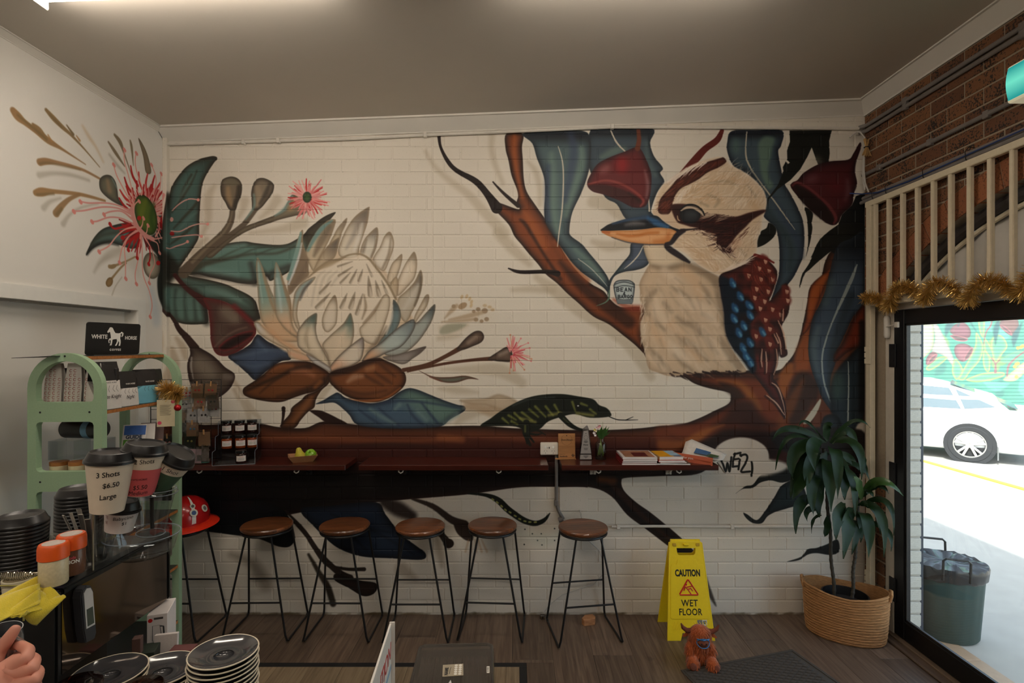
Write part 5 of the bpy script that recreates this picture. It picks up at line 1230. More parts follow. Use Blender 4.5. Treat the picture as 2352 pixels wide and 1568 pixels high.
# outer skin of the shop front seen through the glass
M_OUT = mat('outer render', (190,182,170),.8, vary=.06, vscale=20)
b = B(); box(b, XR + .205,2.728,-.098,.9,-.3,3.9); box(b, XR + .205,2.728, YB, -2.75,-.3,3.9); box(b, XR + .205,2.728,-2.75,-.098,2.75,3.9); box(b, XR + .114,2.735,-2.75,-.1,2.74,2.75)
outer = struct('wall_outer', b, M_OUT)
for r in range(34):
    z0 = -.20 + r * .0862
    if z0 > 2.72: break
    b = B(); box(b, -.056,.056,0,.013,.003,.0765, bevel=.004)
    for v_ in b.verts: v_.co.y += (rnd.random() - .5) * .002
    obj('brick', b, M_WBRICK, outer, loc=(2.672 + (rnd.random() - .5) * .002,-.112, z0))
b = B(); box(b, 2.729,2.760,-.09,-.02,-.3,2.9, bevel=.004); struct('trim_10', b, mat('navy corner strip', (38,48,62),.5))  # thin dark blue strip down the outer corner
# remaining enclosure behind the camera
b = B(); box(b, XL - .2, XR + .3, YB - .1, YB, -.1,3.75); struct('wall_front', b, M_PLASTER)
# ---------------------------------------------------------------- fluorescent battens
def batten(label, x0, x1, y, g='ceiling battens'):
    zc = ceil_z((x0 + x1) / 2); L = x1 - x0
    t = thing('fluorescent_batten', label, 'light', ((x0 + x1) / 2, y, zc),(0,-math.atan(.0385),0))
    b = B(); box(b, -L / 2, L / 2,-.05,.05,-.03,0, bevel=.004); obj('housing', b, M_TRIM, t)
    for s in (-1,1):
        b = B(); box(b, s * L / 2 - .012 * (s > 0), s * L / 2 + .012 * (s < 0),-.09,.09,-.088,0, bevel=.006); obj('end_cap', b, M_TRIM, t)
    b = B()
    pr = [(-.085,-.012)] + [(-.085 * math.cos(a),-.03 - .055 * math.sin(a)) for a in [k * PI / 10 for k in range(11)]] + [(.085,-.012)]
    prism(b, pr, L - .026, Matrix.Translation((-L / 2 + .013,0,0)) @ XT)
    m = bpy.data.materials.get('lit diffuser')
    if m is None:
        m = bpy.data.materials.new('lit diffuser'); m.use_nodes = True
        bs = m.node_tree.nodes['Principled BSDF']; bs.inputs['Base Color'].default_value = (.9,.9,.88,1)
        bs.inputs['Emission Color'].default_value = (1.0,0.89,0.76,1); bs.inputs['Emission Strength'].default_value = LAMP
    obj('diffuser', b, m, t, smooth=True)
    return t
batten('lit ceiling batten at top left, its end in the picture', -2.0,-.78,-1.55)
batten('lit ceiling batten above the centre of the mural, out of the top edge', -.06,1.16,-1.55)
batten('lit ceiling batten far behind the viewer, left', -2.0,-.78,-4.6)
batten('lit ceiling batten far behind the viewer, right', -.06,1.16,-4.6)
# ---------------------------------------------------------------- street outside
M_PAVE = mat('pale concrete', (176,170,160),.85, vary=.06, vscale=6, bump=.2, bscale=40)
b = B(); box(b, 2.60,4.99,-9,14,-.5,-.14, bevel=.004); box(b, 5.0,7.05,-9,14,-.5,-.141, bevel=.004)
path = struct('pavement', b, M_PAVE)
for k in range(9):
    b = B(); box(b, 2.735,2.955,-.32 - .3 * k, -.025 - .3 * k, -.139,-.132, bevel=.003); obj('tile', b, mat('tan threshold tile', (178,146,116),.5, vary=.1), path)
b = B(); box(b, 7.05,7.20,-9,14,-.5,-.135, bevel=.02, seg=2); kerb = struct('kerb', b, mat('yellow kerb paint', (232,176,60),.7, vary=.05))
b = B(); box(b, 7.20,60,-30,60,-.7,-.25); struct('road', b, mat('road asphalt', (168,164,158),.9, vary=.1, vscale=8, bump=.2))
b = B(); box(b, -30,2.6,.9,60,-.8,-.3); box(b, -30,60,-60,-30,-.8,-.3); struct('ground', b, mat('ground', (150,146,130),.9))
# painted wall across the street
FR['S'] = (2100,720,5.6)
sp = Paint(900,760, lambda x, y: ((x - 2010) * 2.0,(y - 640) * 2.0),2.0,(66,142,122))
for i in range(70):
    x, y = sp.rng.rand() * 2600 - 700, sp.rng.rand() * 1900 - 300
    a = sp.rng.rand() * 6.3; L = 160 + 200 * sp.rng.rand()
    sp.S('S', [(x, y),(x + L * .5 * math.cos(a), y + L * .5 * math.sin(a)),(x + L * math.cos(a + .3), y + L * math.sin(a + .3))],[3,22,3],[(70,160,128),(120,168,92),(60,120,110),(90,176,150)][i % 4],3)
LGn, LYe = (86,168,128),(176,186,92)
for p, c, e in (([(150,100),(230,110),(250,300),(230,440),(150,540),(60,560),(60,100)],(196,190,160),(160,170,110)),([(230,110),(300,150),(380,300),(420,380),(500,560),(500,680),(400,560),(300,510),(220,480),(260,320)],(190,182,168),(140,134,126)),
                ([(790,240),(850,320),(885,440),(840,600),(720,740),(640,850),(560,830),(640,690),(720,540),(780,400)], LGn, LYe),([(820,60),(900,60),(890,300),(840,240)], LGn, LYe),([(900,310),(980,420),(1040,540),(980,580),(900,470)], LGn, LYe),
                ([(985,400),(1010,310),(1080,270),(1150,310),(1195,420),(1130,520),(1050,620),(1010,560)], LGn, LYe),([(660,850),(760,800),(900,760),(1130,750),(1150,800),(1000,850),(800,880)], LGn, LYe),([(150,690),(300,560),(420,560),(350,640),(200,730)], LGn, LYe),
                ([(890,470),(970,560),(965,730),(920,740),(880,640)], LGn, LYe),([(1100,600),(1250,500),(1411,480),(1411,560),(1250,640)], LGn, (100,150,110)),([(520,580),(600,660),(620,760),(540,850),(480,740)], LGn, LYe),([(1140,850),(1260,740),(1411,620),(1460,700),(1300,860)],(196,196,150),(160,170,110))):
    sp.P('S', p, c, e, 4)
for p, c in (([(455,230),(500,150),(620,110),(700,170),(725,250),(690,310),(560,300)],(130,70,84)),([(510,480),(540,400),(640,385),(720,420),(740,480),(650,610),(560,590)],(150,84,96)),([(1090,140),(1150,60),(1300,50),(1340,130),(1320,230),(1255,285),(1170,240)],(120,76,76)),([(150,580),(220,490),(295,520),(250,610),(160,660)],(140,74,84))):
    sp.P('S', p, c, (96,60,66),5)
for p in ([(460,280),(520,272),(640,300),(690,330),(640,358),(540,345),(470,300)],[(630,610),(650,540),(720,440),(755,440),(740,510),(680,590),(630,612)],[(1100,140),(1160,160),(1230,220),(1255,280),(1190,240),(1110,180),(1100,140)],[(160,650),(200,570),(280,515),(290,545),(230,620),(160,655)]): sp.P('S', p, (84,58,62),(190,96,108),2.2)
for p, w in (([(1000,60),(980,150),(930,220),(900,320),(890,400)],[3,4,3,2]),([(1411,490),(1300,570),(1210,670),(1190,800)],[4,4,5,4]),([(990,570),(1040,650),(1040,750)],[3,4,7]),([(1040,650),(1100,590)],3)): sp.S('S', p, w, (142,84,90),1)
for x, y in ((1370,430),(1330,440),(1390,415),(1310,650),(1290,680),(1330,640),(1310,810)): sp.E('S', x, y, 24,22,(232,176,70))
for p in ([(600,60),(560,160)],[(560,60),(440,160),(400,290)],[(1090,60),(1050,200),(1040,400)],[(1380,120),(1290,300),(1275,420)],[(700,80),(790,220)]): sp.S('S', p, [3,14,2],(50,84,90),3)
sp.a = sp.a * .62 + np.array((150,158,150), np.float32) / 255 * .38  # washed-out glare and haze blended into the mural colours as pale grey
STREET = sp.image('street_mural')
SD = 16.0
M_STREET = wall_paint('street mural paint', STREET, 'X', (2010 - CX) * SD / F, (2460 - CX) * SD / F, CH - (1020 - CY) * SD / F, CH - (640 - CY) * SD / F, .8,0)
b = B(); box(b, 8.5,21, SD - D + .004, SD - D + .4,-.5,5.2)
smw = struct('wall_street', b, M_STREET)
b = B()
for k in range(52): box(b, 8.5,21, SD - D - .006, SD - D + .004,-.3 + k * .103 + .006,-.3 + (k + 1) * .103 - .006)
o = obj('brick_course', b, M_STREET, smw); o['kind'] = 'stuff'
# ---------------------------------------------------------------- wall bench in three boards
def wood(name, c1, c2, scale=(3,60,60), rough=0.3, rand=0.0, coat=0.0):
    """timber: grain stretched along x of the object, tone by piece"""
    if name in MATS: return MATS[name]
    m = bpy.data.materials.new(name); m.use_nodes = True
    nt = m.node_tree; b = nt.nodes['Principled BSDF']
    tc = nt.nodes.new('ShaderNodeTexCoord'); oi = nt.nodes.new('ShaderNodeObjectInfo')
    mp = nt.nodes.new('ShaderNodeVectorMath'); mp.operation = 'MULTIPLY'; mp.inputs[1].default_value = scale
    nt.links.new(tc.outputs['Object'], mp.inputs[0])
    mu_ = nt.nodes.new('ShaderNodeMath'); mu_.operation = 'MULTIPLY'; mu_.inputs[1].default_value = 61
    nt.links.new(oi.outputs['Random'], mu_.inputs[0])
    va = nt.nodes.new('ShaderNodeVectorMath'); va.operation = 'ADD'
    nt.links.new(mp.outputs[0], va.inputs[0]); nt.links.new(mu_.outputs[0], va.inputs[1])
    n = nt.nodes.new('ShaderNodeTexNoise'); n.inputs['Scale'].default_value = 1; n.inputs['Detail'].default_value = 5; n.inputs['Distortion'].default_value = .8
    nt.links.new(va.outputs[0], n.inputs['Vector'])
    r = nt.nodes.new('ShaderNodeMapRange'); r.inputs['From Min'].default_value = .3; r.inputs['From Max'].default_value = .7
    nt.links.new(n.outputs['Fac'], r.inputs['Value'])
    mx = nt.nodes.new('ShaderNodeMix'); mx.data_type = 'RGBA'; mx.inputs['A'].default_value = lin(c1); mx.inputs['B'].default_value = lin(c2)
    nt.links.new(r.outputs[0], mx.inputs['Factor'])
    br = nt.nodes.new('ShaderNodeMapRange'); br.inputs['To Min'].default_value = 1 - rand; br.inputs['To Max'].default_value = 1 + rand
    nt.links.new(oi.outputs['Random'], br.inputs['Value'])
    ml = nt.nodes.new('ShaderNodeMix'); ml.data_type = 'RGBA'; ml.blend_type = 'MULTIPLY'; ml.inputs['Factor'].default_value = 1
    nt.links.new(mx.outputs['Result'], ml.inputs['A']); nt.links.new(br.outputs[0], ml.inputs['B'])
    nt.links.new(ml.outputs['Result'], b.inputs['Base Color'])
    b.inputs['Roughness'].default_value = rough; b.inputs['Coat Weight'].default_value = coat; b.inputs['Coat Roughness'].default_value = .15
    MATS[name] = m
    return m
M_JARRAH = wood('dark red jarrah', (46,16,10),(80,30,19),(2,45,45),.28,.1,.25)
M_WHITEM = mat('white steel', (206,200,190),.4, vary=.05)
BZ0, BZ1, BYF = 1.059,1.093,-.266
def bench(label, x0, x1, brk, dark):
    c = (x0 + x1) / 2
    t = thing('wall_bench', label, 'bench', (c, -.13, BZ0),0, 'wall bench boards')
    b = B(); box(b, x0 - c, x1 - c, -.136,.128,0, BZ1 - BZ0, bevel=.0025); obj('board', b, M_JARRAH, t)
    for p in brk:
        bx = (p - CX) * 3.7 / F - c
        b = B()
        wm = M_BLACKF if dark else M_WHITEM
        box(b, bx - .020, bx - .008,.118,.128,-.085,-.002); box(b, bx + .008, bx + .020,.118,.128,-.085,-.002); box(b, bx - .008, bx + .008,.124,.128,-.085,-.002)
        for s in (-1,1): lathe(b, [(0,.004),(.006,.003),(.006,0)],8, Matrix.Translation((bx + s * .014,.118,-.066)) @ Matrix.Rotation(PI / 2,4, 'X'))
        o = obj('bracket', b, wm, t)
        b = B(); box(b, bx - .009, bx + .009,-.105,.12,-.006,-.0005)
        tube(b, [(bx, .112,-.07),(bx, .04,-.035),(bx, -.03,-.008)],.006,6)
        obj('bracket_arm', b, wm, o)
        b = B(); tube(b, [(bx - .012,-.10,-.004),(bx - .010,-.112,-.014),(bx + .004,-.116,-.022),(bx + .016,-.112,-.016),(bx + .018,-.104,-.006)],.0045,6); obj('bracket_hook', b, M_WHITEM, o)
    return t
bench('left length of dark red timber wall bench, behind the jar stand', -2.32,-1.104,(489,702), True)
bench('middle length of dark red timber wall bench, empty on top', -1.018,.207,(931,1146), True)
bench('right length of dark red timber wall bench, holding magazines', .293,1.306,(1365,1542), False)
# ---------------------------------------------------------------- services on the mural wall
def tubething(name, label, cat, pts, r, m, seg=10, group=None, clips=(), cm=None):
    b = B(); c = Vector(pts[0]); tube(b, [Vector(p) - c for p in pts], r, seg)
    o = tag(obj(name, b, m, loc=c, smooth=True), label, cat, group)
    for p in clips:
        b = B(); q = Vector(p) - c
        box(b, q.x - .012, q.x + .012, q.y - r * 1.5, q.y + r * 1.2, q.z - r * 1.6, q.z + r * 1.6, bevel=.003); obj('clip', b, cm or m, o)
    return o
def wp(x, y, off=.016): p = px(x, y, D - off); return p
tubething('conduit', 'white conduit under the cornice along the top of the mural wall', 'conduit', [wp(381,331), wp(800,319), wp(977,310), wp(1270,298), wp(1400,292), wp(1552,292), wp(1824,294.5), wp(1972,295.5)],.0105, M_PIPE, clips=[wp(560,326), wp(640,323.5), wp(977,310), wp(1406,291.5)])
tubething('conduit', 'grey conduit dropping from the gap between bench boards', 'conduit', [wp(1278,1046), wp(1278,1155), wp(1282,1170), wp(1287,1180), wp(1294,1191)],.0115, M_GREYP, clips=[wp(1277,1154)])
b = B(); lathe(b, [(0,0),(.018,0),(.018,.03),(.013,.034),(0,.034)],12, Matrix.Rotation(PI / 2.4,4, 'Y'))
tag(obj('pipe_elbow', b, M_GREYP, loc=wp(1283,1194), smooth=True), 'open grey pipe elbow at the foot of the conduit', 'elbow')
tubething('conduit', 'white painted pipe low on the wall, right of the last stool', 'conduit', [wp(1405,1209,.012), wp(1500,1208,.012), wp(1680,1209,.012), wp(1900,1209,.012)],.0095, M_PIPE, clips=[wp(1420,1209,.012), wp(1681,1209,.012)])
b = B(); box(b, -.097,.097,-.006,.006,-.1325,.1325, bevel=.002)
tag(obj('cover_plate', b, M_MURAL, loc=(.396,-.0065,.853)), 'flat square cover plate under the bench, painted black across its top', 'plate')
M_OUTL = mat('outlet plastic', (226,218,206),.35, vary=.02)
t = thing('power_outlet', 'white double power outlet on the wall above the bench gap', 'outlet', (.227,-.001,1.154))
b = B(); box(b, -.0615,.0615,-.034,0,-.042,.042, bevel=.004, seg=2); obj('mounting_block', b, M_OUTL, t)
b = B(); box(b, -.059,.059,-.041,-.034,-.037,.037, bevel=.003, seg=2); pl = obj('face_plate', b, M_OUTL, t)
for s in (-1,1):
    b = B(); lathe(b, [(0,.005),(.0075,.0045),(.0085,0)],14, Matrix.Translation((s * .026,-.041,.013)) @ Matrix.Rotation(PI / 2,4, 'X')); obj('switch', b, mat('switch white', (236,234,228),.3, vary=0), t, smooth=True)
    b = B()
    for dx, dz, a in ((-.009,-.012,.5),(.009,-.012,-.5),(0,-.026,0)): box(b, -.001,.001,-.0418,-.0405,-.004,.004, Matrix.Translation((s * .026 + dx, 0, dz)) @ Matrix.Rotation(a, 4, 'Y'))
    obj('pin_slots', b, mat('slot black', (20,18,18),.6, vary=0), t)
b = B(); box(b, -.004,.002,-.0418,-.0405,.004,.016); box(b, -.013,-.010,-.0418,-.0405,.006,.013); obj('usb_port', b, MATS['slot black'], t)
# loose cable and a timber offcut on the floor
M_CABLE = mat('white cable', (190,184,176),.5)
tubething('cable', 'thin white cable looping down the wall behind the right stool', 'cable', [wp(1331,1170,.02), wp(1350,1240,.02), wp(1375,1262,.03), wp(1386,1290,.03), wp(1384,1320,.03), wp(1362,1342,.03), wp(1330,1352,.03), wp(1290,1366,.03), wp(1265,1386,.03), wp(1250,1404,.03)],.0032, M_CABLE, 6)
t = thing('cable_plug', 'dark plug on the end of the cable, on the floor by the wall', 'plug', (px(1246,1412,3.72).x, -.055,0))
b = B(); box(b, -.018,.018,-.014,.014,0,.026, bevel=.005); obj('body', b, mat('dark plug', (54,46,40),.5), t)
b = B(); box(b, -.012,-.009,-.026,-.014,.010,.018); box(b, .009,.012,-.026,-.014,.010,.018); obj('pin', b, mat('brass', (170,140,80),.3,.9), t)
M_OFF = wood('raw offcut', (150,100,64),(188,134,90),(12,60,60),.7)
b = B(); prism(b, [(-.045,-.03),(.03,-.034),(.048,-.006),(.044,.032),(-.012,.036),(-.05,.0)],.042, Matrix.Rotation(.3,4, 'Z'))
bmesh.ops.bevel(b, geom=b.edges[:], offset=.002, segments=1, affect='EDGES')
tag(obj('timber_offcut', b, M_OFF, loc=(.485,-.12,0)), 'small raw timber offcut on the floor behind the right stool', 'offcut')
# ---------------------------------------------------------------- bar stools
M_IRON = mat('black powder coat', (17,17,18),.42, vary=.08)
M_SLAT = wood('acacia slats', (76,42,24),(128,76,42),(9,70,70),.33,.35,.2)
def make_stool(label):
    t = thing('bar_stool', label, 'stool', group='bar stools along the mural wall')
    R_ = .161
    b = B(); lathe(b, [(0,0),(R_ - .012,0),(R_ - .006,.004),(R_ - .006,.010),(0,.010)],40); seat = obj('seat', b, M_SLAT, t, loc=(0,0,.661))
    n = 7
    for k in range(n):
        y0, y1 = -R_ + 2 * R_ * k / n + .0003,-R_ + 2 * R_ * (k + 1) / n - .0003
        def half(y, r): return math.sqrt(max(r * r - y * y, 0))
        def outline(r):
            ys = [max(min(y0 + (y1 - y0) * q / 6, r * .9995),-r * .9995) for q in range(7)]
            return [(half(y, r), y) for y in ys] + [(-half(y, r), y) for y in reversed(ys)]
        b = B(); rings = []
        for r, z in ((R_ - .004,.008),(R_, .014),(R_, .022),(R_ - .006,.029)):
            rings.append([b.verts.new((x, y, z)) for x, y in outline(r)])
        for p, q in zip(rings, rings[1:]):
            m_ = len(p)
            for i_ in range(m_):
                j_ = (i_ + 1) % m_
                b.faces.new((p[i_], p[j_], q[j_], q[i_]))
        b.faces.new(rings[-1]); b.faces.new(rings[0][::-1])
        bmesh.ops.remove_doubles(b, verts=b.verts[:], dist=.00005)
        obj('slat', b, M_SLAT, seat)
    b = B(); tube(b, [(.150 * math.cos(a),.150 * math.sin(a),.652) for a in [2 * PI * k / 36 for k in range(36)]],.0085,8, closed=True); obj('seat_ring', b, M_IRON, t, smooth=True)
    fo, ft = .006,.0068
    tops = {(-1,-1): (-.08,-.126),(1,-1): (.08,-.126),(-1,1): (-.142,.05),(1,1): (.142,.05)}
    feet = {(-1,-1): (-.203,-.188),(1,-1): (.203,-.188),(-1,1): (-.203,.182),(1,1): (.203,.182)}
    def at(k, z):
        s = (.65 - z) / .65
        return (tops[k][0] + (feet[k][0] - tops[k][0]) * s, tops[k][1] + (feet[k][1] - tops[k][1]) * s, z)
    for k in tops:
        b = B(); f = feet[k]
        tube(b, [at(k, .652), at(k, .3), at(k, .05),(f[0], f[1] - k[1] * .006,.018),(f[0], f[1] - k[1] * .03, ft)], ft, 8); obj('leg', b, M_IRON, t, smooth=True)
    for s in (-1,1):
        b = B(); tube(b, [(s * .203,-.16, ft),(s * .203,.155, ft)], ft, 8); obj('floor_rail', b, M_IRON, t, smooth=True)
    for k, z in ((-1,.245),(1,.275)):
        b = B(); tube(b, [at((-1, k), z), at((1, k), z)],.006,8); obj('crossbar', b, M_IRON, t, smooth=True)
    return t
ST = [(-2.205,3.58,0.0, 'bar stool under the red helmet, leftmost of the row'),(-1.645,3.59,.02, 'second bar stool from the left, right of the helmet stool'),(-1.13,3.585,-.01, 'third bar stool from the left in the row'),
      (-.63,3.57,.0, 'fourth bar stool from the left, below the curling lizard tail side'),(-.157,3.587,-.06, 'fifth bar stool from the left, second from the right'),(.435,3.547,.155, 'bar stool at the right end of the row, apart from the rest')]
stool = make_stool(ST[0][3])
for k, (x, d, a, l) in enumerate(ST):
    if k == 0: stool.location = (x, d - D, 0); stool.rotation_euler.z = a
    else: dup(stool, (x, d - D, 0), a, l)
# ---------------------------------------------------------------- red helmet on the first stool
M_HELM = mat('red helmet shell', (176,26,26),.25, vary=.05, coat=.3)
t = thing('fire_helmet', 'red helmet with white stripe resting on the leftmost stool', 'helmet', (-2.165,-.21,.69))
b = B(); lathe(b, [(.128,.02),(.132,.045),(.13,.08),(.118,.12),(.095,.155),(.06,.178),(.025,.187),(0,.188)],32, sy=1.2); obj('shell', b, M_HELM, t, smooth=True)
b = B(); lathe(b, [(.127,.024),(.15,.022),(.178,.012),(.186,.003),(.186,-.0),(.175,.004),(.127,.012)],32, sy=1.2); obj('brim', b, mat('orange red brim', (226,50,26),.35), t, smooth=True)
def on_shell(a, s):
    pr = [(.131,.035),(.1335,.06),(.1325,.085),(.12,.122),(.097,.157),(.062,.180),(.027,.189)]
    i_ = min(int(s * (len(pr) - 1)), len(pr) - 2); f = s * (len(pr) - 1) - i_
    r = pr[i_][0] + (pr[i_ + 1][0] - pr[i_][0]) * f; z = pr[i_][1] + (pr[i_ + 1][1] - pr[i_][1]) * f
    return Vector(((r + .001) * math.cos(a),(r + .001) * 1.2 * math.sin(a), z + .0008))
b = B(); sheet(b, [[on_shell(-.62 - .09 * (1 - .3 * s), s), on_shell(-.62 + .09 * (1 - .3 * s), s)] for s in [k / 10 for k in range(11)]]); obj('stripe', b, mat('white reflective tape', (226,222,214),.4), t)
for a_, s_, r_, c_ in ((-.62,.42,.024,(40,74,120)),(-.62,.60,.016,(60,52,50)),(-.05,.45,.024,(96,92,90)),(-1.42,.4,.026,(120,104,82))):
    q = on_shell(a_, s_); n_ = Vector((math.cos(a_), math.sin(a_),.45)).normalized()
    b = B(); lathe(b, [(0,.003),(r_ * .5,.003),(r_ * .55,.0035),(r_, .003),(r_, 0)],16, Matrix.Translation(q) @ n_.to_track_quat('Z', 'Y').to_matrix().to_4x4()); o = obj('badge', b, mat('badge %d' % r_.__hash__(),(206,198,180),.4), t)
    b = B(); lathe(b, [(0,.0042),(r_ * .6,.004),(r_ * .6,.003)],14, Matrix.Translation(q) @ n_.to_track_quat('Z', 'Y').to_matrix().to_4x4()); obj('emblem', b, mat('emblem %d' % c_[0], c_, .4), o)
# ---------------------------------------------------------------- wet floor sign
M_YEL = mat('yellow plastic', (238,206,28),.38, vary=.03, vscale=60, bump=.05, bscale=300)
M_INKB = mat('black print', (14,13,12),.5, vary=0)
M_INKR = mat('red print', (196,24,24),.45, vary=0)
t = thing('wet_floor_sign', 'yellow folding caution sign standing on the floor behind the plush cow', 'sign', (1.105,-.218,0))
HS = .60
def sign_panel(name, flip, lean):
    """A-frame leaf: trapezoid with feet, handle hole; local x/y plane is the face"""
    def hw(v): return .1475 - (.1475 - .104) * v / HS
    outer = [(-hw(0),0),(-.066,0),(-.052,.045),(.052,.045),(.066,0),(hw(0),0),(hw(HS) + .001, HS - .012),(hw(HS) - .012, HS),(-hw(HS) + .012, HS),(-hw(HS) - .001, HS - .012)]
    hole = [(-.062,.556),(-.058,.522),(-.046,.512),(.046,.512),(.058,.522),(.062,.556)]
    b = B()
    # left half, right half, strip above and below the hole keep the sheet pierced
    L = [(-hw(0),0),(-.066,0),(-.052,.045),(0,.045),(0,.512),(-.046,.512),(-.058,.522),(-.062,.556),(0,.556),(0, HS),(-hw(HS) + .012, HS),(-hw(HS) - .001, HS - .012)]
    T = Matrix.Translation((0, flip * -.118,0)) @ Matrix.Rotation(flip * -lean, 4, 'X') @ FRONT
    prism(b, L, .006, T, -.003)
    prism(b, [(-x, y) for x, y in reversed(L)],.006, T, -.003)
    for p, q in ((outer[0], outer[9]),(outer[6], outer[5])):                     # rolled edges
        tube(b, [T @ Vector((p[0], p[1],0)), T @ Vector((q[0], q[1],0))],.0045,6)
    o = obj(name, b, M_YEL, t)
    return o, T
LE = math.atan2(.118, HS)
fp, T = sign_panel('front_panel', 1, LE)
sign_panel('rear_panel', -1, LE)
b = B(); prism(b, [(-.124,.135),(-.118,.128),(.118,.128),(.124,.135),(.107,.44),(.1,.455),(.07,.455),(.06,.487),(-.06,.487),(-.07,.455),(-.1,.455),(-.107,.44)],.003, T, .003)
bmesh.ops.bevel(b, geom=[e for e in b.edges], offset=.0012, segments=1, affect='EDGES'); obj('raised_face', b, M_YEL, t)
b = B()
for s in (-1,1):
    for k in range(5): tube(b, [T @ Vector((s * (.022 + .018 * k),.112,.0035)), T @ Vector((s * (.058 + .014 * k),.062,.0035))],.0025,5)
obj('chevrons', b, M_YEL, t)
b = B(); tube(b, [T @ Vector((-.095, HS - .006,-.012)), T @ Vector((.095, HS - .006,-.012))],.016,10); box(b, -.019,.019,-.018,0,-.012,.012, T @ Matrix.Translation((0, HS - .012,.004)), bevel=.006); obj('hinge_bar', b, M_YEL, t, smooth=True)
for s in (-1,1):
    b = B(); box(b, -.012,.012,-.009,.009,.004,.009, T @ Matrix.Translation((s * .076, HS - .022,0)), bevel=.002); obj('hinge_clip', b, mat('clip amber', (190,150,30),.5), t)
def TT(x, y): return T @ Matrix.Translation((x, y, .0064))
text('lettering', 'CAUTION', .056, M_INKB, t, TT(0,.402), bold=.0024, sx=.64)
text('lettering', 'WET', .056, M_INKB, t, TT(.002,.221), bold=.0008, sx=.86, spacing=1.05)
text('lettering', 'FLOOR', .056, M_INKB, t, TT(.004,.168), bold=.0008, sx=.80, spacing=1.05)
b = B()
q = [T @ Vector((x, y, .0068)) for x, y in ((-.058,.272),(-.0585,.276),(-.004,.361),(0,.363),(.004,.361),(.0585,.276),(.058,.272))]
tube(b, q, .0042,6, closed=True); obj('warning_triangle', b, M_INKR, t)
b = B()
for p in ([(-.030,.297),(-.022,.318),(-.016,.322)],[(-.018,.320),(-.002,.302),(.016,.276)],[(-.012,.318),(.006,.322),(.022,.324)],[(-.004,.304),(.014,.312),(.026,.296)]): tube(b, [T @ Vector((x, y, .0066)) for x, y in p],.0036,6)
lathe(b, [(0,.003),(.0065,.001),(.0065,0)],12, TT(-.014,.334)); obj('falling_figure', b, M_INKR, t)
b = B(); box(b, .045,.0765,.088,.122,.0032,.0038, T); o = obj('price_sticker', b, mat('grey sticker', (126,118,112),.5), t)
b = B(); box(b, .0765,.106,.088,.122,.0032,.0038, T); o = obj('barcode_label', b, mat('white sticker', (224,218,206),.5), t)
b = B()
for k in range(9): box(b, .081 + k * .0023,.0818 + k * .0023 + .0006 * (k % 3),.097,.117,.0038,.0041, T)
obj('bars', b, M_INKB, o)
# ---------------------------------------------------------------- plush highland cow
M_FUR = mat('rust plush fur', (176,84,32),.9, vary=.14, vscale=70, bump=.8, bscale=180, sheen=.4)
M_FELT = mat('brown felt', (112,58,38),.9, vary=.06, bump=.2)
t = thing('plush_cow', 'shaggy orange plush cow with blue halter sitting on the mat corner', 'toy', (1.075,-.585,.006),(0,0,-.08))
def blob(b, c, r, seg=14, rings=9, M=None):
    rr = bmesh.ops.create_uvsphere(b, u_segments=seg, v_segments=rings, radius=1.0, matrix=(M or Matrix.Identity(4)) @ Matrix.Translation(c) @ Matrix.Diagonal((r[0], r[1], r[2],1)))
    return rr['verts']
bodyparts = [((0,.02,.062),(.072,.066,.066)),((0,.008,.125),(.064,.058,.062)),((.0,-.004,.172),(.058,.052,.052)),((-.052,-.045,.034),(.030,.044,.032)),((.056,-.055,.034),(.032,.05,.034)),((-.058,-.01,.085),(.026,.03,.045)),((.060,-.01,.08),(.027,.032,.048))]
b = B()
for c, r in bodyparts: blob(b, c, r)
bodym = mesh('body', b, M_FUR, True)
body = obj('body', bodym, None, t)
rm = body.modifiers.new('fuse', 'REMESH'); rm.mode = 'VOXEL'; rm.voxel_size = .006
sm = body.modifiers.new('soft', 'SMOOTH'); sm.iterations = 3
for s in (-1,1):
    b = B(); tube(b, [(s * .045,0,.185),(s * .075,-.004,.188),(s * .098,-.006,.205),(s * .108,-.006,.228)],[.015,.014,.011,.004],10); obj('horn', b, M_FELT, t, smooth=True)
    b = B(); sheet(b, [[(s * .05,.005 - w * .006,.18 - w * .012),(s * .075,-.002,.165 - w * .014),(s * .098,.0,.15 - w * .004)] for w in (-1,0,1)]); o = obj('ear', b, M_FUR, t); o.modifiers.new('t', 'SOLIDIFY').thickness = .006
for x in (-.06,.064):
    b = B(); lathe(b, [(0,.012),(.015,.009),(.021,0),(.018,-.012),(0,-.014)],16, Matrix.Translation((x, -.096 - .006 * (x > 0),.026)) @ Matrix.Rotation(PI / 2 - .25,4, 'X')); obj('hoof', b, M_FELT, t, smooth=True)
b = B(); blob(b, (.004,-.058,.148),(.031,.026,.022)); obj('muzzle', b, M_FELT, t, smooth=True)
for s in (-1,1):
    b = B(); blob(b, (.004 + s * .013,-.081,.150),(.0045,.004,.005),8,6); obj('nostril', b, mat('dark nostril', (40,18,14),.8), t, smooth=True)
M_HALT = mat('blue halter', (44,120,176),.5, vary=.05)
b = B(); tube(b, [(.004 + .036 * math.cos(a),-.056 - .024 * abs(math.sin(a)) * (1 if math.sin(a) < 0 else .6),.150 + .024 * math.sin(a)) for a in [2 * PI * k / 20 for k in range(20)]],.0024,6, closed=True)
tube(b, [(-.034,-.052,.166),(.0,-.082,.172),(.042,-.052,.166)],.0028,6); obj('halter', b, M_HALT, t, smooth=True)
rf = random.Random(11)
b = B()
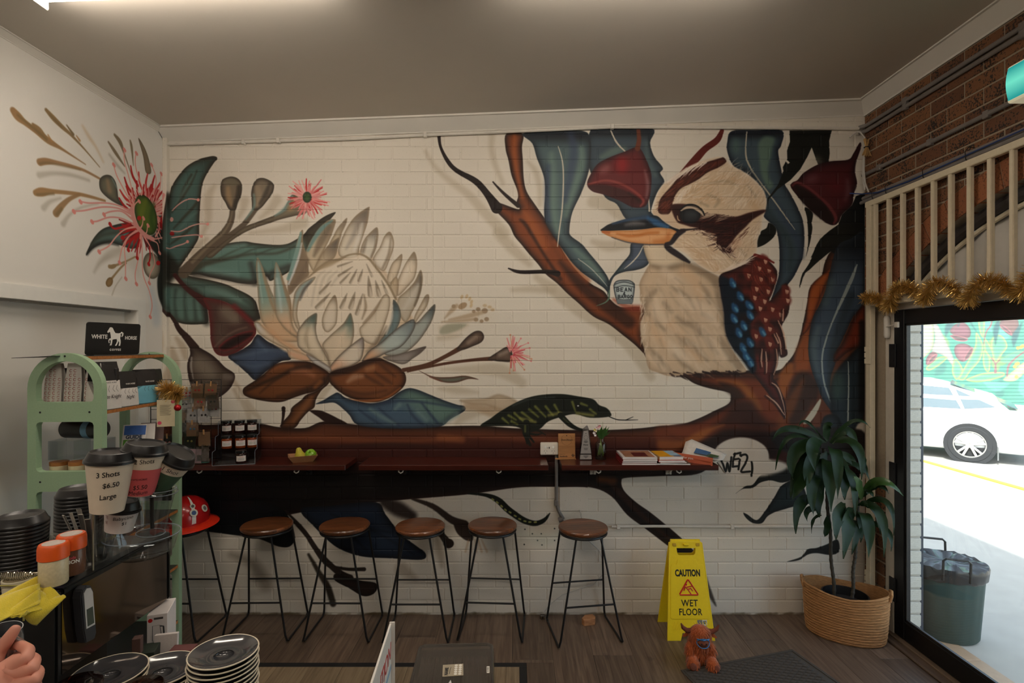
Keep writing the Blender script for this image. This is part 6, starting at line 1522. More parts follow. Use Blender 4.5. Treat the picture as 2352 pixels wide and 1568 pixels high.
for k in range(5200):
    c, r = bodyparts[rf.choice((0,1,1,2,2,2,3,4,5,6))]
    u, v_ = rf.random() * 2 * PI, math.acos(2 * rf.random() - 1)
    n_ = Vector((math.sin(v_) * math.cos(u), math.sin(v_) * math.sin(u), math.cos(v_)))
    p = Vector((c[0] + r[0] * n_.x, c[1] + r[1] * n_.y, c[2] + r[2] * n_.z))
    if p.z < .006 or (p - Vector((.004,-.075,.148))).length < .036: continue
    L = .018 + .018 * rf.random()
    dn = Vector((rf.uniform(-.5,.5), rf.uniform(-.5,.2),-1.0 if p.z < .2 else -.5)).normalized()
    q1 = p + n_ * .006 + dn * L * .5; q2 = p + n_ * .004 + dn * L
    if q2.z < .002: q2.z = .002
    sd = n_.cross(dn).normalized() * (.0014 + .0012 * rf.random())
    a1, a2, a3, a4, a5 = b.verts.new(p - sd), b.verts.new(p + sd), b.verts.new(q1 + sd * .8), b.verts.new(q1 - sd * .8), b.verts.new(q2)
    b.faces.new((a1, a2, a3, a4)); b.faces.new((a4, a3, a5))
o = obj('fur', b, [M_FUR], t); o['kind'] = 'stuff'
# ---------------------------------------------------------------- door mat
MA = Vector((.94,3.12 - D, 0)); MB_ = Vector((1.69,3.335 - D, 0)); ang = math.atan2(MB_.y - MA.y, MB_.x - MA.x); ML = (MB_ - MA).length; MW = .50
M_RUB = mat('grey ribbed mat', (70,64,57),.95, vary=.12, vscale=120, bump=.6, bscale=400)
t = thing('door_mat', 'dark grey diamond-patterned mat on the floor, bottom right', 'mat', MA, ang)
b = B(); box(b, 0, ML, -MW, 0,.0003,.006, bevel=.002); obj('base', b, M_RUB, t)
b = B()
for x0, x1, y0, y1 in ((.012, ML - .012,-.022,-.012),(.012, ML - .012,-MW + .012,-MW + .022),(.012,.022,-MW + .022,-.022),(ML - .022, ML - .012,-MW + .022,-.022)): box(b, x0, x1, y0, y1,.006,.0095, bevel=.0012)
obj('border_rib', b, M_RUB, t)
b = B()
pr = [(-.026,.0015),(-.004,-.0132),(.010,-.0115),(.026,-.0015),(.004,.0132),(-.010,.0115)]
lo_ = [b.verts.new((x, y, 0)) for x, y in pr]; hi_ = [b.verts.new((x * .74, y * .70,.0065)) for x, y in pr]
for k in range(6): b.faces.new((lo_[k], lo_[(k + 1) % 6], hi_[(k + 1) % 6], hi_[k]))
b.faces.new(hi_); blk = mesh('raised_block', b, M_RUB)
nblk = 0
for r in range(30):
    for c_ in range(13):
        x = .055 + c_ * .060 + (.030 if r % 2 else 0); y = -.042 - r * .0166
        if x > ML - .05 or y < -MW + .04: continue
        obj('raised_block', blk, None, t, loc=(x, y, .006), rot=(0,0,-.10)); nblk += 1
# ---------------------------------------------------------------- basket, pot and dracaena
M_WEAVE = mat('woven seagrass', (164,118,72),.85, vary=.3, vscale=34, bump=.9, bscale=90, stretch=(1,1,5))
t = thing('woven_basket', 'oval woven seagrass basket holding the potted plant by the door', 'basket', (2.118,-.268,0),(0,0,-.50))
b = B(); nc = 46; pr = []
for k in range(nc):
    z = .004 + .300 * k / nc; f = .90 + .10 * min(1,(k / nc) ** .6) + .012 * math.sin(k * 2.4)
    pr += [(.2425 * f, z),(.2448 * f, z + .0033)]
prof = [(0,.004),(.21,.004)] + pr + [(.243,.306),(.236,.308)] + [(.234 * (.90 + .1 * (k / 12) ** .6),.006 + .3 * k / 12) for k in range(12,-1,-1)] + [(0,.008)]
rg = lathe(b, prof, 72, sy=.66)
for v_ in b.verts:
    a = math.atan2(v_.co.y, v_.co.x); v_.co.z += max(0, v_.co.z - .1) * .06 * math.cos(2 * a) + .0012 * math.sin(9 * a + v_.co.z * 160)
obj('woven_body', b, M_WEAVE, t, smooth=True)
for s in (-1,1):
    b = B(); tube(b, [(s * .236,-.05,.285),(s * .246,-.044,.322),(s * .25,0,.334),(s * .246,.044,.322),(s * .236,.05,.285)],.0085,8); obj('handle', b, M_WEAVE, t, smooth=True)
pl = thing('potted_dracaena', 'dark green strap-leaved plant on two canes in the basket', 'plant', (2.118,-.268,.012))
b = B(); lathe(b, [(0,0),(.10,0),(.128,.235),(.137,.238),(.137,.252),(.128,.254),(.124,.236),(.115,.12),(.105,.01),(0,.01)],32); obj('nursery_pot', b, mat('black nursery pot', (22,22,23),.4), pl, smooth=True)
b = B(); lathe(b, [(0,.205),(.06,.21),(.118,.2)],20); obj('soil', b, mat('dark soil', (30,24,20),1, vary=.3, bump=1, bscale=60), pl)
def rel(p): return p - Vector((2.118,-.268,.012))
M_CANE = mat('ringed cane', (58,52,42),.7, vary=.2, vscale=50)
def cane(p, q, r):
    b = B(); n = 60; pts = []; rs = []
    for k in range(n + 1):
        pts.append(p.lerp(q, k / n) + Vector((.004 * math.sin(k * .3),0,0))); rs.append(r * (1.14 if k % 3 == 0 else .94))
    tube(b, pts, rs, 10); return obj('cane', b, M_CANE, pl)
cane(rel(px(1916,1372,3.52)), rel(px(1893,1030,3.54)),.0105)
cane(rel(px(1957,1372,3.46)), rel(px(1972,1140,3.47)),.0105)
M_LEAF = mat('glossy dark leaf', (26,46,20),.42, spec=.22, vary=.25, vscale=14)
M_LEAF2 = mat('lighter leaf', (48,80,30),.34, vary=.2, vscale=14, coat=.1)
LV = [((690,330),(330,190),(148,318),70,0),((640,280),(480,120),(405,200),30,0),((700,320),(690,180),(760,150),95,-.05),((720,330),(950,118),(1128,185),40,-.1),((740,340),(900,215),(1012,440),95,-.05),((760,320),(985,370),(1040,705),105,-.22),((640,330),(545,380),(580,625),130,-.16),
      ((600,330),(370,430),(355,700),135,-.06),((560,310),(300,290),(180,605),50,.02),((720,400),(790,480),(800,895),125,-.2),((690,500),(715,640),(735,1025),140,-.22),((650,600),(545,720),(560,1062),140,-.2),((850,560),(945,700),(978,1075),105,-.24),((520,620),(430,740),(345,905),105,-.1),
      ((560,900),(415,960),(382,1245),110,-.12),((620,1000),(500,1010),(500,1125),60,-.1),((640,1060),(560,1100),(540,1242),32,-.1),((1040,900),(1010,760),(960,665),95,-.26),((1030,880),(1220,720),(1462,868),90,-.25),((1040,860),(1200,770),(1312,842),62,-.2),((1030,950),(1290,930),(1362,1262),62,-.2),
      ((1030,950),(1230,1060),(1262,1480),95,-.22),((1010,1030),(1100,1130),(1110,1485),125,-.25),((930,1050),(905,1150),(858,1495),145,-.25),((880,960),(800,1060),(785,1305),140,-.22),((950,1100),(990,1200),(942,1452),100,-.15),((1080,1130),(1290,1210),(1335,1420),62,-.18),((1080,480),(1070,560),(1130,730),44,-.12),
      ((860,520),(1010,570),(1070,650),60,-.06),((700,1060),(690,1180),(668,1275),80,-.1),((880,600),(860,720),(872,905),110,-.18),((760,460),(900,480),(1020,620),90,-.02),((640,460),(480,500),(430,700),110,0),((700,430),(620,600),(640,860),120,-.1),((720,420),(860,600),(900,820),120,-.12),((980,1040),(1040,1120),(1030,1330),90,-.1),
      ((1000,960),(1150,980),(1230,1250),70,-.1),((560,480),(400,620),(330,880),110,-.02),((660,640),(600,860),(620,1080),120,-.12),((700,560),(600,700),(480,960),110,-.06),((660,330),(520,330),(440,430),80,.02),((960,1000),(900,1080),(870,1260),110,-.14),((1020,900),(1100,820),(1160,880),70,-.1),((620,400),(520,560),(500,800),120,-.14)]
for (a, m_, e, w, dd) in LV:
    d0 = 3.50 if a[0] < 870 else 3.46
    P0, P1, P2 = (px(1740 + q[0] / 4.356,940 + q[1] / 4.356, d0 + dz) for q, dz in ((a, 0),(m_, dd * .6),(e, dd)))
    P1 = P1 * 2 - (P0 + P2) / 2 if False else P1
    hw_ = w / 4.356 * 3.35 / F / 2
    rows_ = []
    view = Vector((0,-D, CH))
    for k in range(13):
        s = k / 12
        c = P0 * (1 - s) ** 2 + (P1 * 2 - (P0 + P2) * .5) * 2 * s * (1 - s) + P2 * s * s
        tg = ((P1 * 2 - (P0 + P2) * .5) - P0) * 2 * (1 - s) + (P2 - (P1 * 2 - (P0 + P2) * .5)) * 2 * s
        nrm = Vector((.15 * math.sin(a[0]),-1,.35 + .2 * math.sin(e[1])))
        sd = tg.cross(nrm).normalized()
        wv = hw_ * (math.sin(PI * min(1,.12 + s * .9)) ** .75 if s < 1 else 0.02) * (1 - .3 * (s < .12))
        up = sd.cross(tg).normalized()
        rip = .004 * math.sin(s * 14 + a[0])
        rows_.append([rel(c - sd * wv + up * (.18 * wv + rip)), rel(c - sd * wv * .5 + up * .05 * wv), rel(c), rel(c + sd * wv * .5 + up * .05 * wv), rel(c + sd * wv + up * (.18 * wv - rip))])
    for rw in rows_:
        for v_ in rw:
            v_.x = min(v_.x, 2.375 - 2.118); v_.y = min(v_.y, -.012 + .268)
    b = B(); sheet(b, rows_)
    obj('leaf', b, M_LEAF2 if a in ((1040,900),(1030,880)) else M_LEAF, pl, smooth=True)
# ---------------------------------------------------------------- security grille over the door
GX = 2.372
t = thing('security_grille', 'cream barred security grille above the black door', 'grille', (GX, -.85,0))
def gb(name, x0, x1, y0, y1, z0, z1, bv=.003): 
    b = B(); box(b, x0, x1, y0 + .85, y1 + .85, z0, z1, bevel=bv, seg=2); return obj(name, b, M_CREAM, t)
gb('top_rail', -.016,.016,-2.45,-.095,2.795,2.832); gb('bottom_rail', -.016,.016,-2.45,-.15,2.128,2.168)
post = gb('post', -.018,.018,-.155,-.11,0,2.80)
gb('slim_post', -.012,.012,-.196,-.176,2.16,2.80)
for k in range(1,19):
    y = -.191 - .1235 * k
    gb('bar', -.012,.012, y - .0125, y + .0125,2.16,2.80)
for z in (1.80,.30):
    b = B(); box(b, -.024,-.016,-.012,.034,-.06,.06, Matrix.Translation((0,-.15 + .85, z)), bevel=.002)
    for s in (-.04,0,.04): lathe(b, [(.007,-.016),(.007,.016)],8, Matrix.Translation((-.02,-.110 + .85, z + s)))
    obj('hinge_plate', b, M_CREAM, post)
# conduits and cables on the brick wall
def rw(y, z, x=XR - .016): return (x, y, z)
for z, l in ((3.372, 'upper of the twin grey conduits below the right cornice'),(3.335, 'lower of the twin grey conduits below the right cornice')):
    tubething('conduit', l, 'conduit', [(2.37,-.012, z - .001), rw(-.05, z), rw(-1.5, z), rw(-4, z)],.0125, M_GREYP, clips=[rw(-.42, z), rw(-1.2, z)])
tubething('conduit', 'single grey conduit crossing the brown brick above the grille', 'conduit', [rw(-.01,3.04), rw(-4,3.04)],.0125, M_GREYP, clips=[rw(-.18,3.04), rw(-.62,3.04), rw(-1.0,3.04), rw(-1.3,3.04)])
for z, x, l in ((2.878, XR - .02, 'upper grey conduit lying on top of the grille'),(2.848, XR - .034, 'lower grey conduit lying on top of the grille')): tubething('conduit', l, 'conduit', [rw(-.02, z, x), rw(-3, z, x)],.013, M_GREYP)
tubething('cable', 'blue cable tied along the conduits on the grille', 'cable', [(2.30,-.02,2.915),(2.37,-.04,2.905),(2.375,-.2,2.87),(2.362,-.5,2.852),(2.362,-1.2,2.868),(2.362,-2.5,2.87)],.004, mat('blue cable', (36,62,116),.5),6)
for k, (y, l) in enumerate(((-.17, 'black cable tie nearest the corner on the grille conduits'),(-.30, 'second black cable tie from the corner on the grille conduits'),(-.62, 'third black cable tie from the corner on the grille conduits'),(-.92, 'fourth black cable tie from the corner on the grille conduits'))):
    b = B(); tube(b, [(-.036,0,-.02),(-.04,0,.02),(-.02,0,.046),(.012,0,.04),(.014,0,-.03),(-.012,0,-.04)],.0022,5, closed=True); tube(b, [(-.012,0,-.04),(-.02,-.03,-.045),(-.02,-.06,-.04)],.0015,5)
    tag(obj('cable_tie', b, M_IRON, loc=(XR - .02, y, 2.86)), l, 'cable tie', 'cable ties on the grille conduits')
for k, (p, l) in enumerate((([px(1952,316,3.74), px(1957,311,3.735), px(1968,302,3.73), px(1975,303,3.72), px(1986,316,3.72), px(1985,345,3.72), px(1982,400,3.72), px(1986,436,3.72)], 'outer white cable hooked over the corner conduit'),([px(1985,350,3.71), px(1984,390,3.71), px(1987,420,3.71), px(1995,441,3.71)], 'inner white cable hanging down the corner'))):
    tubething('cable', l, 'cable', p, .006, M_CABLE, 6)
t = thing('twine_bundle', 'bundle of straw coloured cable ties knotted in the top corner', 'bundle', px(1990,338,3.70))
b = B()
for k in range(26):
    a = rf.random() * 6.3; r = .012 * rf.random(); e1, e2 = rf.uniform(.01,.028), rf.uniform(.01,.028)
    tube(b, [(r * math.cos(a) + e1 * math.cos(a) * .6, r * math.sin(a),.048 + .012 * rf.random()),(r * .6 * math.cos(a), r * .6 * math.sin(a),0),(r * math.cos(a) + e2 * math.cos(a), r * math.sin(a),-.05 - .015 * rf.random())],.0022,5)
o = obj('strands', b, mat('straw', (176,138,84),.8), t); o['kind'] = 'stuff'
b = B(); tube(b, [(.014 * math.cos(k * PI / 6),.014 * math.sin(k * PI / 6),0) for k in range(12)],.003,6, closed=True); obj('tie', b, M_IRON, t)
# tinsel garland wound round the lower rail
M_TIN = mat('gold tinsel', (206,168,96),.28,.7, vary=.3, vscale=120)
def tinsel(name, path, n, rad, par, seedv, w=.0016):
    rr = random.Random(seedv); b = B(); P_ = [Vector(p) for p in path]
    for k in range(n):
        s = rr.random() * (len(P_) - 1); i_ = min(int(s), len(P_) - 2); f = s - i_
        c = P_[i_].lerp(P_[i_ + 1], f); tg = (P_[i_ + 1] - P_[i_]).normalized()
        u = tg.orthogonal().normalized(); v_ = tg.cross(u); a = rr.random() * 2 * PI
        n_ = (u * math.cos(a) + v_ * math.sin(a) + tg * rr.uniform(-.35,.35)).normalized()
        L = rad * (.7 + .5 * rr.random()); sd = n_.cross(Vector((rr.uniform(-1,1), rr.uniform(-1,1), rr.uniform(-1,1)))).normalized() * w
        q = c + n_ * L + Vector((0,0,-.15 * L))
        b.faces.new((b.verts.new(c - sd), b.verts.new(c + sd), b.verts.new(q + sd * .6), b.verts.new(q - sd * .6)))
    o = obj(name, b, M_TIN, par); o['kind'] = 'stuff'; return o
t = thing('tinsel_garland', 'gold tinsel garland wound along the lower rail of the grille', 'tinsel', (GX - .03,-.15,2.15))
path = [(-.028 * math.cos(k * .52) - .012,-.012 - .0245 * k, .048 * math.sin(k * .52 + .6) + .012 - .02 * math.cos(k * .17)) for k in range(80)]
b = B(); tube(b, path, .003,5); obj('core', b, M_TIN, t)
tinsel('strands', path, 9000,.046, t, 4)
# exit sign box and door closer
t = thing('exit_sign', 'green lit exit box on the brick wall, cut by the right edge', 'sign', (2.36,-1.42,3.085))
b = B(); box(b, -.05,.05,-.21,.21,-.086,.086, bevel=.008); obj('housing', b, mat('exit housing', (236,226,190),.4, vary=0, emit=.35), t)
m = bpy.data.materials.new('exit panel'); m.use_nodes = True; nt = m.node_tree; bs = nt.nodes['Principled BSDF']
tc = nt.nodes.new('ShaderNodeTexCoord'); sx_ = nt.nodes.new('ShaderNodeSeparateXYZ'); nt.links.new(tc.outputs['Object'], sx_.inputs[0])
mr = nt.nodes.new('ShaderNodeMapRange'); mr.inputs['From Min'].default_value = 0; mr.inputs['From Max'].default_value = .075; ab = nt.nodes.new('ShaderNodeMath'); ab.operation = 'ABSOLUTE'
nt.links.new(sx_.outputs['Z'], ab.inputs[0]); nt.links.new(ab.outputs[0], mr.inputs['Value'])
cm = nt.nodes.new('ShaderNodeMix'); cm.data_type = 'RGBA'; cm.inputs['A'].default_value = lin((120,236,208)); cm.inputs['B'].default_value = lin((20,150,150)); nt.links.new(mr.outputs[0], cm.inputs['Factor'])
nt.links.new(cm.outputs['Result'], bs.inputs['Emission Color']); bs.inputs['Emission Strength'].default_value = .85; bs.inputs['Base Color'].default_value = lin((20,120,110))
b = B(); sheet(b, [[(-.052 - .012 * math.cos(k * PI / 12 - PI / 2), y, -.076 + .152 * k / 12) for y in (-.198,.198)] for k in range(13)]); o = obj('panel', b, m, t, smooth=True)
t = thing('door_closer', 'white door closer with thin arm at the top hinge side of the door', 'door closer', (XR - .012,-.250,1.985))
b = B(); lathe(b, [(0,-.075),(.014,-.07),(.019,-.055),(.019,.055),(.014,.07),(0,.075)],14); obj('body', b, M_WHITEM, t, smooth=True)
b = B(); tube(b, [(-.012,-.01,0),(-.014,-.10,.012)],.004,6); box(b, -.022,-.006,-.125,-.095,-.008,.028, bevel=.003); obj('arm', b, M_WHITEM, t)
# ---------------------------------------------------------------- mint shelf unit on the left
def wrap(name, s, size, m, par, r, a0, z, align='CENTER', lift=.0006, tilt=0.0, **k):
    """lettering bent round an upright cylinder or cone: r may depend on height"""
    o = text(name, s, size, m, None, Matrix.Identity(4),0, align, **k)
    for v in o.data.vertices:
        x, y = v.co.x, v.co.y + tilt * v.co.x
        rr = (r(z + y) if callable(r) else r) + lift
        a = a0 + x / rr
        v.co = (rr * math.sin(a),-rr * math.cos(a), z + y)
    o.parent = par
    return o
M_MINT = mat('mint green board', (152,180,146),.55, vary=.04, vscale=120, bump=.12, bscale=300)
M_PLY = wood('plywood shelf', (150,92,44),(190,124,66),(4,60,60),.5,.1)
M_SHTOP = mat('dark shelf top', (38,33,32),.4)
SHX, SHY, SHA = -2.163,-.851,.057
t = thing('shelf_unit', 'mint green arched shelf unit against the left wall', 'shelf', (SHX, SHY, 0), SHA)
LEV = (.23,.56,.89,1.22,1.55)
def frame(name, y):
    b = B(); Rr, w, zc = .17,.039,1.657
    T = Matrix.Translation((0, y, 0)) @ FRONT
    for s in (-1,1): prism(b, [(s * Rr, 0),(s * (Rr - w),0),(s * (Rr - w), zc),(s * Rr, zc)],.034, T, -.017)
    n = 20
    for k in range(n):
        a0, a1 = PI * k / n, PI * (k + 1) / n
        prism(b, [(Rr * math.cos(a0), zc + Rr * math.sin(a0)),(Rr * math.cos(a1), zc + Rr * math.sin(a1)),((Rr - w) * math.cos(a1), zc + (Rr - w) * math.sin(a1)),((Rr - w) * math.cos(a0), zc + (Rr - w) * math.sin(a0))],.034, T, -.017)
    for z in LEV:
        q = Rr - w; c = .018
        prism(b, [(-q, z - .05 - c),(-q + c * .3, z - .05 - c * .3),(-q + c, z - .05),(q - c, z - .05),(q - c * .3, z - .05 - c * .3),(q, z - .05 - c),(q, z + .043 + c),(q - c * .3, z + .043 + c * .3),(q - c, z + .043),(-q + c, z + .043),(-q + c * .3, z + .043 + c * .3),(-q, z + .043 + c)],.034, T, -.017)
    bmesh.ops.remove_doubles(b, verts=b.verts[:], dist=.0001)
    o = obj(name, b, M_MINT, t, smooth=True, angle=30)
    for z in LEV:
        for s in (-1,1):
            b = B(); lathe(b, [(0,.001),(.0045,.001),(.005,0)],10, Matrix.Translation((s * .112, y - .0172, z - .004)) @ FRONT); obj('bolt', b, M_IRON, o)
    b = B(); lathe(b, [(0,.001),(.0045,.001),(.005,0)],10, Matrix.Translation((0, y - .0172,1.812)) @ FRONT); obj('bolt', b, M_IRON, o)
frame('end_frame', -.325); frame('end_frame', .325)
for z in LEV + (1.812,):
    b = B(); w = .165 if z < 1.8 else .085
    box(b, -w, w, -.307,.307, z - .018, z - .002, bevel=.001); s_ = obj('shelf_board', b, M_PLY, t)
    b = B(); box(b, -w + .001, w - .001,-.306,.306, z - .002, z); obj('laminate', b, M_SHTOP, s_)
def sh(x, y, z=0): return Matrix.Rotation(SHA, 3, 'Z') @ Vector((x, y, 0)) + Vector((SHX, SHY, z))
SIDE = SHA + PI / 2                     # yaw of things that face the room from the long side
b = B(); prism(b, [(-.19,-.12),(.0,-.14),(.0,.14),(-.17,.12)],.002)
tag(obj('black_sheet', b, mat('black sheet', (30,28,28),.6), loc=sh(-.02,-.26,1.8125), rot=(0,-.05, SHA)), 'black sheet poking out over the top of the shelf unit', 'sheet')
# coffee sign
sg = thing('coffee_sign', 'black White Horse Coffee sign with horse standing on the shelf unit', 'sign', (-2.186,-.826,1.8135),(math.radians(4),0,1.34))
sg['label'] = 'black sign with a white horse and lettering standing on the shelf unit'
W_, H_ = .306,.172
b = B(); q = []
for cx_, cy_, a in ((W_ / 2 - .014,.014,-PI / 2),(W_ / 2 - .014, H_ - .014,0),(-W_ / 2 + .014, H_ - .014, PI / 2),(-W_ / 2 + .014,.014, PI)):
    q += [(cx_ + .014 * math.cos(a + k * PI / 10), cy_ + .014 * math.sin(a + k * PI / 10)) for k in range(6)]
prism(b, q, .006, FRONT, -.003); obj('panel', b, mat('sign black', (12,11,11),.4, vary=.02), sg)
M_WPR = mat('white print', (232,228,220),.5, vary=0)
def sf(x, y): return Matrix.Translation((x, -.0034, y)) @ FRONT
text('lettering', 'WHITE', .030, M_WPR, sg, sf(-.083,.096), bold=.0006, sx=.92); text('lettering', 'HORSE', .027, M_WPR, sg, sf(.097,.092), bold=.0006, sx=.86); text('lettering', 'COFFEE', .015, M_WPR, sg, sf(.008,.027), bold=.0006, sx=.9, spacing=1.5)
horse = [(-.041,.127),(-.034,.139),(-.030,.147),(-.022,.149),(-.014,.146),(-.004,.128),(.004,.118),(.022,.117),(.031,.119),(.034,.112),(.035,.102),(.032,.092),(.036,.078),(.037,.066),(.035,.049),(.026,.049),(.029,.066),(.024,.076),(.020,.064),(.013,.049),(.005,.050),(.011,.060),(.016,.074),(.013,.086),(-.003,.084),(-.011,.082),(-.012,.066),(-.015,.051),(-.025,.051),(-.021,.060),(-.020,.078),(-.028,.080),(-.029,.072),(-.026,.064),(-.031,.064),(-.034,.076),(-.030,.087),(-.020,.090),(-.023,.108),(-.027,.123),(-.034,.122),(-.036,.118),(-.042,.121)]
b = B(); prism(b, horse, .0006, FRONT, .003); tube(b, [FRONT @ Vector(p) for p in ((.033,.116,.0034),(.039,.122,.0034),(.045,.118,.0034),(.045,.106,.0034),(.041,.098,.0034))],[.002,.004,.0045,.0035,.0015],6); obj('horse_emblem', b, M_WPR, sg)
# coffee bags on the shelf below
def pouch(name, label, loc, yaw, w, h, dp, c_lo, c_hi, split, fold=True, grp=None):
    o = thing(name, label, 'coffee bag', loc, yaw, grp)
    def body(z0, z1, n, m, nm):
        b = B(); rows_ = []
        for k in range(n + 1):
            z = z0 + (z1 - z0) * k / n; s = z / h
            f = (1 - .72 * max(0,(s - .35) / .65) ** 1.2) * (1.0 if s < .93 else .8)
            ww = w / 2 * (1 - .05 * s); dd = dp / 2 * max(f, .05)
            rows_.append([(ww * x, dd * y + .002 * math.sin(31 * z + 5 * x), z) for x, y in ((-1,-.82),(-.55,-1),(0,-1.05),(.55,-1),(1,-.82),(1,.8),(.5,1),(-.5,1),(-1,.8),(-1,-.82))])
        sheet(b, rows_); bmesh.ops.holes_fill(b, edges=b.edges[:]); return obj(nm, b, m, o, smooth=True, angle=50)
    lo = body(0, h * split, 6, c_lo, 'lower_bag'); body(h * split, h, 6, c_hi, 'dark_top')
    return o, dp
M_BK = mat('bag black', (32,29,29),.5); M_WB = mat('bag white', (214,208,202),.5, vary=.05, vscale=40)
M_INK = mat('grey ink', (70,66,64),.6, vary=0)
def bagart(o, dp, w, h, nm, script):
    f = lambda x, y, d=.0: Matrix.Translation((x, -dp / 2 * 1.06 - .001 + d, y)) @ FRONT
    text('lettering', 'WHITE HORSE', .011, M_INK if nm else M_WPR, o, f(.004, h * (.56 if nm else .64),0 if nm else .003), sx=.8)
    if script: text('lettering', script, .026, M_INK, o, f(.0, h * .26), shear=.3, sx=.8)
    b = B()
    for x in (-.028,-.005,.018,.036): tube(b, [f(0,0) @ Vector((x, h * .50,0)), f(0,0) @ Vector((x - .006, h * .42,0)), f(0,0) @ Vector((x + .006 * (x > 0), h * .36,0))],.0008,4)
    obj('horse_drawing', b, M_INK, o)
zz = 1.5505
o, dp = pouch('coffee_bag', 'tallest white coffee bag with black top, next to the near arch', sh(.112,-.245, zz), SIDE - .25,.135,.232,.075, M_WB, M_BK, .60); bagart(o, dp, .13,.232, True, 'White Knight')
o, dp = pouch('coffee_bag', 'middle white coffee bag with black top, left of the blue one', sh(.112,-.095, zz), SIDE - .2,.125,.178,.07, M_WB, M_BK, .52); bagart(o, dp, .12,.178, False, 'Night')
o, dp = pouch('coffee_bag', 'pale blue coffee bag with black top on the shelf unit', sh(.118,.062, zz), SIDE - .25,.135,.182,.07, mat('bag blue', (104,168,186),.5, vary=.05), M_BK, .52); bagart(o, dp, .12,.182, False, '')
o, dp = pouch('coffee_bag', 'half hidden white coffee bag beside the gold tinsel', sh(.10,.19, zz), SIDE, .10,.178,.06, M_WB, M_BK, .52)
M_RC = mat('red print letters', (176,74,70),.6, vary=0)
for k, (x, l) in enumerate(((-.098, 'left bag of the three with red letter pattern'),(-.005, 'middle bag of the three with red letter pattern'),(.088, 'right bag of the three with red letter pattern'))):
    o = thing('patterned_bag', l, 'bag', sh(x, -.262, zz), SHA)
    b = B(); sheet(b, [[((-.041 + .082 * u / 6) * (1 if s < .5 else 1 - .55 * (s - .5) ** 1.2),-.03 * (1 - s * .6) - .008 * math.sin(PI * u / 6),.004 + .222 * s) for u in range(7)] for s in [q_ / 10 for q_ in range(11)]])
    sheet(b, [[((-.041 + .082 * u / 2) * (1 if s < .5 else 1 - .55 * (s - .5) ** 1.2),.03 * (1 - s * .9),.004 + .222 * s) for u in range(3)] for s in [q_ / 10 for q_ in range(11)]])
    obj('paper', b, M_WB, o, smooth=True)
    ob = None; b = B()
    for r in range(9):
        for c in range(4):
            xx, z_ = -.029 + .0195 * c, .018 + .0215 * r
            if r > 6 and c in (0,3): continue
            y_ = -.03 * (1 - (z_ / .222) * .6) - .008 * math.sin(PI * (xx + .041) / .082) - .0008
            tube(b, [(xx + .005, y_, z_ + .005),(xx - .002, y_, z_ + .007),(xx - .005, y_, z_ + .002),(xx - .005, y_, z_ - .002),(xx - .002, y_, z_ - .007),(xx + .005, y_, z_ - .005)],.0011,4)
    obj('letter_pattern', b, M_RC, o)
    b = B(); tube(b, [(-.015,0,.212),(0,-.008,.222),(.015,0,.212)],.006,6); obj('twist', b, mat('silver twist', (150,144,138),.3,.6), o)
b = B(); box(b, -.15,.15,-.012,.012,0,.20, bevel=.004); tag(obj('black_bag_row', b, M_BK, loc=sh(0,-.20, zz), rot=(0,0, SHA)), 'black packets standing behind the three patterned bags', 'packets')
# lower shelf: candles, tin, acrylic box, brochures
z2 = 1.2205
M_CLR = glass_mat('clear acrylic', (238,241,243),.06)
M_EDGE = mat('acrylic edge', (150,160,172),.3, alpha=.5, vary=0)
for x, y, l in ((-.082,-.265, 'cream candle jar on the left behind the mint frame'),(.005,-.265, 'cream candle jar in the middle behind the mint frame'),(.075,-.245, 'cream candle jar on the right behind the mint frame')):
    o = thing('candle_jar', l, 'candle', sh(x, y, z2)); b = B(); lathe(b, [(0,0),(.036,0),(.038,.004),(.038,.062),(0,.062)],24); obj('wax', b, mat('cream wax', (222,208,172),.5), o, smooth=True)
    b = B(); lathe(b, [(.038,.060),(.039,.062),(.039,.078),(0,.08)],24); obj('lid', b, M_PLY, o, smooth=True)
o = thing('black_canister', 'black canister with blue label lying on the acrylic box', 'canister', sh(-.01,-.20, z2 + .225),(PI / 2,0, SHA + PI / 2 - .2))
b = B(); lathe(b, [(0,-.105),(.042,-.105),(.046,-.10),(.046,.10),(.042,.105),(0,.105)],28); obj('body', b, mat('canister black', (26,26,28),.4), o, smooth=True)
b = B(); lathe(b, [(.0465,.02),(.0465,.055)],28); obj('label_band', b, mat('blue label', (92,132,160),.5), o)
o = thing('acrylic_box', 'clear acrylic divider box behind the mint frame', 'box', sh(-.02,-.20, z2 + .085), SHA)
for (a_, c_, d_, e_, f_, g_) in ((-.12,.12,-.06,-.058,0,.09),(-.12,.12,.058,.06,0,.09),(-.12,-.118,-.058,.058,0,.09),(.118,.12,-.058,.058,0,.09),(-.001,.001,-.058,.058,0,.09),(-.12,.12,-.06,.06,-.003,0)):
    b = B(); box(b, a_, c_, d_, e_, f_, g_); obj('wall', b, M_CLR, o)
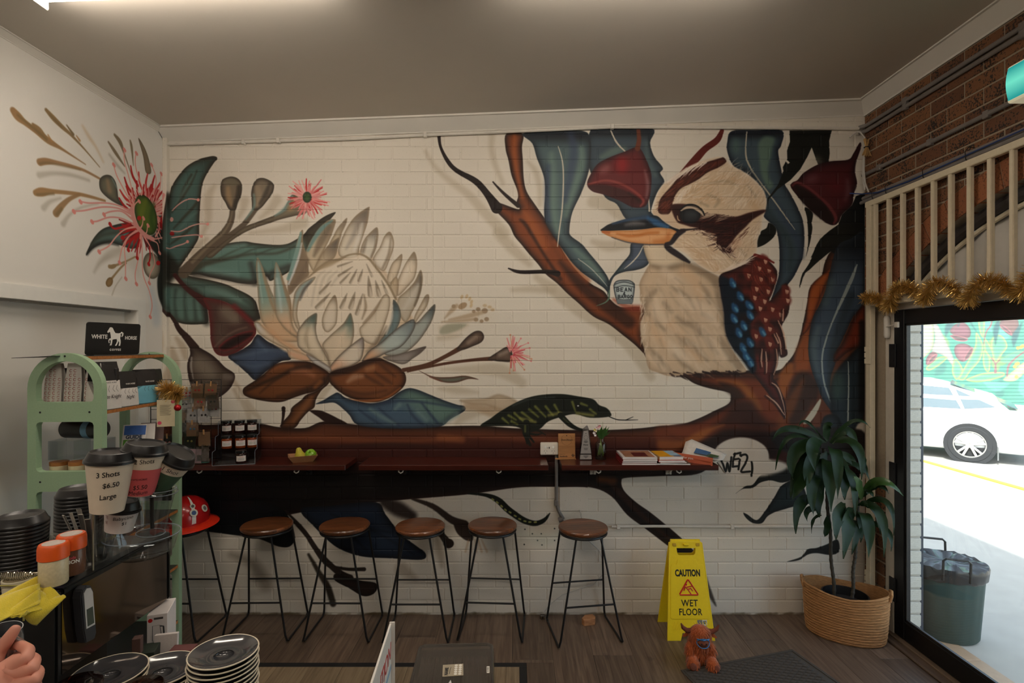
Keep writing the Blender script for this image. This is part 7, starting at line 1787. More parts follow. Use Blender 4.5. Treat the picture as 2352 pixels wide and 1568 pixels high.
for k, (c, l) in enumerate((((90,120,170), 'brochure with blue sky and green field cover leaning on the shelf'),((190,184,178), 'white brochure leaning behind the field brochure'),((110,88,84), 'brown brochure leaning at the back of the shelf'))):
    o = thing('brochure', l, 'brochure', px(304 + 22 * k, 1042 - 4 * k, 2.90 + .07 * k),(-.25,0,.25 + .1 * k))
    b = B(); box(b, -.055,.055,-.002,.002,0,.155); obj('paper', b, M_WB if k < 2 else mat('brochure brown', c, .5), o)
    if k == 0:
        for z0, z1, cc in ((.10,.15,(60,96,160)),(.02,.075,(92,148,52))):
            b = B(); box(b, -.048,.053,-.0035,-.002, z0, z1); obj('cover_picture', b, mat('cover %d' % cc[0], cc, .4, vary=.2, vscale=30), o)
        text('lettering', 'CLARIDGE'[:0] or 'GUIDE', .026, mat('cover ink', (38,52,74),.5, vary=0), o, face(.0,-.004,.088), bold=.001)
    if k == 2:
        b = B(); box(b, -.05,.05,-.0035,-.002,.01,.06); obj('cover_picture', b, mat('cover warm', (176,128,96),.5, vary=.3, vscale=40), o)
o = thing('leaflet', 'cream leaflet with pink dots taped to the far mint leg', 'leaflet', px(381,949,3.02),(0,0,.35))
b = B(); box(b, -.043,.043,-.001,.001,-.073,.075); obj('paper', b, mat('cream paper', (204,190,156),.6), o)
for x, z in ((-.03,-.052),(.034,.064)):
    b = B(); lathe(b, [(0,.0016),(.010,.0016),(.010,0)],14, face(x, 0, z)); obj('dot', b, mat('pink dot', (206,74,100),.5), o)
b = B()
for k in range(11): box(b, -.028,.026 - .006 * (k % 3),-.0018,-.001,.045 - k * .0055,.0462 - k * .0055)
obj('print_lines', b, M_INK, o)
tn = thing('tinsel_bow', 'gold tinsel tied round the far mint leg', 'tinsel', px(395,898,3.07))
tinsel('strands', [(-.055,0,.01),(-.02,-.02,.015),(.02,-.02,0),(.05,.0,-.02)],900,.055, tn, 8,.0013); tinsel('strands', [(.02,-.01,.0),(.045,.0,-.05)],300,.04, tn, 9,.0013)
b = B(); tube(b, [(-.06,0,.01),(-.02,-.02,.015),(.02,-.02,0),(.05,.0,-.02)],.003,5); obj('core', b, M_TIN, tn)
bb = thing('bauble', 'red Christmas bauble hanging from the gold tinsel', 'bauble', px(408,936,3.0))
b = B(); bmesh.ops.create_uvsphere(b, u_segments=20, v_segments=14, radius=.0185); obj('ball', b, mat('red bauble', (170,20,28),.12,.5, vary=0), bb, smooth=True)
b = B(); lathe(b, [(.005,.016),(.005,.024),(0,.025)],10); obj('cap', b, M_TIN, bb)
# ---------------------------------------------------------------- craft card rack at the end of the bench
M_WIRE = mat('black wire', (20,19,19),.5)
rk = thing('wire_rack', 'black wire grid rack of craft packets on the left bench', 'rack', (-2.20,-.150,1.0935),.12)
for i_ in range(8):
    b = B(); x = -.22 + .44 * i_ / 7; tube(b, [(x, 0,0),(x, 0,.545)],.0018,5); obj('wire', b, M_WIRE, rk)
for i_ in range(9):
    b = B(); z = .02 + .525 * i_ / 8; tube(b, [(-.22,0, z),(.22,0, z)],.0018,5); obj('wire', b, M_WIRE, rk)
b = B(); tube(b, [(-.22,0,.004),(-.22,0,.545),(.22,0,.545),(.22,0,.004)],.0035,6, closed=True); obj('wire_frame', b, M_WIRE, rk)
M_CELLO = glass_mat('cellophane', (226,226,226),.10,.06)
KR, WHc, BKc, DKc = (150,112,82),(206,200,198),(40,36,36),(96,80,70)
pk = [(431,908, WHc, 'pr'),(453,895, KR, 'r'),(484,895, KR, 'r'),(424,927, WHc, 'k'),(459,922, KR, 'r'),(489,921, DKc, 'k'),(424,955, KR, ''),(443,953, WHc, 'k'),(468,952, WHc, 'k'),(492,938, WHc, 'r'),(423,985, BKc, ''),(442,984, KR, 'b'),(436,1012, BKc, 'y'),(469,1006, KR, ''),(449,1045,(200,160,168), ''),(432,1040,(196,150,160), ''),(466,1040, DKc, ''),(355,1000, DKc, 'b'),(385,1015, BKc, 'r'),(377,1040, KR, '')]
dots = {'r': (190,36,40), 'k': (40,34,36), 'b': (92,136,170), 'y': (176,168,84), 'p': (210,120,140)}
names_ = ['top row', 'second row', 'third row', 'fourth row', 'bottom']
for n, (x, y, c, ds) in enumerate(pk):
    row = 0 if y < 912 else 1 if y < 932 else 2 if y < 960 else 3 if y < 990 else 4
    what = {KR: 'kraft card', WHc: 'white card', BKc: 'black card', DKc: 'brown card'}.get(c, 'pink sweets')
    o = thing('craft_packet', 'craft packet with %s' % what, 'packet', px(x, y, 3.535 - .006 * (n % 3)),(.02 * (n % 4) - .05,.04 * ((n * 7) % 5 - 2),.12), 'craft packets on the wire rack')
    o['label'] = 'packet of %s%s, %s of the wire rack' % (what, '' if not ds else ' with ' + {'r': 'red', 'k': 'dark', 'b': 'blue', 'y': 'yellow', 'p': 'pink'}[ds[0]] + ' ornament', names_[row] + (' left' if x < 437 else ' middle' if x < 465 else ' right'))
    b = B(); box(b, -.036,.036,-.001,.001,-.050,.040); obj('card', b, mat('card %d%d' % (c[0], c[2]), c, .6), o)
    for k, d in enumerate(ds):
        for s in (-1,1):
            b = B(); lathe(b, [(0,.003),(.006,.002),(.007,0)],10, face(s * .011 + .004 * k, -.001,-.002 + .018 * k)); obj('ornament', b, mat('orn ' + d, dots[d],.4), o)
    b = B(); sheet(b, [[(-.043 + .086 * u / 6,-.006 - .004 * math.sin(u * 2.1 + w_ * 1.7 + n),-.056 + .110 * w_ / 6) for u in range(7)] for w_ in range(7)]); obj('bag', b, M_CELLO, o, smooth=True)
    if n in (0,1,2,7,8,11,13,17,18):
        b = B(); box(b, -.004,.004,-.010,-.002,.024,.056, bevel=.001); obj('peg', b, mat('wood peg', (176,132,84),.6), o)
b = B(); prism(b, [(-.036,-.013),(.034,-.008),(.040,.013),(-.030,.010)],.0012); tag(obj('paper_slip', b, mat('teal paper', (88,168,158),.6), loc=px(465,1061.5,3.59) * 1.0), 'small teal paper slip lying on the bench by the jar stand', 'paper')
COL.objects['paper_slip'].location.z = 1.0935
# ---------------------------------------------------------------- jar stand
js = thing('jar_stand', 'clear three-tier acrylic jar stand on the left bench', 'display stand', (-1.855,-.155,1.0935),.27)
def ac(nm, *a): b = B(); box(b, *a); return obj(nm, b, M_CLR, js)
for s in (-1,1):
    for k, (y0, y1, h) in enumerate(((-.11,-.035,.088),(-.035,.04,.175),(.04,.115,.265))):
        ac('side', s * .125 - .0012, s * .125 + .0012, y0, y1,0, h)
    b = B(); tube(b, [(s * .125,-.11,0),(s * .125,-.11,.078),(s * .125,-.10,.088),(s * .125,-.037,.088),(s * .125,-.035,.165),(s * .125,-.025,.175),(s * .125,.038,.175),(s * .125,.04,.26)],.0016,5); obj('edge', b, M_EDGE, js)
for y0, y1, z in ((-.11,.115,.001),(-.035,.115,.09),(.04,.115,.18)): ac('tier', -.124,.124, y0, y1, z - .001, z + .0015)
for y, z0, z1 in ((-.035,0,.09),(.04,.09,.18),(.115,.0,.265)): ac('riser', -.124,.124, y, y + .002, z0, z1)
b = B(); tube(b, [(-.125,-.11,.001),(.125,-.11,.001)],.0016,5); obj('edge', b, M_EDGE, js)
M_JLID = mat('black jar lid', (18,18,18),.3); M_LBL = mat('jar label', (216,208,202),.5, vary=.02)
def jam(label, jam_c, mn):
    o = thing('jam_jar', label, 'jar', group='jam jars on the acrylic stand')
    b = B(); lathe(b, [(0,.001),(.030,.001),(.033,.006),(.033,.058),(.029,.066),(.027,.070),(0,.070)],24); obj('jar', b, mat(mn, jam_c, .08, spec=.6, vary=.2, vscale=50), o, smooth=True)
    b = B(); lathe(b, [(.031,.068),(.0325,.070),(.0325,.082),(.030,.084),(0,.084)],24); obj('lid', b, M_JLID, o, smooth=True)
    b = B(); sheet(b, [[(.0337 * math.sin(a),-.0337 * math.cos(a), z) for a in [-.95 + 1.9 * k / 12 for k in range(13)]] for z in (.017,.052)]); lb = obj('label', b, M_LBL, o)
    wrap('lettering', 'SWEET', .009, mat('orange print', (196,96,80),.5, vary=0), lb, .0337,.1,.045)
    b = B()
    for k in range(4):
        for a in range(9): box(b, -.0018,.0018,-.0342,-.0339,.024 + k * .0042,.0252 + k * .0042, Matrix.Rotation(-.55 + .13 * a, 4, 'Z'))
    obj('print_lines', b, M_INK, lb)
    return o
DJ, AJ = (40,18,16),(120,50,18)
ja = jam('dark jam jar at the left of the top tier', DJ, 'dark jam'); jb = jam('amber jam jar at the left of the middle tier', AJ, 'amber jam')
def jl(x, y, z): return js.location + Matrix.Rotation(.27,3, 'Z') @ Vector((x, y, z))
ja.location = jl(-.083,.078,.1815); ja.rotation_euler.z = .5
dup(ja, jl(-.002,.072,.1815),.55, 'dark jam jar in the middle of the top tier'); dup(ja, jl(.073,.082,.1815),.5, 'dark jam jar at the right of the top tier'); dup(ja, jl(.035,-.07,.0025),.5, 'lone dark jam jar on the lowest tier')
jb.location = jl(-.065,.0,.0915); jb.rotation_euler.z = .5
dup(jb, jl(.018,-.002,.0915),.5, 'amber jam jar in the middle of the middle tier'); dup(jb, jl(.088,.006,.0915),.5, 'amber jam jar at the right of the middle tier')
# ---------------------------------------------------------------- fruit tray
M_KRAFT = mat('kraft paper', (150,104,66),.7, vary=.08, vscale=60)
ft_ = thing('paper_tray', 'brown paper tray holding a pear and an apple', 'tray', (-1.425,-.145,1.0935),.42)
b = B(); lo = [b.verts.new(p) for p in ((-.062,-.04,0),(.062,-.04,0),(.062,.04,0),(-.062,.04,0))]; hi = [b.verts.new(p) for p in ((-.092,-.062,.044),(.09,-.062,.044),(.09,.062,.044),(-.092,.062,.044))]
b.faces.new(lo)
for k in range(4): b.faces.new((lo[k], lo[(k + 1) % 4], hi[(k + 1) % 4], hi[k]))
o = obj('tray', b, M_KRAFT, ft_); o.modifiers.new('t', 'SOLIDIFY').thickness = .002
b = B(); box(b, -.075,.02,-.035,.04,.018,.019); obj('printed_liner', b, mat('liner paper', (206,200,190),.6, vary=.5, vscale=90), ft_)
def tl(x, y, z): return ft_.location + Matrix.Rotation(.42,3, 'Z') @ Vector((x, y, z))
pe = thing('pear', 'yellow green pear in the paper tray', 'pear', tl(-.012,-.012,.008),(.2,-.12,0))
b = B(); lathe(b, [(0,0),(.016,.001),(.030,.012),(.034,.028),(.030,.046),(.022,.060),(.018,.074),(.015,.084),(.008,.090),(0,.090)],22); obj('flesh', b, mat('pear skin', (186,172,52),.45, vary=.15, vscale=60), pe, smooth=True)
b = B(); tube(b, [(0,0,.089),(.002,0,.098),(.006,0,.104)],.0015,5); obj('stem', b, M_CANE, pe)
ap = thing('apple', 'green apple in the paper tray', 'apple', tl(.052,.015,.036),(.75,0,-.1))
b = B(); lathe(b, [(0,-.030),(.012,-.033),(.026,-.026),(.036,-.006),(.037,.008),(.030,.026),(.018,.034),(.010,.032),(.005,.024),(0,.020)],26); obj('flesh', b, mat('apple skin', (120,168,38),.22, vary=.1, vscale=30, coat=.3), ap, smooth=True)
b = B(); tube(b, [(0,0,.020),(.002,0,.034)],.0014,5); obj('stem', b, M_CANE, ap)
# ---------------------------------------------------------------- things on the right length of bench
BT = 1.0935
ks = thing('kraft_sign', 'brown timber sign with round café logo standing by the power outlet', 'sign', (.345,-.062, BT),(-.08,0,.06))
M_KS = wood('engraved ply', (150,102,58),(178,126,76),(3,40,40),.6)
b = B(); box(b, -.058,.058,-.002,.002,.004,.170, bevel=.001); obj('board', b, M_KS, ks)
b = B(); box(b, -.08,.058,-.028,.02,-.002,.003, bevel=.0008); obj('foot', b, M_KS, ks)
M_ENG = mat('burnt engraving', (62,42,28),.7, vary=0)
b = B(); tube(b, [(.037 * math.cos(a),-.0022,.128 + .037 * math.sin(a)) for a in [2 * PI * k / 32 for k in range(32)]],.0005,4, closed=True); lathe(b, [(0,.0008),(.004,.0006),(.004,0)],8, face(0,-.002,.156)); obj('logo_ring', b, M_ENG, ks)
text('lettering', 'Bean2Bargo', .018, M_ENG, ks, face(0,-.0024,.127), shear=.3, sx=.9); text('lettering', 'Find us on', .009, M_ENG, ks, face(-.030,-.0024,.030)); text('lettering', 'facebook', .014, M_ENG, ks, face(-.022,-.0024,.016), bold=.0004)
b = B(); lathe(b, [(0,.0008),(.0095,.0006),(.0095,0)],18, face(.042,-.002,.022)); o = obj('round_emblem', b, M_ENG, ks); text('lettering', 'f', .018, M_KS, o, face(.042,-.0032,.022), bold=.0006)
tr = thing('award_trophy', 'tall clear slanted award trophy between the timber sign and the vase', 'trophy', (.468,-.10, BT))
b = B(); prism(b, [(-.047,0),(.047,0),(.024,.20),(.010,.234),(-.020,.208),(-.026,.19)],.022, FRONT, -.011); bmesh.ops.bevel(b, geom=b.edges[:], offset=.002, segments=1, affect='EDGES'); obj('block', b, glass_mat('trophy acrylic', (206,206,210),.16), tr)
b = B(); prism(b, [(-.036,.044),(.036,.044),(.014,.20),(-.016,.196)],.001, FRONT, .0112); prism(b, [(-.039,.006),(.039,.006),(.036,.037),(-.037,.037)],.001, FRONT, .0112); obj('silver_plate', b, mat('brushed silver', (186,180,176),.35,.6), tr)
text('lettering', 'Winner', .011, M_INKB, tr, face(-.001,-.0126,.103), bold=.0004)
b = B()
for w, z in ((.010,.178),(.022,.128),(.030,.1225),(.018,.117),(.026,.078),(.022,.070),(.034,.027),(.024,.020),(.008,.014)): box(b, -w / 2, w / 2,-.0129,-.0122, z, z + .003)
tube(b, [(.014 * math.cos(a),-.0124,.152 + .014 * math.sin(a)) for a in [2 * PI * k / 20 for k in range(20)]],.0007,4, closed=True); obj('print_lines', b, M_INK, tr)
va = thing('flower_vase', 'small clear bottle vase with water on the bench', 'vase', (.572,-.085, BT))
b = B(); lathe(b, [(0,.001),(.034,.001),(.038,.006),(.038,.10),(.034,.113),(.024,.122),(.022,.140),(.026,.146),(.026,.149)],26); obj('bottle', b, glass_mat('vase glass', (228,234,232),.07), va, smooth=True)
b = B(); lathe(b, [(0,.004),(.0355,.006),(.0355,.098),(0,.098)],24); obj('water', b, glass_mat('water', (238,242,236),.02), va, smooth=True)
fl = thing('flower_bunch', 'bunch of small white and pink flowers with green leaves in the vase', 'flowers', (.572,-.085, BT + .02))
for k in range(8):
    a = k * .8; b = B(); tube(b, [(-.02 * math.cos(a),-.02 * math.sin(a),.005 + .01 * (k % 3)),(0,0,.11),(.03 * math.cos(a + 2),.02 * math.sin(a),.17)],.0022,5); obj('stem', b, mat('stem green', (120,140,60),.5), fl)
M_FLF = mat('flower leaf', (58,96,40),.45, vary=.2)
for k, (x0, z0, x1, z1, w) in enumerate(((.0,.12,.052,.205,.012),(.01,.12,.03,.215,.012),(-.005,.13,.002,.21,.013),(-.01,.13,-.03,.19,.012),(.01,.13,.062,.175,.010),(0,.13,.016,.20,.014),(.0,.12,-.02,.16,.013))):
    b = B(); sheet(b, [[(x0 + (x1 - x0) * s + q_ * w * math.sin(PI * min(.98, s + .06)),-.012 - .02 * s * (1 + k % 2), z0 + (z1 - z0) * s) for q_ in (-1,0,1)] for s in [i_ / 7 for i_ in range(8)]]); obj('leaf', b, M_FLF, fl, smooth=True)
b = B(); tube(b, [(.01,0,.13),(.014,-.005,.20),(.013,-.005,.235)],.0012,5); obj('stem', b, MATS['stem green'], fl)
for k, (x, z, c) in enumerate(((-.045,.185,(222,206,120)),(-.033,.198,(226,196,196)),(-.050,.165,(226,218,214)),(-.02,.205,(222,170,172)),(-.036,.178,(226,216,190)),(-.042,.150,(220,214,214)),(-.012,.21,(214,150,156)))):
    b = B()
    for q_ in range(5):
        a = q_ * 2 * PI / 5 + k; b2 = Matrix.Translation((x, -.03, z)) @ Matrix.Rotation(a, 4, 'Y') @ Matrix.Rotation(.5,4, 'X')
        v = [b2 @ Vector(p) for p in ((0,0,0),(-.005,0,.007),(0,-.002,.013),(.005,0,.007))]; b.faces.new([b.verts.new(p) for p in v])
    obj('blossom', b, mat('blossom %d' % k, c, .6), fl)
# magazines and papers
def mag(label, x, y, z, w, l, h, rot, top, pic=None, edge=None, grp='magazines on the right bench'):
    o = thing('magazine', label, 'magazine', (x, y, z), rot, grp)
    b = B(); box(b, -w / 2, w / 2,-l / 2, l / 2,.0006, h - .0006); obj('pages', b, mat('page edge', (214,208,202),.7, vary=.08, vscale=300, stretch=(1,1,8)), o)
    b = B(); box(b, -w / 2 - .001, w / 2 + .001,-l / 2 - .001, l / 2 + .001, h - .0008, h); box(b, -w / 2 - .001, w / 2 + .001,-l / 2 - .001, l / 2 + .001,0,.0007); box(b, -w / 2 - .0016,-w / 2,-l / 2 - .001, l / 2 + .001,0, h); obj('cover', b, top, o)
    for k, (x0, x1, y0, y1, m) in enumerate(pic or ()):
        b = B(); box(b, x0 * w / 2, x1 * w / 2, y0 * l / 2, y1 * l / 2, h, h + .0003 + .0001 * k); obj('cover_picture', b, m, o)
    return o
M_MC = mat('maroon spine', (120,32,34),.35); M_WC = mat('white cover', (214,206,202),.3)
c1, c2, c3, c4, c5 = (mat('print a', (160,112,84),.3, vary=.5, vscale=14), mat('print b', (84,24,24),.3, vary=.3, vscale=20), mat('print c', (222,158,24),.3, vary=.2, vscale=25), mat('print d', (150,190,216),.3, vary=.25, vscale=30), mat('print e', (60,98,140),.3, vary=.1))
for k in range(4):
    l = ['lowest', 'second', 'third', 'top'][k] + ' magazine of the white-edged stack nearest the vase'
    mag(l, .795 + .002 * k, -.145 + .003 * (k % 2), BT + .0125 * k, .222,.236,.012,.01 * (k % 3 - 1), M_MC if k < 3 else M_WC, [(-.85,.9,-.9,.9, c1),(-.3,.55,-.75,.35, c2)] if k == 3 else None)
for k, (w, l_, r, m, lab, pc) in enumerate(((.22,.23,-.04, mat('dark cover', (72,66,56),.3, vary=.4, vscale=30), 'widest magazine at the bottom of the middle stack', None),(.17,.22,.05, M_WC, 'thin white magazine second in the middle stack', None),(.165,.22,.0, mat('red cover', (188,56,50),.3), 'red-edged magazine third in the middle stack', None),(.155,.20,.06, mat('tan cover', (190,150,100),.4), 'yellow and blue booklet on top of the middle stack', [(-.95,.1,-.95,.95, c3),(.1,.95,-.6,.98, c4),(.3,.95,-.95,-.6, c5)]))):
    mag(lab, 1.018 - .006 * k, -.145, BT + (0,.0105,.0165,.030)[k], w, l_, (.0095,.0055,.0125,.021)[k], r, m, pc)
M_NEWS = mat('newsprint', (206,200,192),.8, vary=.08, vscale=60)
nw = thing('newspaper', 'folded newspaper with orange back page hanging over the bench end', 'newspaper', (1.20,-.135, BT + .012),(0,0,-.62))
b = B(); sheet(b, [[(-.13 + .26 * u / 8,-.055 - .004 * w_, .028 * math.cos(w_ * .6 - .6) + .014 - .01 * u / 8) for u in range(9)] for w_ in range(6)]); tube(b, [(-.135,-.05,.02),(.12,-.06,.008)],.014,10); obj('orange_fold', b, mat('orange newsprint', (168,76,44),.7, vary=.08), nw, smooth=True)
text('lettering', 'Here for you.', .022, M_NEWS, nw, Matrix.Translation((-.05,-.078,.018)) @ Matrix.Rotation(1.15,4, 'X'))
for k in range(3):
    b = B(); sheet(b, [[(-.12 + .27 * u / 8 + .01 * k, -.05 + .17 * w_ / 6,.004 + .006 * k + .05 * k * (w_ / 6) ** 2 * (1 - u / 9) + .006 * math.sin(w_ + k)) for u in range(9)] for w_ in range(7)]); o = obj('sheet', b, M_NEWS, nw, smooth=True); o.modifiers.new('t', 'SOLIDIFY').thickness = .0012
for x0, x1, y0, y1, m in ((-.02,.08,.02,.075, c5),(.07,.14,-.0,.05, mat('print f', (60,84,48),.5, vary=.3, vscale=30))):
    b = B(); sheet(b, [[(x0 + (x1 - x0) * u / 4, y0 + (y1 - y0) * w_ / 4,.0185 + .10 * ((y0 + .05 + (y1 - y0) * w_ / 4) / .17) ** 2 * (1 - (x0 + .12 + (x1 - x0) * u / 4) / .30) + .007) for u in range(5)] for w_ in range(5)]); obj('photo', b, m, nw)
b = B(); sheet(b, [[(1.30 + .075 * u / 4,-.20 + .05 * w_ / 3 - .01 * u / 4, BT + .018 - .10 * max(0, u / 4 - .1) ** 1.3) for u in range(5)] for w_ in range(4)]); o = obj('loose_page', b, M_NEWS, smooth=True); o.modifiers.new('t', 'SOLIDIFY').thickness = .001
tag(o, 'loose newspaper page drooping off the right end of the bench', 'page')
# ---------------------------------------------------------------- counter and coffee machine in the foreground
CT = .95
def fy(d): return d - D
b = B(); box(b, -2.2,.45, fy(.55), fy(1.43), CT - .04, CT, bevel=.003); ct = thing('counter', 'dark service counter in the foreground, below the coffee machine', 'counter', (0,0,0)); obj('counter_top', b, mat('dark counter top', (34,32,32),.4), ct)
b = B(); box(b, -2.15,.40, fy(.60), fy(1.38),0, CT - .04); obj('cabinet', b, mat('counter front', (60,54,50),.6), ct)
MXP, MT, MB0 = -.93,1.362,1.186
M_MACH = mat('machine black', (13,13,14),.35, vary=.05)
M_MIR = mat('smoked mirror panel', (112,100,90),.07,.9, vary=0)
cm_ = thing('coffee_machine', 'black coffee machine with smoked mirror side panel on the counter', 'coffee machine', (-1.28, fy(1.285), CT))
def cb(nm, x0, x1, d0, d1, z0, z1, m, bv=.004): 
    b = B(); box(b, x0 + 1.28, x1 + 1.28, d0 - 1.285, d1 - 1.285, z0 - CT, z1 - CT, bevel=bv, seg=2); return obj(nm, b, m, cm_)
cb('body', -1.66, MXP - .012,1.113,1.458, MB0, MT - .012, M_MACH); cb('lower_body', -1.62,-1.08,1.16,1.44, CT + .03, MB0, M_MACH)
cb('end_plate', -.995, MXP + .002,1.098,1.113,1.172, MT, M_MACH)
cb('top_trim', -.955, MXP + .003,1.113,1.460, MT - .014, MT, M_MACH, .003); cb('end_trim', MXP - .012, MXP + .003,1.449,1.460, MB0, MT - .014, M_MACH, .003)
cb('side_panel', MXP - .010, MXP, 1.114,1.449, MB0, MT - .014, M_MIR, .0)
cb('cup_tray', -1.62,-.96,1.12,1.45, MT - .013, MT - .008, mat('steel tray', (120,116,112),.3,.8),0)
b = B(); lathe(b, [(0,.003),(.004,.002),(.004,0)],10, Matrix.Translation((-.955 + 1.28,1.098 - 1.285,1.20 - CT)) @ FRONT); obj('screw', b, M_WHITEM, cm_)
for x in (-1.58,-1.12):
    for d in (1.19,1.41): b = B(); lathe(b, [(0,0),(.02,0),(.016,.03),(0,.03)],12, Matrix.Translation((x + 1.28, d - 1.285,0))); obj('foot', b, M_MACH, cm_)
TR = MT - .0075
# thermometer stuck on the panel
th = thing('thermometer', 'black folding digital thermometer stuck on the mirror panel', 'thermometer', (MXP + .001, fy(1.158),1.289),(0,0,0))
b = B(); pr = [(-.014,-.058),(.010,-.062),(.016,-.05),(.017,.044),(.012,.058),(0,.064),(-.012,.058),(-.017,.044),(-.017,-.03)]; prism(b, pr, .020, Matrix(((0,0,1,0),(1,-.10,0,0),(0,1,0,0),(0,0,0,1)))); bmesh.ops.bevel(b, geom=b.edges[:], offset=.002, segments=2, affect='EDGES'); obj('case', b, mat('charcoal plastic', (48,49,54),.45), th)
YZ = Matrix(((0,0,1,0),(1,-.10,0,0),(0,1,0,0),(0,0,0,1)))
b = B(); prism(b, [(-.011,-.028),(.012,-.030),(.013,.042),(.008,.054),(-.002,.057),(-.010,.05)],.0012, YZ, .020); fp_ = obj('face_plate', b, mat('light face', (202,200,198),.4), th)
b = B(); prism(b, [(-.008,-.024),(.009,-.025),(.009,.012),(-.007,.013)],.0008, YZ, .0212); obj('screen', b, mat('lcd', (70,82,78),.2), fp_)
# cups on the clear display stand
M_PAPER = mat('cup paper', (216,202,182),.6, vary=.03, vscale=60); M_LIDB = mat('black lid', (24,23,24),.35, vary=.06); M_PEN = mat('marker pen', (22,20,20),.5, vary=0)
ds_ = thing('cup_display', 'clear acrylic display sheet holding the sample cups', 'display stand', (-.925, fy(1.205), MT))
b = B(); box(b, -.012,.125,.046,.049,0,.20, Matrix.Rotation(.42,4, 'Z')); obj('back_sheet', b, M_CLR, ds_)
b = B(); box(b, -.0135,-.0105,.0,.049,-.02,.25, Matrix.Rotation(.42,4, 'Z')); obj('end_sheet', b, M_CLR, ds_)
b = B(); tube(b, [(-.012,0,-.02),(-.012,0,.25)],.0018,5); obj('edge', b, mat('yellowed edge', (150,138,112),.4), ds_)
def cup(label, base, tilt, yaw, r0, r1, h, m, lid=.052, lm=None):
    o = thing('paper_cup', label, 'cup', base, Euler((0, tilt, yaw)), 'sample cups on the display')
    b = B(); lathe(b, [(0,.004),(r0 - .002,.004),(r0 - .002,0),(r0,0),(r1, h),(r1 - .002, h)],40); obj('body', b, m, o, smooth=True)
    if lid:
        b = B(); k = r1 / .045
        lathe(b, [(r1, h - .004),(r1 + .0035, h - .003),(r1 + .0035, h + .002),(r1 + .001, h + .004),(r1 + .0005, h + .006),(r1 - .005, h + .019),(r1 - .007, h + .020),(r1 - .010, h + .016),(.012, h + .0155),(0, h + .0155)],40); l = obj('lid', b, M_LIDB, o, smooth=True)
        b = B(); box(b, -.006,.006,-.0015,.0015,0,.0012, Matrix.Translation((0,-r1 + .014, h + .0158))); obj('sip_hole', b, M_PEN, l)
    return o
def cr(r0, r1, h): return lambda z: r0 + (r1 - r0) * z / h
dL = 1.165
base = px(246,1172, dL)
c = cup('large cream sample cup with a black lid, hand-lettered', base, .075,0,.0305,.0445,.108, M_PAPER)
f = cr(.0305,.0445,.108)
for s, sz, a, z in (('3 Shots', .0155,.55,.086),('$6.50', .0145,.72,.063),('Large', .0150,.62,.038)): wrap('lettering', s, sz, M_PEN, c, f, a, z, bold=.0002, tilt=.10, sx=.9)
f2 = cr(.029,.043,.095)
c = cup('medium cream and coral sample cup with a black lid', px(318,1132,1.215),.16,0,.029,.043,.095, M_PAPER)
b = B(); sheet(b, [[((f2(z) + .0005) * math.sin(a),-(f2(z) + .0005) * math.cos(a), z) for a in [2 * PI * k / 40 for k in range(41)]] for z in (.001,.03,.062)]); o = obj('coral_band', b, mat('coral band', (204,88,90),.6, vary=.03), c, smooth=True)
for s, sz, a, z in (('2 Shots', .015,.62,.081),('$5.50', .014,.62,.022),('Medium', .013,.55,.009),('WHITE HORSE', .006,.45,.040)): wrap('lettering', s, sz, M_PEN, c, f2, a, z, tilt=.10, lift=.0009, sx=.85)
f3 = cr(.027,.040,.082)
c = cup('small cream and green sample cup tilted to the right', px(356,1118,1.26),.62,0,.027,.040,.082, M_PAPER)
b = B(); sheet(b, [[((f3(z) + .0005) * math.sin(a),-(f3(z) + .0005) * math.cos(a), z) for a in [2 * PI * k / 40 for k in range(41)]] for z in (.001,.028,.056)]); obj('green_band', b, mat('green band', (62,88,66),.6, vary=.03), c, smooth=True)
for s, sz, a, z in (('1 Shot', .0145,.55,.067),('$5', .014,.35,.018)): wrap('lettering', s, sz, M_PEN, c, f3, a, z, lift=.0009)
f4 = cr(.027,.033,.048)
c = cup('tiny white babycino cup with black lid below the big cup', px(273,1216,1.225),.17,0,.027,.033,.048, mat('white cup', (214,206,202),.6))
for s, sz, a, z in (('Babycino', .011,.75,.036),('$1', .010,.85,.024)): wrap('lettering', s, sz, M_PEN, c, f4, a, z, tilt=.1)
wrap('lettering', 'TE', .009, mat('brown print', (130,70,66),.5, vary=0), c, f4,-.35,.036); wrap('lettering', 'SE', .009, MATS['brown print'], c, f4,-.35,.024)
c = thing('clear_cup', 'clear plastic iced drink cup with domeless lid and black straw', 'cup', px(346,1226,1.255), Euler((0,.10,0)), 'sample cups on the display')
M_PET = glass_mat('clear plastic', (236,238,238),.07)
b = B(); lathe(b, [(0,.002),(.027,.002),(.028,0),(.030,.02),(.0405,.098)],36); obj('body', b, M_PET, c, smooth=True)
b = B(); lathe(b, [(.0405,.094),(.045,.096),(.046,.100),(.043,.106),(.040,.109),(.034,.106),(.02,.105),(.006,.106),(0,.104)],36); obj('lid', b, M_PET, c, smooth=True)
for r_, z_ in ((.0455,.099),(.042,.107),(.0285,.003)): b = B(); tube(b, [(r_ * math.cos(a), r_ * math.sin(a), z_) for a in [2 * PI * k / 36 for k in range(36)]],.0011,5, closed=True); obj('rim', b, M_EDGE, c)
b = B(); tube(b, [(.0,.004,.012),(-.008,0,.10),(-.016,-.002,.168)],.0042,10); obj('straw', b, M_LIDB, c, smooth=True)
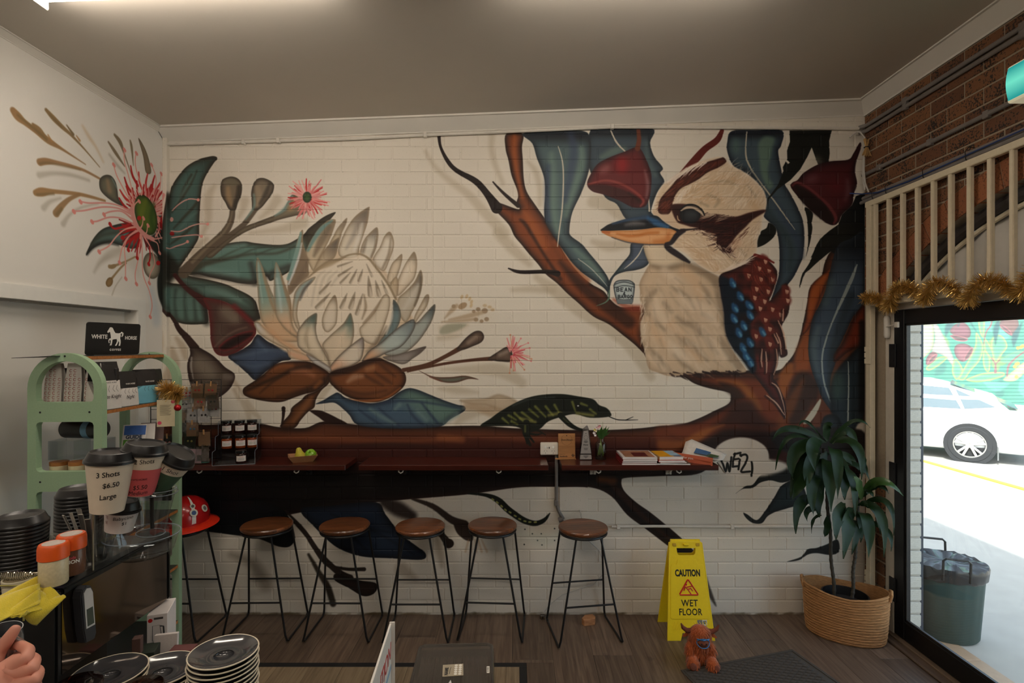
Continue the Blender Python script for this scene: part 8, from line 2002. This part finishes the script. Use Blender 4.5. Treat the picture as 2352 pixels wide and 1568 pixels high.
# lids, honey, shakers and other things on top of the machine
ORD = 'topmost second third fourth fifth sixth seventh eighth ninth tenth eleventh twelfth thirteenth fourteenth fifteenth sixteenth seventeenth eighteenth nineteenth twentieth'.split() + ['twenty-first', 'twenty-second', 'twenty-third']
def lidstack(label, x, y, n, r, tilt, step=.0078):
    for k in range(n):
        tp = k == n - 1
        o = thing('coffee_lid', ORD[n - 1 - k] + (' black lid ' if tp else ' black lid from the top ') + label, 'lid', (x + tilt[0] * k, y + tilt[1] * k, TR + step * k), Euler((tilt[1] * 14,-tilt[0] * 14,0)), 'stacked black cup lids')
        if k == 0: kk = mesh('shell', _lid(r), M_LIDB, True)
        obj('shell', kk, None, o)
def _lid(r):
    b = B(); lathe(b, [(r, 0),(r + .0035,.001),(r + .0035,.006),(r + .001,.008),(r - .005,.021),(r - .007,.022),(r - .010,.018),(.012,.0175),(0,.0175)],32); return b
lidstack('of the tall stack at the left edge', -1.055, fy(1.15),17,.044,(.0002,.0004)); lidstack('of the stack behind the honey bottle', -1.075, fy(1.335),17,.0445,(0,.0002),.0085)
hb = thing('honey_bottle', 'upturned clear syrup bottle with purple label on the machine', 'bottle', (-.995, fy(1.185), TR), Euler((.1,.12,0)))
b = B(); lathe(b, [(0,0),(.028,.002),(.034,.012),(.034,.070),(0,.070)],28, sx=1.0, sy=.75); obj('syrup', b, mat('dark syrup', (40,16,14),.1), hb, smooth=True)
b = B(); lathe(b, [(.0345,.002),(.035,.072),(.034,.084),(.027,.094),(0,.097)],28, sy=.78); obj('bottle', b, M_PET, hb, smooth=True)
b = B(); sheet(b, [[(.0358 * math.sin(a),-.0282 * math.cos(a), z) for a in [-.5 + .95 * k / 8 for k in range(9)]] for z in (.022,.066)]); o = obj('purple_label', b, mat('purple label', (104,52,150),.5), hb)
b = B(); lathe(b, [(0,.0006),(.011,.0006),(.011,0)],16, face(.017,-.0275,.056)); lathe(b, [(0,.0006),(.012,.0006),(.012,0)],16, face(.019,-.0273,.035)); obj('label_lobes', b, MATS['purple label'], o)
b = B(); sheet(b, [[(.0357 * math.sin(a),-.0281 * math.cos(a), z) for a in [.46 + .9 * k / 6 for k in range(7)]] for z in (.012,.066)]); obj('back_label', b, mat('dark label', (52,32,36),.4, vary=.3, vscale=120), hb)
ck = thing('cutlery_tub', 'clear tub of steel knives and sticks on the machine', 'cutlery', (-.985, fy(1.275), TR))
b = B(); lathe(b, [(0,.001),(.030,.001),(.040,.075)],24); obj('tub', b, M_PET, ck, smooth=True)
for k in range(11):
    a = k * 2.4; x, y = .018 * math.cos(a),.018 * math.sin(a)
    b = B(); T = Matrix.Translation((x, y, .004)) @ Matrix.Rotation(a, 4, 'Z') @ Matrix.Rotation(.22 + .02 * k, 4, 'Y')
    box(b, -.0012,.0012,-.0055,.0055,0,.118 + .004 * (k % 4), T, bevel=.001); obj('knife', b, mat('steel cutlery', (190,186,180),.18,.9), ck)
wb = thing('wire_basket', 'gold wire basket near the left edge holding a cream cup', 'basket', (-.998, fy(1.088), TR - .03))
M_GW = mat('gold wire', (176,166,96),.3,.8)
for z in (.012,.040,.068):
    b = B(); tube(b, [(-.04,-.03, z),(.04,-.03, z),(.04,.03, z),(-.04,.03, z)],.0017,5, closed=True); obj('hoop', b, M_GW, wb)
for x, y in ((-.04,-.03),(.04,-.03),(.04,.03),(-.04,.03),(0,.03)): b = B(); tube(b, [(x, y, 0),(x, y, .07)],.0017,5); obj('upright', b, M_GW, wb)
o = thing('cream_cup', 'cream stepped ceramic cup inside the wire basket', 'cup', (-.995, fy(1.09), TR - .018)); b = B(); lathe(b, [(0,0),(.018,0),(.021,.030),(.026,.034),(.028,.058),(.025,.058),(.021,.034),(0,.03)],26); obj('body', b, mat('cream ceramic', (220,212,188),.35), o, smooth=True)
o = thing('spring_whisk', 'coiled steel spring whisk lying on the wire basket', 'whisk', (-1.0, fy(1.085), TR + .046),(0,0,.12)); b = B(); tube(b, [(-.046 + .092 * k / 200,.006 * math.cos(k * .75) * math.sin(PI * (.08 + .9 * k / 200)),.009 * math.sin(k * .75) * math.sin(PI * (.08 + .9 * k / 200))) for k in range(201)],.0012,5); obj('coil', b, mat('steel wire', (200,196,180),.15,.95), o, smooth=True)
b = B(); tube(b, [(.046,0,0),(.062,.004,-.012)],.002,5); obj('stub', b, MATS['steel wire'], o)
o = thing('wooden_spoon', 'pale wooden spoon lying across the cream cup', 'spoon', (-.968, fy(1.10), TR + .044), Euler((0,-.18,.35))); b = B(); tube(b, [(-.035,0,0),(.03,0,0),(.045,0,.001),(.058,0,.001),(.066,0,0)],[.0035,.004,.009,.009,.003],8); obj('spoon', b, mat('pale wood', (214,200,176),.6), o, smooth=True)
def shaker(label, base, c_in, txt):
    o = thing('spice_shaker', label, 'shaker', base, -.2, 'orange-capped shakers')
    b = B(); lathe(b, [(0,.001),(.0225,.001),(.024,.004),(.024,.050),(.022,.054),(0,.054)],26); obj('jar', b, mat('spice %d' % c_in[0], c_in, .25, vary=.1, vscale=200), o, smooth=True)
    b = B(); lathe(b, [(.0245,.052),(.0258,.053),(.0258,.074),(.0245,.080),(.023,.082),(0,.082)],28); cp_ = obj('cap', b, mat('orange cap', (232,92,22),.4, vary=.02), o, smooth=True)
    b = B(); lathe(b, [(0,.0826),(.0185,.0826),(.0185,.082)],24); obj('cap_sticker', b, mat('cap sticker', (210,196,188),.5, vary=.1, vscale=150), cp_)
    for s, sz, z, m in txt: wrap('lettering', s, sz, m, o, .024,.35, z, bold=.0003)
    return o
shaker('front orange-capped shaker with pale sugar in it', px(123,1341,1.085) * 1,(206,194,160),())
shaker('rear orange-capped cinnamon shaker', px(164,1316,1.125) * 1,(104,70,52),(('CINNAMON', .0098,.030, M_WPR),('SUGAR', .0055,.0215, M_WPR),("MasterFoods", .0078,.0385, mat('shaker red', (190,70,84),.5, vary=0))))
bw = thing('clear_bowl', 'clear plastic bowl with curved rim behind the display sheet', 'bowl', (-.90, fy(1.31), TR)); b = B(); lathe(b, [(0,.002),(.05,.002),(.066,.012),(.076,.05),(.080,.052)],40); obj('bowl', b, M_PET, bw, smooth=True)
b = B(); tube(b, [(.079 * math.cos(a),.079 * math.sin(a),.052) for a in [2 * PI * k / 40 for k in range(40)]],.0014,5, closed=True); obj('rim', b, M_EDGE, bw)
# yellow cloth over the front corner
M_CLOTH = mat('yellow microfibre', (232,208,52),.9, vary=.08, vscale=80, bump=.6, bscale=500, sheen=.5)
cl = thing('yellow_cloth', 'yellow cleaning cloth draped over the corner of the machine', 'cloth', px(70,1385,1.04))
c0 = cl.location.copy()
def quad(nm, A_, B_, C_, D_, bulge, n=14):
    A_, B_, C_, D_ = (px(*q) - c0 for q in (A_, B_, C_, D_)); b = B()
    g = []
    for i_ in range(n + 1):
        u = i_ / n
        g.append([A_.lerp(B_, u).lerp(D_.lerp(C_, u), w_ / n) + Vector((0,-bulge * math.sin(PI * u) * math.sin(PI * w_ / n) + .004 * math.sin(5 * u + 3 * w_ / n),.004 * math.sin(6 * w_ / n + 2 * u))) for w_ in range(n + 1)])
    sheet(b, g); o = obj(nm, b, M_CLOTH, cl, smooth=True); m_ = o.modifiers.new('t', 'SOLIDIFY'); m_.thickness = .004
quad('top_fold', (-60,1400,.98),(95,1322,1.08),(92,1346,1.06),(-60,1450,.96),.012)
quad('front_fold', (-60,1395,.97),(96,1340,1.06),(88,1392,1.03),(-40,1442,.95),.022)
quad('under_fold', (10,1408,.99),(97,1352,1.05),(92,1408,1.03),(24,1412,.99),.02)
quad('corner_flap', (92,1346,1.065),(128,1354,1.07),(148,1376,1.07),(84,1431,1.04),.012)
quad('lower_flap', (20,1406,1.0),(95,1360,1.055),(148,1378,1.065),(84,1432,1.035),.01)
# saucers
M_GLZ = mat('grey glaze', (64,64,67),.1, vary=.05, coat=.4); M_CRM = mat('cream rim', (224,212,190),.25, vary=.03)
def saucer_parts():
    b = B(); lathe(b, [(.020,.0075),(.022,.0062),(.0,.0060)],40); lathe(b, [(.0205,.0078),(.024,.0085),(.03,.0074),(.045,.0085),(.060,.0135),(.0685,.0175)],48); g = mesh('glaze', b, M_GLZ, True)
    b = B(); lathe(b, [(.0685,.0175),(.0702,.0182),(.0715,.0172),(.0705,.0150),(.058,.008),(.045,.0035),(.040,.0),(.036,.0),(.034,.0030),(0,.0035)],48); return g, mesh('rim', b, M_CRM, True)
SG_, SR_ = saucer_parts()
def sstack(label, x, d, ztop, n, step=.0098, dr=(0,0)):
    for k in range(n):
        q = n - 1 - k
        o = thing('saucer', '', 'saucer', (x + .0012 * math.sin(q * 2.1) + dr[0] * q, fy(d) + .0012 * math.cos(q * 1.7) + dr[1] * q, ztop - .0182 - step * q), Euler((.006 * math.sin(q),.006 * math.cos(q * 1.3), q)), 'grey saucers stacked on the counter')
        o['label'] = ORD[q] + (' grey saucer ' if q == 0 else ' grey saucer from the top ') + label
        obj('glaze', SG_, None, o); obj('rim', SR_, None, o)
sstack('of the tallest stack, at the front right', -.646,1.20,1.187,23)
sstack('of the middle stack beside the notepad', -.782,1.20,1.148,19)
sstack('of the left stack beside the mirror panel', -.872,1.165,1.163,19)
for x, y, d, l in ((178,1566,1.06, 'left amber glass jar lid at the bottom edge'),(322,1573,1.10, 'right amber glass jar lid at the bottom edge')):
    p = px(x, y, d); o = thing('glass_jar', l, 'jar', (p.x, p.y, CT)); h = p.z - CT
    b = B(); lathe(b, [(0,.003),(.036,.003),(.038,.01),(.038, h - .02),(.034, h - .012)],28); obj('jar', b, glass_mat('amber glass', (150,110,92),.08), o, smooth=True)
    b = B(); lathe(b, [(.040, h - .014),(.042, h - .008),(.040, h - .002),(.026, h - .004),(.022, h + .001),(0, h + .002)],28); obj('lid', b, glass_mat('lid glass', (156,112,98),.14), o, smooth=True)
# small things behind the saucers
def boxthing(nm, label, cat, p, w, dp, m, yaw=0, z0=CT, tilt=0):
    o = thing(nm, label, cat, (p.x, p.y, z0), Euler((tilt, 0, yaw))); b = B(); box(b, -w / 2, w / 2,-dp / 2, dp / 2,0, p.z - z0, bevel=.001); obj('body', b, m, o); return o, p.z - z0
M_CARD = mat('white carton', (214,208,206),.5, vary=.03)
o, h = boxthing('carton', 'white carton with a jug drawing beyond the mirror panel', 'box', px(372,1392,1.42),.045,.09, M_CARD, .35)
for nm, z0, z1, c in (('blue_band', h - .087, h - .078,(40,96,160)),): b = B(); box(b, -.0228,.0228,-.0456,-.045, z0, z1); obj(nm, b, mat('carton blue', c, .5), o)
b = B(); tube(b, [(-.010,-.0456, h - .066),(-.010,-.0456, h - .028),(.006,-.0456, h - .028),(.010,-.0456, h - .066)],.0006,4, closed=True); tube(b, [(.007,-.0456, h - .030),(.014,-.0456, h - .032),(.015,-.0456, h - .050)],.0018,5); obj('jug_drawing', b, M_PEN, o)
b = B(); lathe(b, [(0,.0006),(.005,.0005),(.005,0)],14, face(-.015,-.0451, h - .014)); obj('red_dot', b, M_INKR, o); b = B(); box(b, -.007,.013,-.0456,-.045, h - .013, h - .008); obj('print_lines', b, M_INK, o)
boxthing('notepad', 'pad of ruled white paper sheets standing behind the saucers', 'notepad', px(373,1466,1.33),.052,.012, mat('pad paper', (212,204,200),.6, vary=.1, vscale=200, stretch=(1,1,6)),.25, tilt=-.15)
boxthing('card_stack', 'dark red and white card stack between pad and saucers', 'cards', px(421,1486,1.34),.055,.03, mat('maroon cards', (96,44,44),.5, vary=.2),.1); boxthing('green_case', 'dark green case with white edge behind the left saucers', 'case', px(335,1488,1.32),.05,.05, mat('dark green case', (28,42,30),.5),.3)
boxthing('brown_packet', 'small brown packet sticking up beside the left saucers', 'packet', px(316,1462,1.30),.018,.02, mat('brown packet', (92,66,60),.6),.3)
# upright notice, card box
nt_ = thing('notice_board', 'white upright notice with red handwriting, seen almost edge-on', 'sign', (-.254, fy(1.10), CT),(0,0, PI / 2 + .068))
h = 1.857 - 633 * 1.10 / F - CT
b = B(); box(b, -.30,0,-.002,.002,0, h, bevel=.0006); box(b, -.004,.0,-.0085,.002,0, h + .002, bevel=.0006); obj('board', b, mat('foam board', (226,222,216),.5, vary=.02), nt_)
BKF = Matrix.Translation((0,-.0024,0)) @ FRONT
for s, x, z, sz in (('ATTENTION', -.14, h - .050,.045),('~ ~~~ ~~ ~~~', -.13, h - .105,.030),('~~ ~~~~ ~~', -.12, h - .140,.030)): text('lettering', s, sz, M_INKR, nt_, BKF @ Matrix.Translation((x, z, 0)), shear=.2)
b = B(); box(b, -.28,-.01,-.0026,-.002, h - .088, h - .078); obj('blue_rule', b, mat('blue rule', (150,180,206),.5), nt_)
CBZ = 1.857 - 684 * 1.38 / F
kb = thing('card_box', 'smoked plastic card file box with a name sticker on its lid', 'box', (px(1053,1480,1.38).x, fy(1.26), CT),.05)
hh = CBZ - CT
M_SMOKE = glass_mat('smoked plastic', (196,190,188),.06)
b = B(); box(b, -.094,.094,-.16,.12,0,.012, bevel=.004); obj('tray', b, M_MACH, kb)
for x0, x1, y0, y1 in ((-.096,-.092,-.16,.12),(.092,.096,-.16,.12),(-.092,.092,.116,.12),(-.092,.092,-.16,-.156)): b = B(); box(b, x0, x1, y0, y1,.012, hh - .012); obj('side', b, M_SMOKE, kb)
b = B(); prism(b, [(-.092,-.17),(.092,-.17),(.088,.118),(.080,.124),(-.080,.124),(-.088,.118)],.004, Matrix.Translation((0,0, hh - .004))); ld = obj('lid', b, M_SMOKE, kb)
b = B(); tube(b, [(-.094,-.17, hh - .004),(-.090,.118, hh - .004),(-.080,.125, hh - .004),(.080,.125, hh - .004),(.090,.118, hh - .004),(.094,-.17, hh - .004)],.004,6); obj('lid_rim', b, mat('smoked rim', (40,37,38),.25), kb)
cc_ = [mat('file card %d' % k, c, .7) for k, c in enumerate(((150,138,126),(120,108,100),(172,162,150),(108,60,54),(96,108,60),(80,74,74)))]
for col_ in range(2):
    for k in range(46):
        b = B(); x = -.085 + .170 * (k + .5) / 46 + .0004 * math.sin(k * 5); box(b, x - .0007, x + .0007,-.012 + col_ * -.13,.105 + col_ * -.127,.012, hh - .020 - .006 * ((k * 7 + col_) % 5) / 4); obj('file_card', b, cc_[(k * k + col_ * 3) % 6 if k % 9 == 0 else (k * 3) % 3], kb)
st = B(); box(st, -.024,.024,-.012,.034, hh, hh + .0006, Matrix.Rotation(.06,4, 'Z')); o = obj('name_sticker', st, mat('sticker grey', (164,152,130),.6), kb)
M_STW = mat('sticker dots', (226,222,212),.6, vary=0)
for r in range(5):
    for c in range(2): b = B(); lathe(b, [(0,.0004),(.0038,.0004),(.0038,0)],14, Matrix.Translation((.006 + .010 * c, -.005 + .0085 * r, hh + .0006))); obj('stamp_dot', b, M_STW, o)
text('lettering', 'NAME', .011, M_PEN, o, Matrix.Translation((-.015,.006, hh + .0008)) @ Matrix.Rotation(PI / 2,4, 'Z'), bold=.0005)
b = B(); tube(b, [(-.008,-.004, hh + .0008),(-.0075,.010, hh + .0008),(-.006,.022, hh + .0008)],.0006,4); obj('pen_line', b, M_PEN, o)
b = B(); box(b, .078,.0845,-.004,.022, hh, hh + .0006); o = obj('barcode_label', b, M_STW, kb); text('lettering', 'E3 2413', .0055, M_PEN, o, Matrix.Translation((.0812,.009, hh + .0008)) @ Matrix.Rotation(PI / 2,4, 'Z'))
b = B(); v = [b.verts.new(p) for p in ((-.02,-.10, hh + .0005),(.0,-.045, hh + .012),(.02,-.10, hh + .0005),(0,-.11, hh + .016))]; b.faces.new((v[0], v[1], v[3])); b.faces.new((v[1], v[2], v[3])); tag(obj('folded_paper', b, M_CARD, loc=kb.location), 'folded white paper corner resting on the card box lid', 'paper')
# ---------------------------------------------------------------- hand with steel jug at the lower left
M_SKIN = mat('skin', (206,140,120),.5, vary=.06, vscale=20)
hd = thing('person', 'hand of a person gripping a small steel jug at the lower left', 'person', px(30,1520,.90))
h0 = hd.location.copy()
def skin(nm, chains, par, m):
    """one continuous skinned surface over joint chains [(point, radius),...] that share their first joint"""
    me = bpy.data.meshes.new(nm); vs, rs, es = [],[],[]
    for ch in chains:
        prev = None
        for p, r in ch:
            q = tuple(round(v_, 6) for v_ in p)
            i_ = vs.index(q) if q in vs else None
            if i_ is None: vs.append(q); rs.append(r); i_ = len(vs) - 1
            if prev is not None and (prev, i_) not in es: es.append((prev, i_))
            prev = i_
    me.from_pydata(vs, es, []); o = bpy.data.objects.new(nm, me); COL.objects.link(o); o.parent = par; me.materials.append(m)
    o.modifiers.new('skin', 'SKIN').use_smooth_shade = True
    me.skin_vertices or bpy.context.view_layer.objects.active
    for i_, r in enumerate(rs): me.skin_vertices[0].data[i_].radius = (r, r)
    me.skin_vertices[0].data[0].use_root = True
    s_ = o.modifiers.new('sub', 'SUBSURF'); s_.levels = 2; s_.render_levels = 2
    return o
def hp(x, y, d): return tuple(px(x, y, d) - h0)
wr = (hp(-55,1640,.84),.026); pa = (hp(-10,1560,.87),.027); kn = (hp(34,1528,.885),.020)
skin('hand', [[(hp(-110,1760,.78),.032), wr, pa, kn, (hp(62,1512,.875),.0105),(hp(66,1492,.90),.0095),(hp(44,1480,.925),.0085),(hp(22,1484,.93),.007)],
              [wr, pa, (hp(44,1550,.88),.018),(hp(76,1535,.868),.0105),(hp(80,1514,.895),.0095),(hp(56,1502,.92),.0085),(hp(32,1506,.928),.007)],
              [wr, pa, (hp(44,1575,.87),.018),(hp(84,1562,.86),.0105),(hp(88,1540,.888),.0092),(hp(62,1528,.912),.0082),(hp(38,1532,.92),.0068)],
              [wr, pa, (hp(36,1602,.86),.017),(hp(78,1592,.852),.0095),(hp(84,1570,.88),.0082),(hp(62,1556,.90),.0074),(hp(42,1560,.91),.006)],
              [wr, (hp(-30,1560,.88),.017),(hp(-6,1500,.905),.0125),(hp(18,1468,.91),.0105),(hp(34,1446,.915),.009),(hp(40,1434,.918),.0065)]], hd, M_SKIN)
jg = thing('steel_jug', 'small steel jug held by the hand at the lower left', 'jug', px(8,1490,.935), Euler((.1,.12,0)))
b = B(); lathe(b, [(0,-.03),(.026,-.03),(.028,-.026),(.026,.02),(.024,.034),(.025,.036),(.0235,.036),(.0245,.02),(.025,-.026),(0,-.027)],28); obj('body', b, mat('brushed steel', (176,178,182),.2,.9, vary=.03), jg, smooth=True)
b = B(); tube(b, [(.024,-.006,.028),(.044,-.01,.024),(.046,-.01,-.01),(.027,-.006,-.02)],.004,8); obj('handle', b, MATS['brushed steel'], jg, smooth=True)
# ---------------------------------------------------------------- street: bin and parked car
M_BIN = mat('dark green bin', (34,62,58),.5, vary=.06)
bn = thing('rubbish_bin', 'dark green rubbish bin with black liner outside the glass door', 'bin', (2.985,.02,-.14),-.35)
b = B(); pr = [(0,.004),(.165,.004),(.175,.02),(.205,.45),(.205,.50)]
lathe(b, pr, 64, sx=1.12)
for v_ in b.verts:
    a = math.atan2(v_.co.y, v_.co.x); 
    if v_.co.z > .03 and abs((a * 16 / PI) % 2) < .7: v_.co.x *= .975; v_.co.y *= .975
obj('body', b, M_BIN, bn, smooth=True)
M_LINER = mat('black liner', (30,30,33),.25, vary=.1)
b = B(); rg = lathe(b, [(.207,.42),(.214,.43),(.218,.47),(.222,.50),(.216,.512),(.20,.505),(.15,.52),(.08,.50),(0,.515)],72, sx=1.12)
for v_ in b.verts: v_.co.z += .008 * math.sin(v_.co.x * 60 + 1) * math.sin(v_.co.y * 75) * (1.5 if v_.co.z > .5 else .6); v_.co *= 1 + .006 * math.sin(v_.co.z * 300)
obj('liner', b, M_LINER, bn, smooth=True)
for s in (-1,1): b = B(); tube(b, [(-.075, s * .205,.44),(-.075, s * .215,.575),(-.06, s * .217,.59),(.06, s * .217,.59),(.075, s * .215,.575),(.075, s * .205,.44)],.008,8); obj('handle', b, M_IRON, bn)
t = thing('sandwich_board', 'leaning pale board outside behind the corner strip', 'board', (3.42,1.15,-.14), Euler((0,-.22,0))); b = B(); box(b, -.012,.012,-.3,.3,0,.8, bevel=.003); obj('board', b, mat('board pale', (200,190,176),.6), t)
M_CAR = mat('white car paint', (226,226,226),.2, vary=.01, coat=.6); M_CGL = mat('car glass', (92,106,114),.12, spec=.5, vary=.05); M_TYRE = mat('tyre', (44,44,46),.8); M_ALLOY = mat('alloy', (196,192,188),.3,.5, vary=0)
car = thing('white_car', 'white sedan parked across the street in front of the painted wall', 'car', (8.37 + .45,10.05 - D + .54,-.25), math.atan2(-.64,.768))
# x runs to the rear with the rear axle at x=0; near side at y<0
def ring(z, x0, x1, hw, rr): return [(x0 + .25 * rr, -hw * .8, z),(x0 + .9 * rr, -hw, z),(x1 - .7 * rr, -hw, z),(x1,-hw * .8, z),(x1, hw * .8, z),(x1 - .7 * rr, hw, z),(x0 + .9 * rr, hw, z),(x0 + .25 * rr, hw * .8, z)]
b = B()
secs = [ring(.20,-3.45,.92,.80,.3), ring(.34,-3.62,1.02,.87,.3), ring(.62,-3.60,1.06,.885,.3), ring(.86,-3.40,1.02,.86,.4), ring(.97,-2.30,.96,.80,.4)]
vs_ = [[b.verts.new(p) for p in s] for s in secs]
for p, q in zip(vs_, vs_[1:]):
    for k in range(8): b.faces.new((p[k], p[(k + 1) % 8], q[(k + 1) % 8], q[k]))
b.faces.new(vs_[0]); b.faces.new(vs_[-1])
def cab(z, x0, x1, hw): return [(x0,-hw, z),(x1,-hw, z),(x1, hw, z),(x0, hw, z)]
cv = [[b.verts.new(p) for p in s] for s in (cab(.90,-2.35,.62,.80), cab(1.18,-1.75,.34,.72), cab(1.40,-1.20,-.35,.60), cab(1.47,-.95,-.62,.52))]
for p, q in zip(cv, cv[1:]):
    for k in range(4): b.faces.new((p[k], p[(k + 1) % 4], q[(k + 1) % 4], q[k]))
b.faces.new(cv[-1]); b.faces.new(cv[0])
o = obj('body', b, M_CAR, car, smooth=True, angle=40); bv = o.modifiers.new('b', 'BEVEL'); bv.width = .05; bv.segments = 3; bv.limit_method = 'ANGLE'
def win(nm, pts, m=M_CGL): b = B(); v = [b.verts.new(p) for p in pts]; b.faces.new(v); o = obj(nm, b, m, car); o.modifiers.new('t', 'SOLIDIFY').thickness = .012
for s in (-1,1):
    win('rear_door_window', [(-.95, s * .795,.95),(-.12, s * .79,.96),(-.30, s * .665,1.335),(-.85, s * .645,1.375)]); win('quarter_window', [(-.07, s * .79,.965),(.36, s * .772,1.02),(-.20, s * .672,1.315)]); win('front_door_window', [(-1.95, s * .79,.95),(-1.0, s * .795,.95),(-.90, s * .645,1.375),(-1.18, s * .645,1.36)])
win('rear_window', [(.66,-.66,1.0),(.66,.66,1.0),(-.28,.54,1.425),(-.28,-.54,1.425)]); win('windscreen', [(-2.30,-.68,.97),(-2.30,.68,.97),(-1.20,.54,1.42),(-1.20,-.54,1.42)])
for s in (-1,1): b = B(); box(b, .86,1.04, s * .62 - .18, s * .62 + .2,.68,.86, bevel=.03); obj('tail_lamp', b, mat('tail lamp', (206,150,150),.2), car)
for x in (0,-2.7):
    for s in (-1,1):
        T = Matrix.Translation((x, s * .80,.33)) @ Matrix.Rotation(PI / 2 * (1 if s < 0 else -1),4, 'X')
        b = B(); lathe(b, [(.325 + .055,.08),(.325 + .055,.092),(.30,.09)],32, T); obj('wheel_arch', b, M_TYRE, car)
        b = B(); lathe(b, [(.235,.085),(.25,.10),(.31,.10),(.335,.08),(.335,-.08),(.25,-.10)],36, T); w_ = obj('tyre', b, M_TYRE, car, smooth=True)
        b = B(); lathe(b, [(.238,.094),(.23,.098),(.215,.085),(.21,.04),(0,.035)],36, T); obj('wheel_barrel', b, mat('dark barrel', (40,40,42),.5), w_)
        b = B()
        for k in range(5):
            for e in (-1,1): box(b, -.020,.020,.03,.225,.075,.092, T @ Matrix.Rotation(k * 2 * PI / 5 + e * .20,4, 'Z'), bevel=.006)
        lathe(b, [(.222,.08),(.222,.097),(.24,.097)],36, T); lathe(b, [(.065,.07),(.06,.095),(.018,.096),(.018,.088),(0,.088)],20, T)
        obj('alloy_spokes', b, M_ALLOY, w_)
b = B(); box(b, .38,.40,-.86,-.66,.08,.36); obj('mud_flap', b, mat('mud flap', (120,120,120),.7), car)
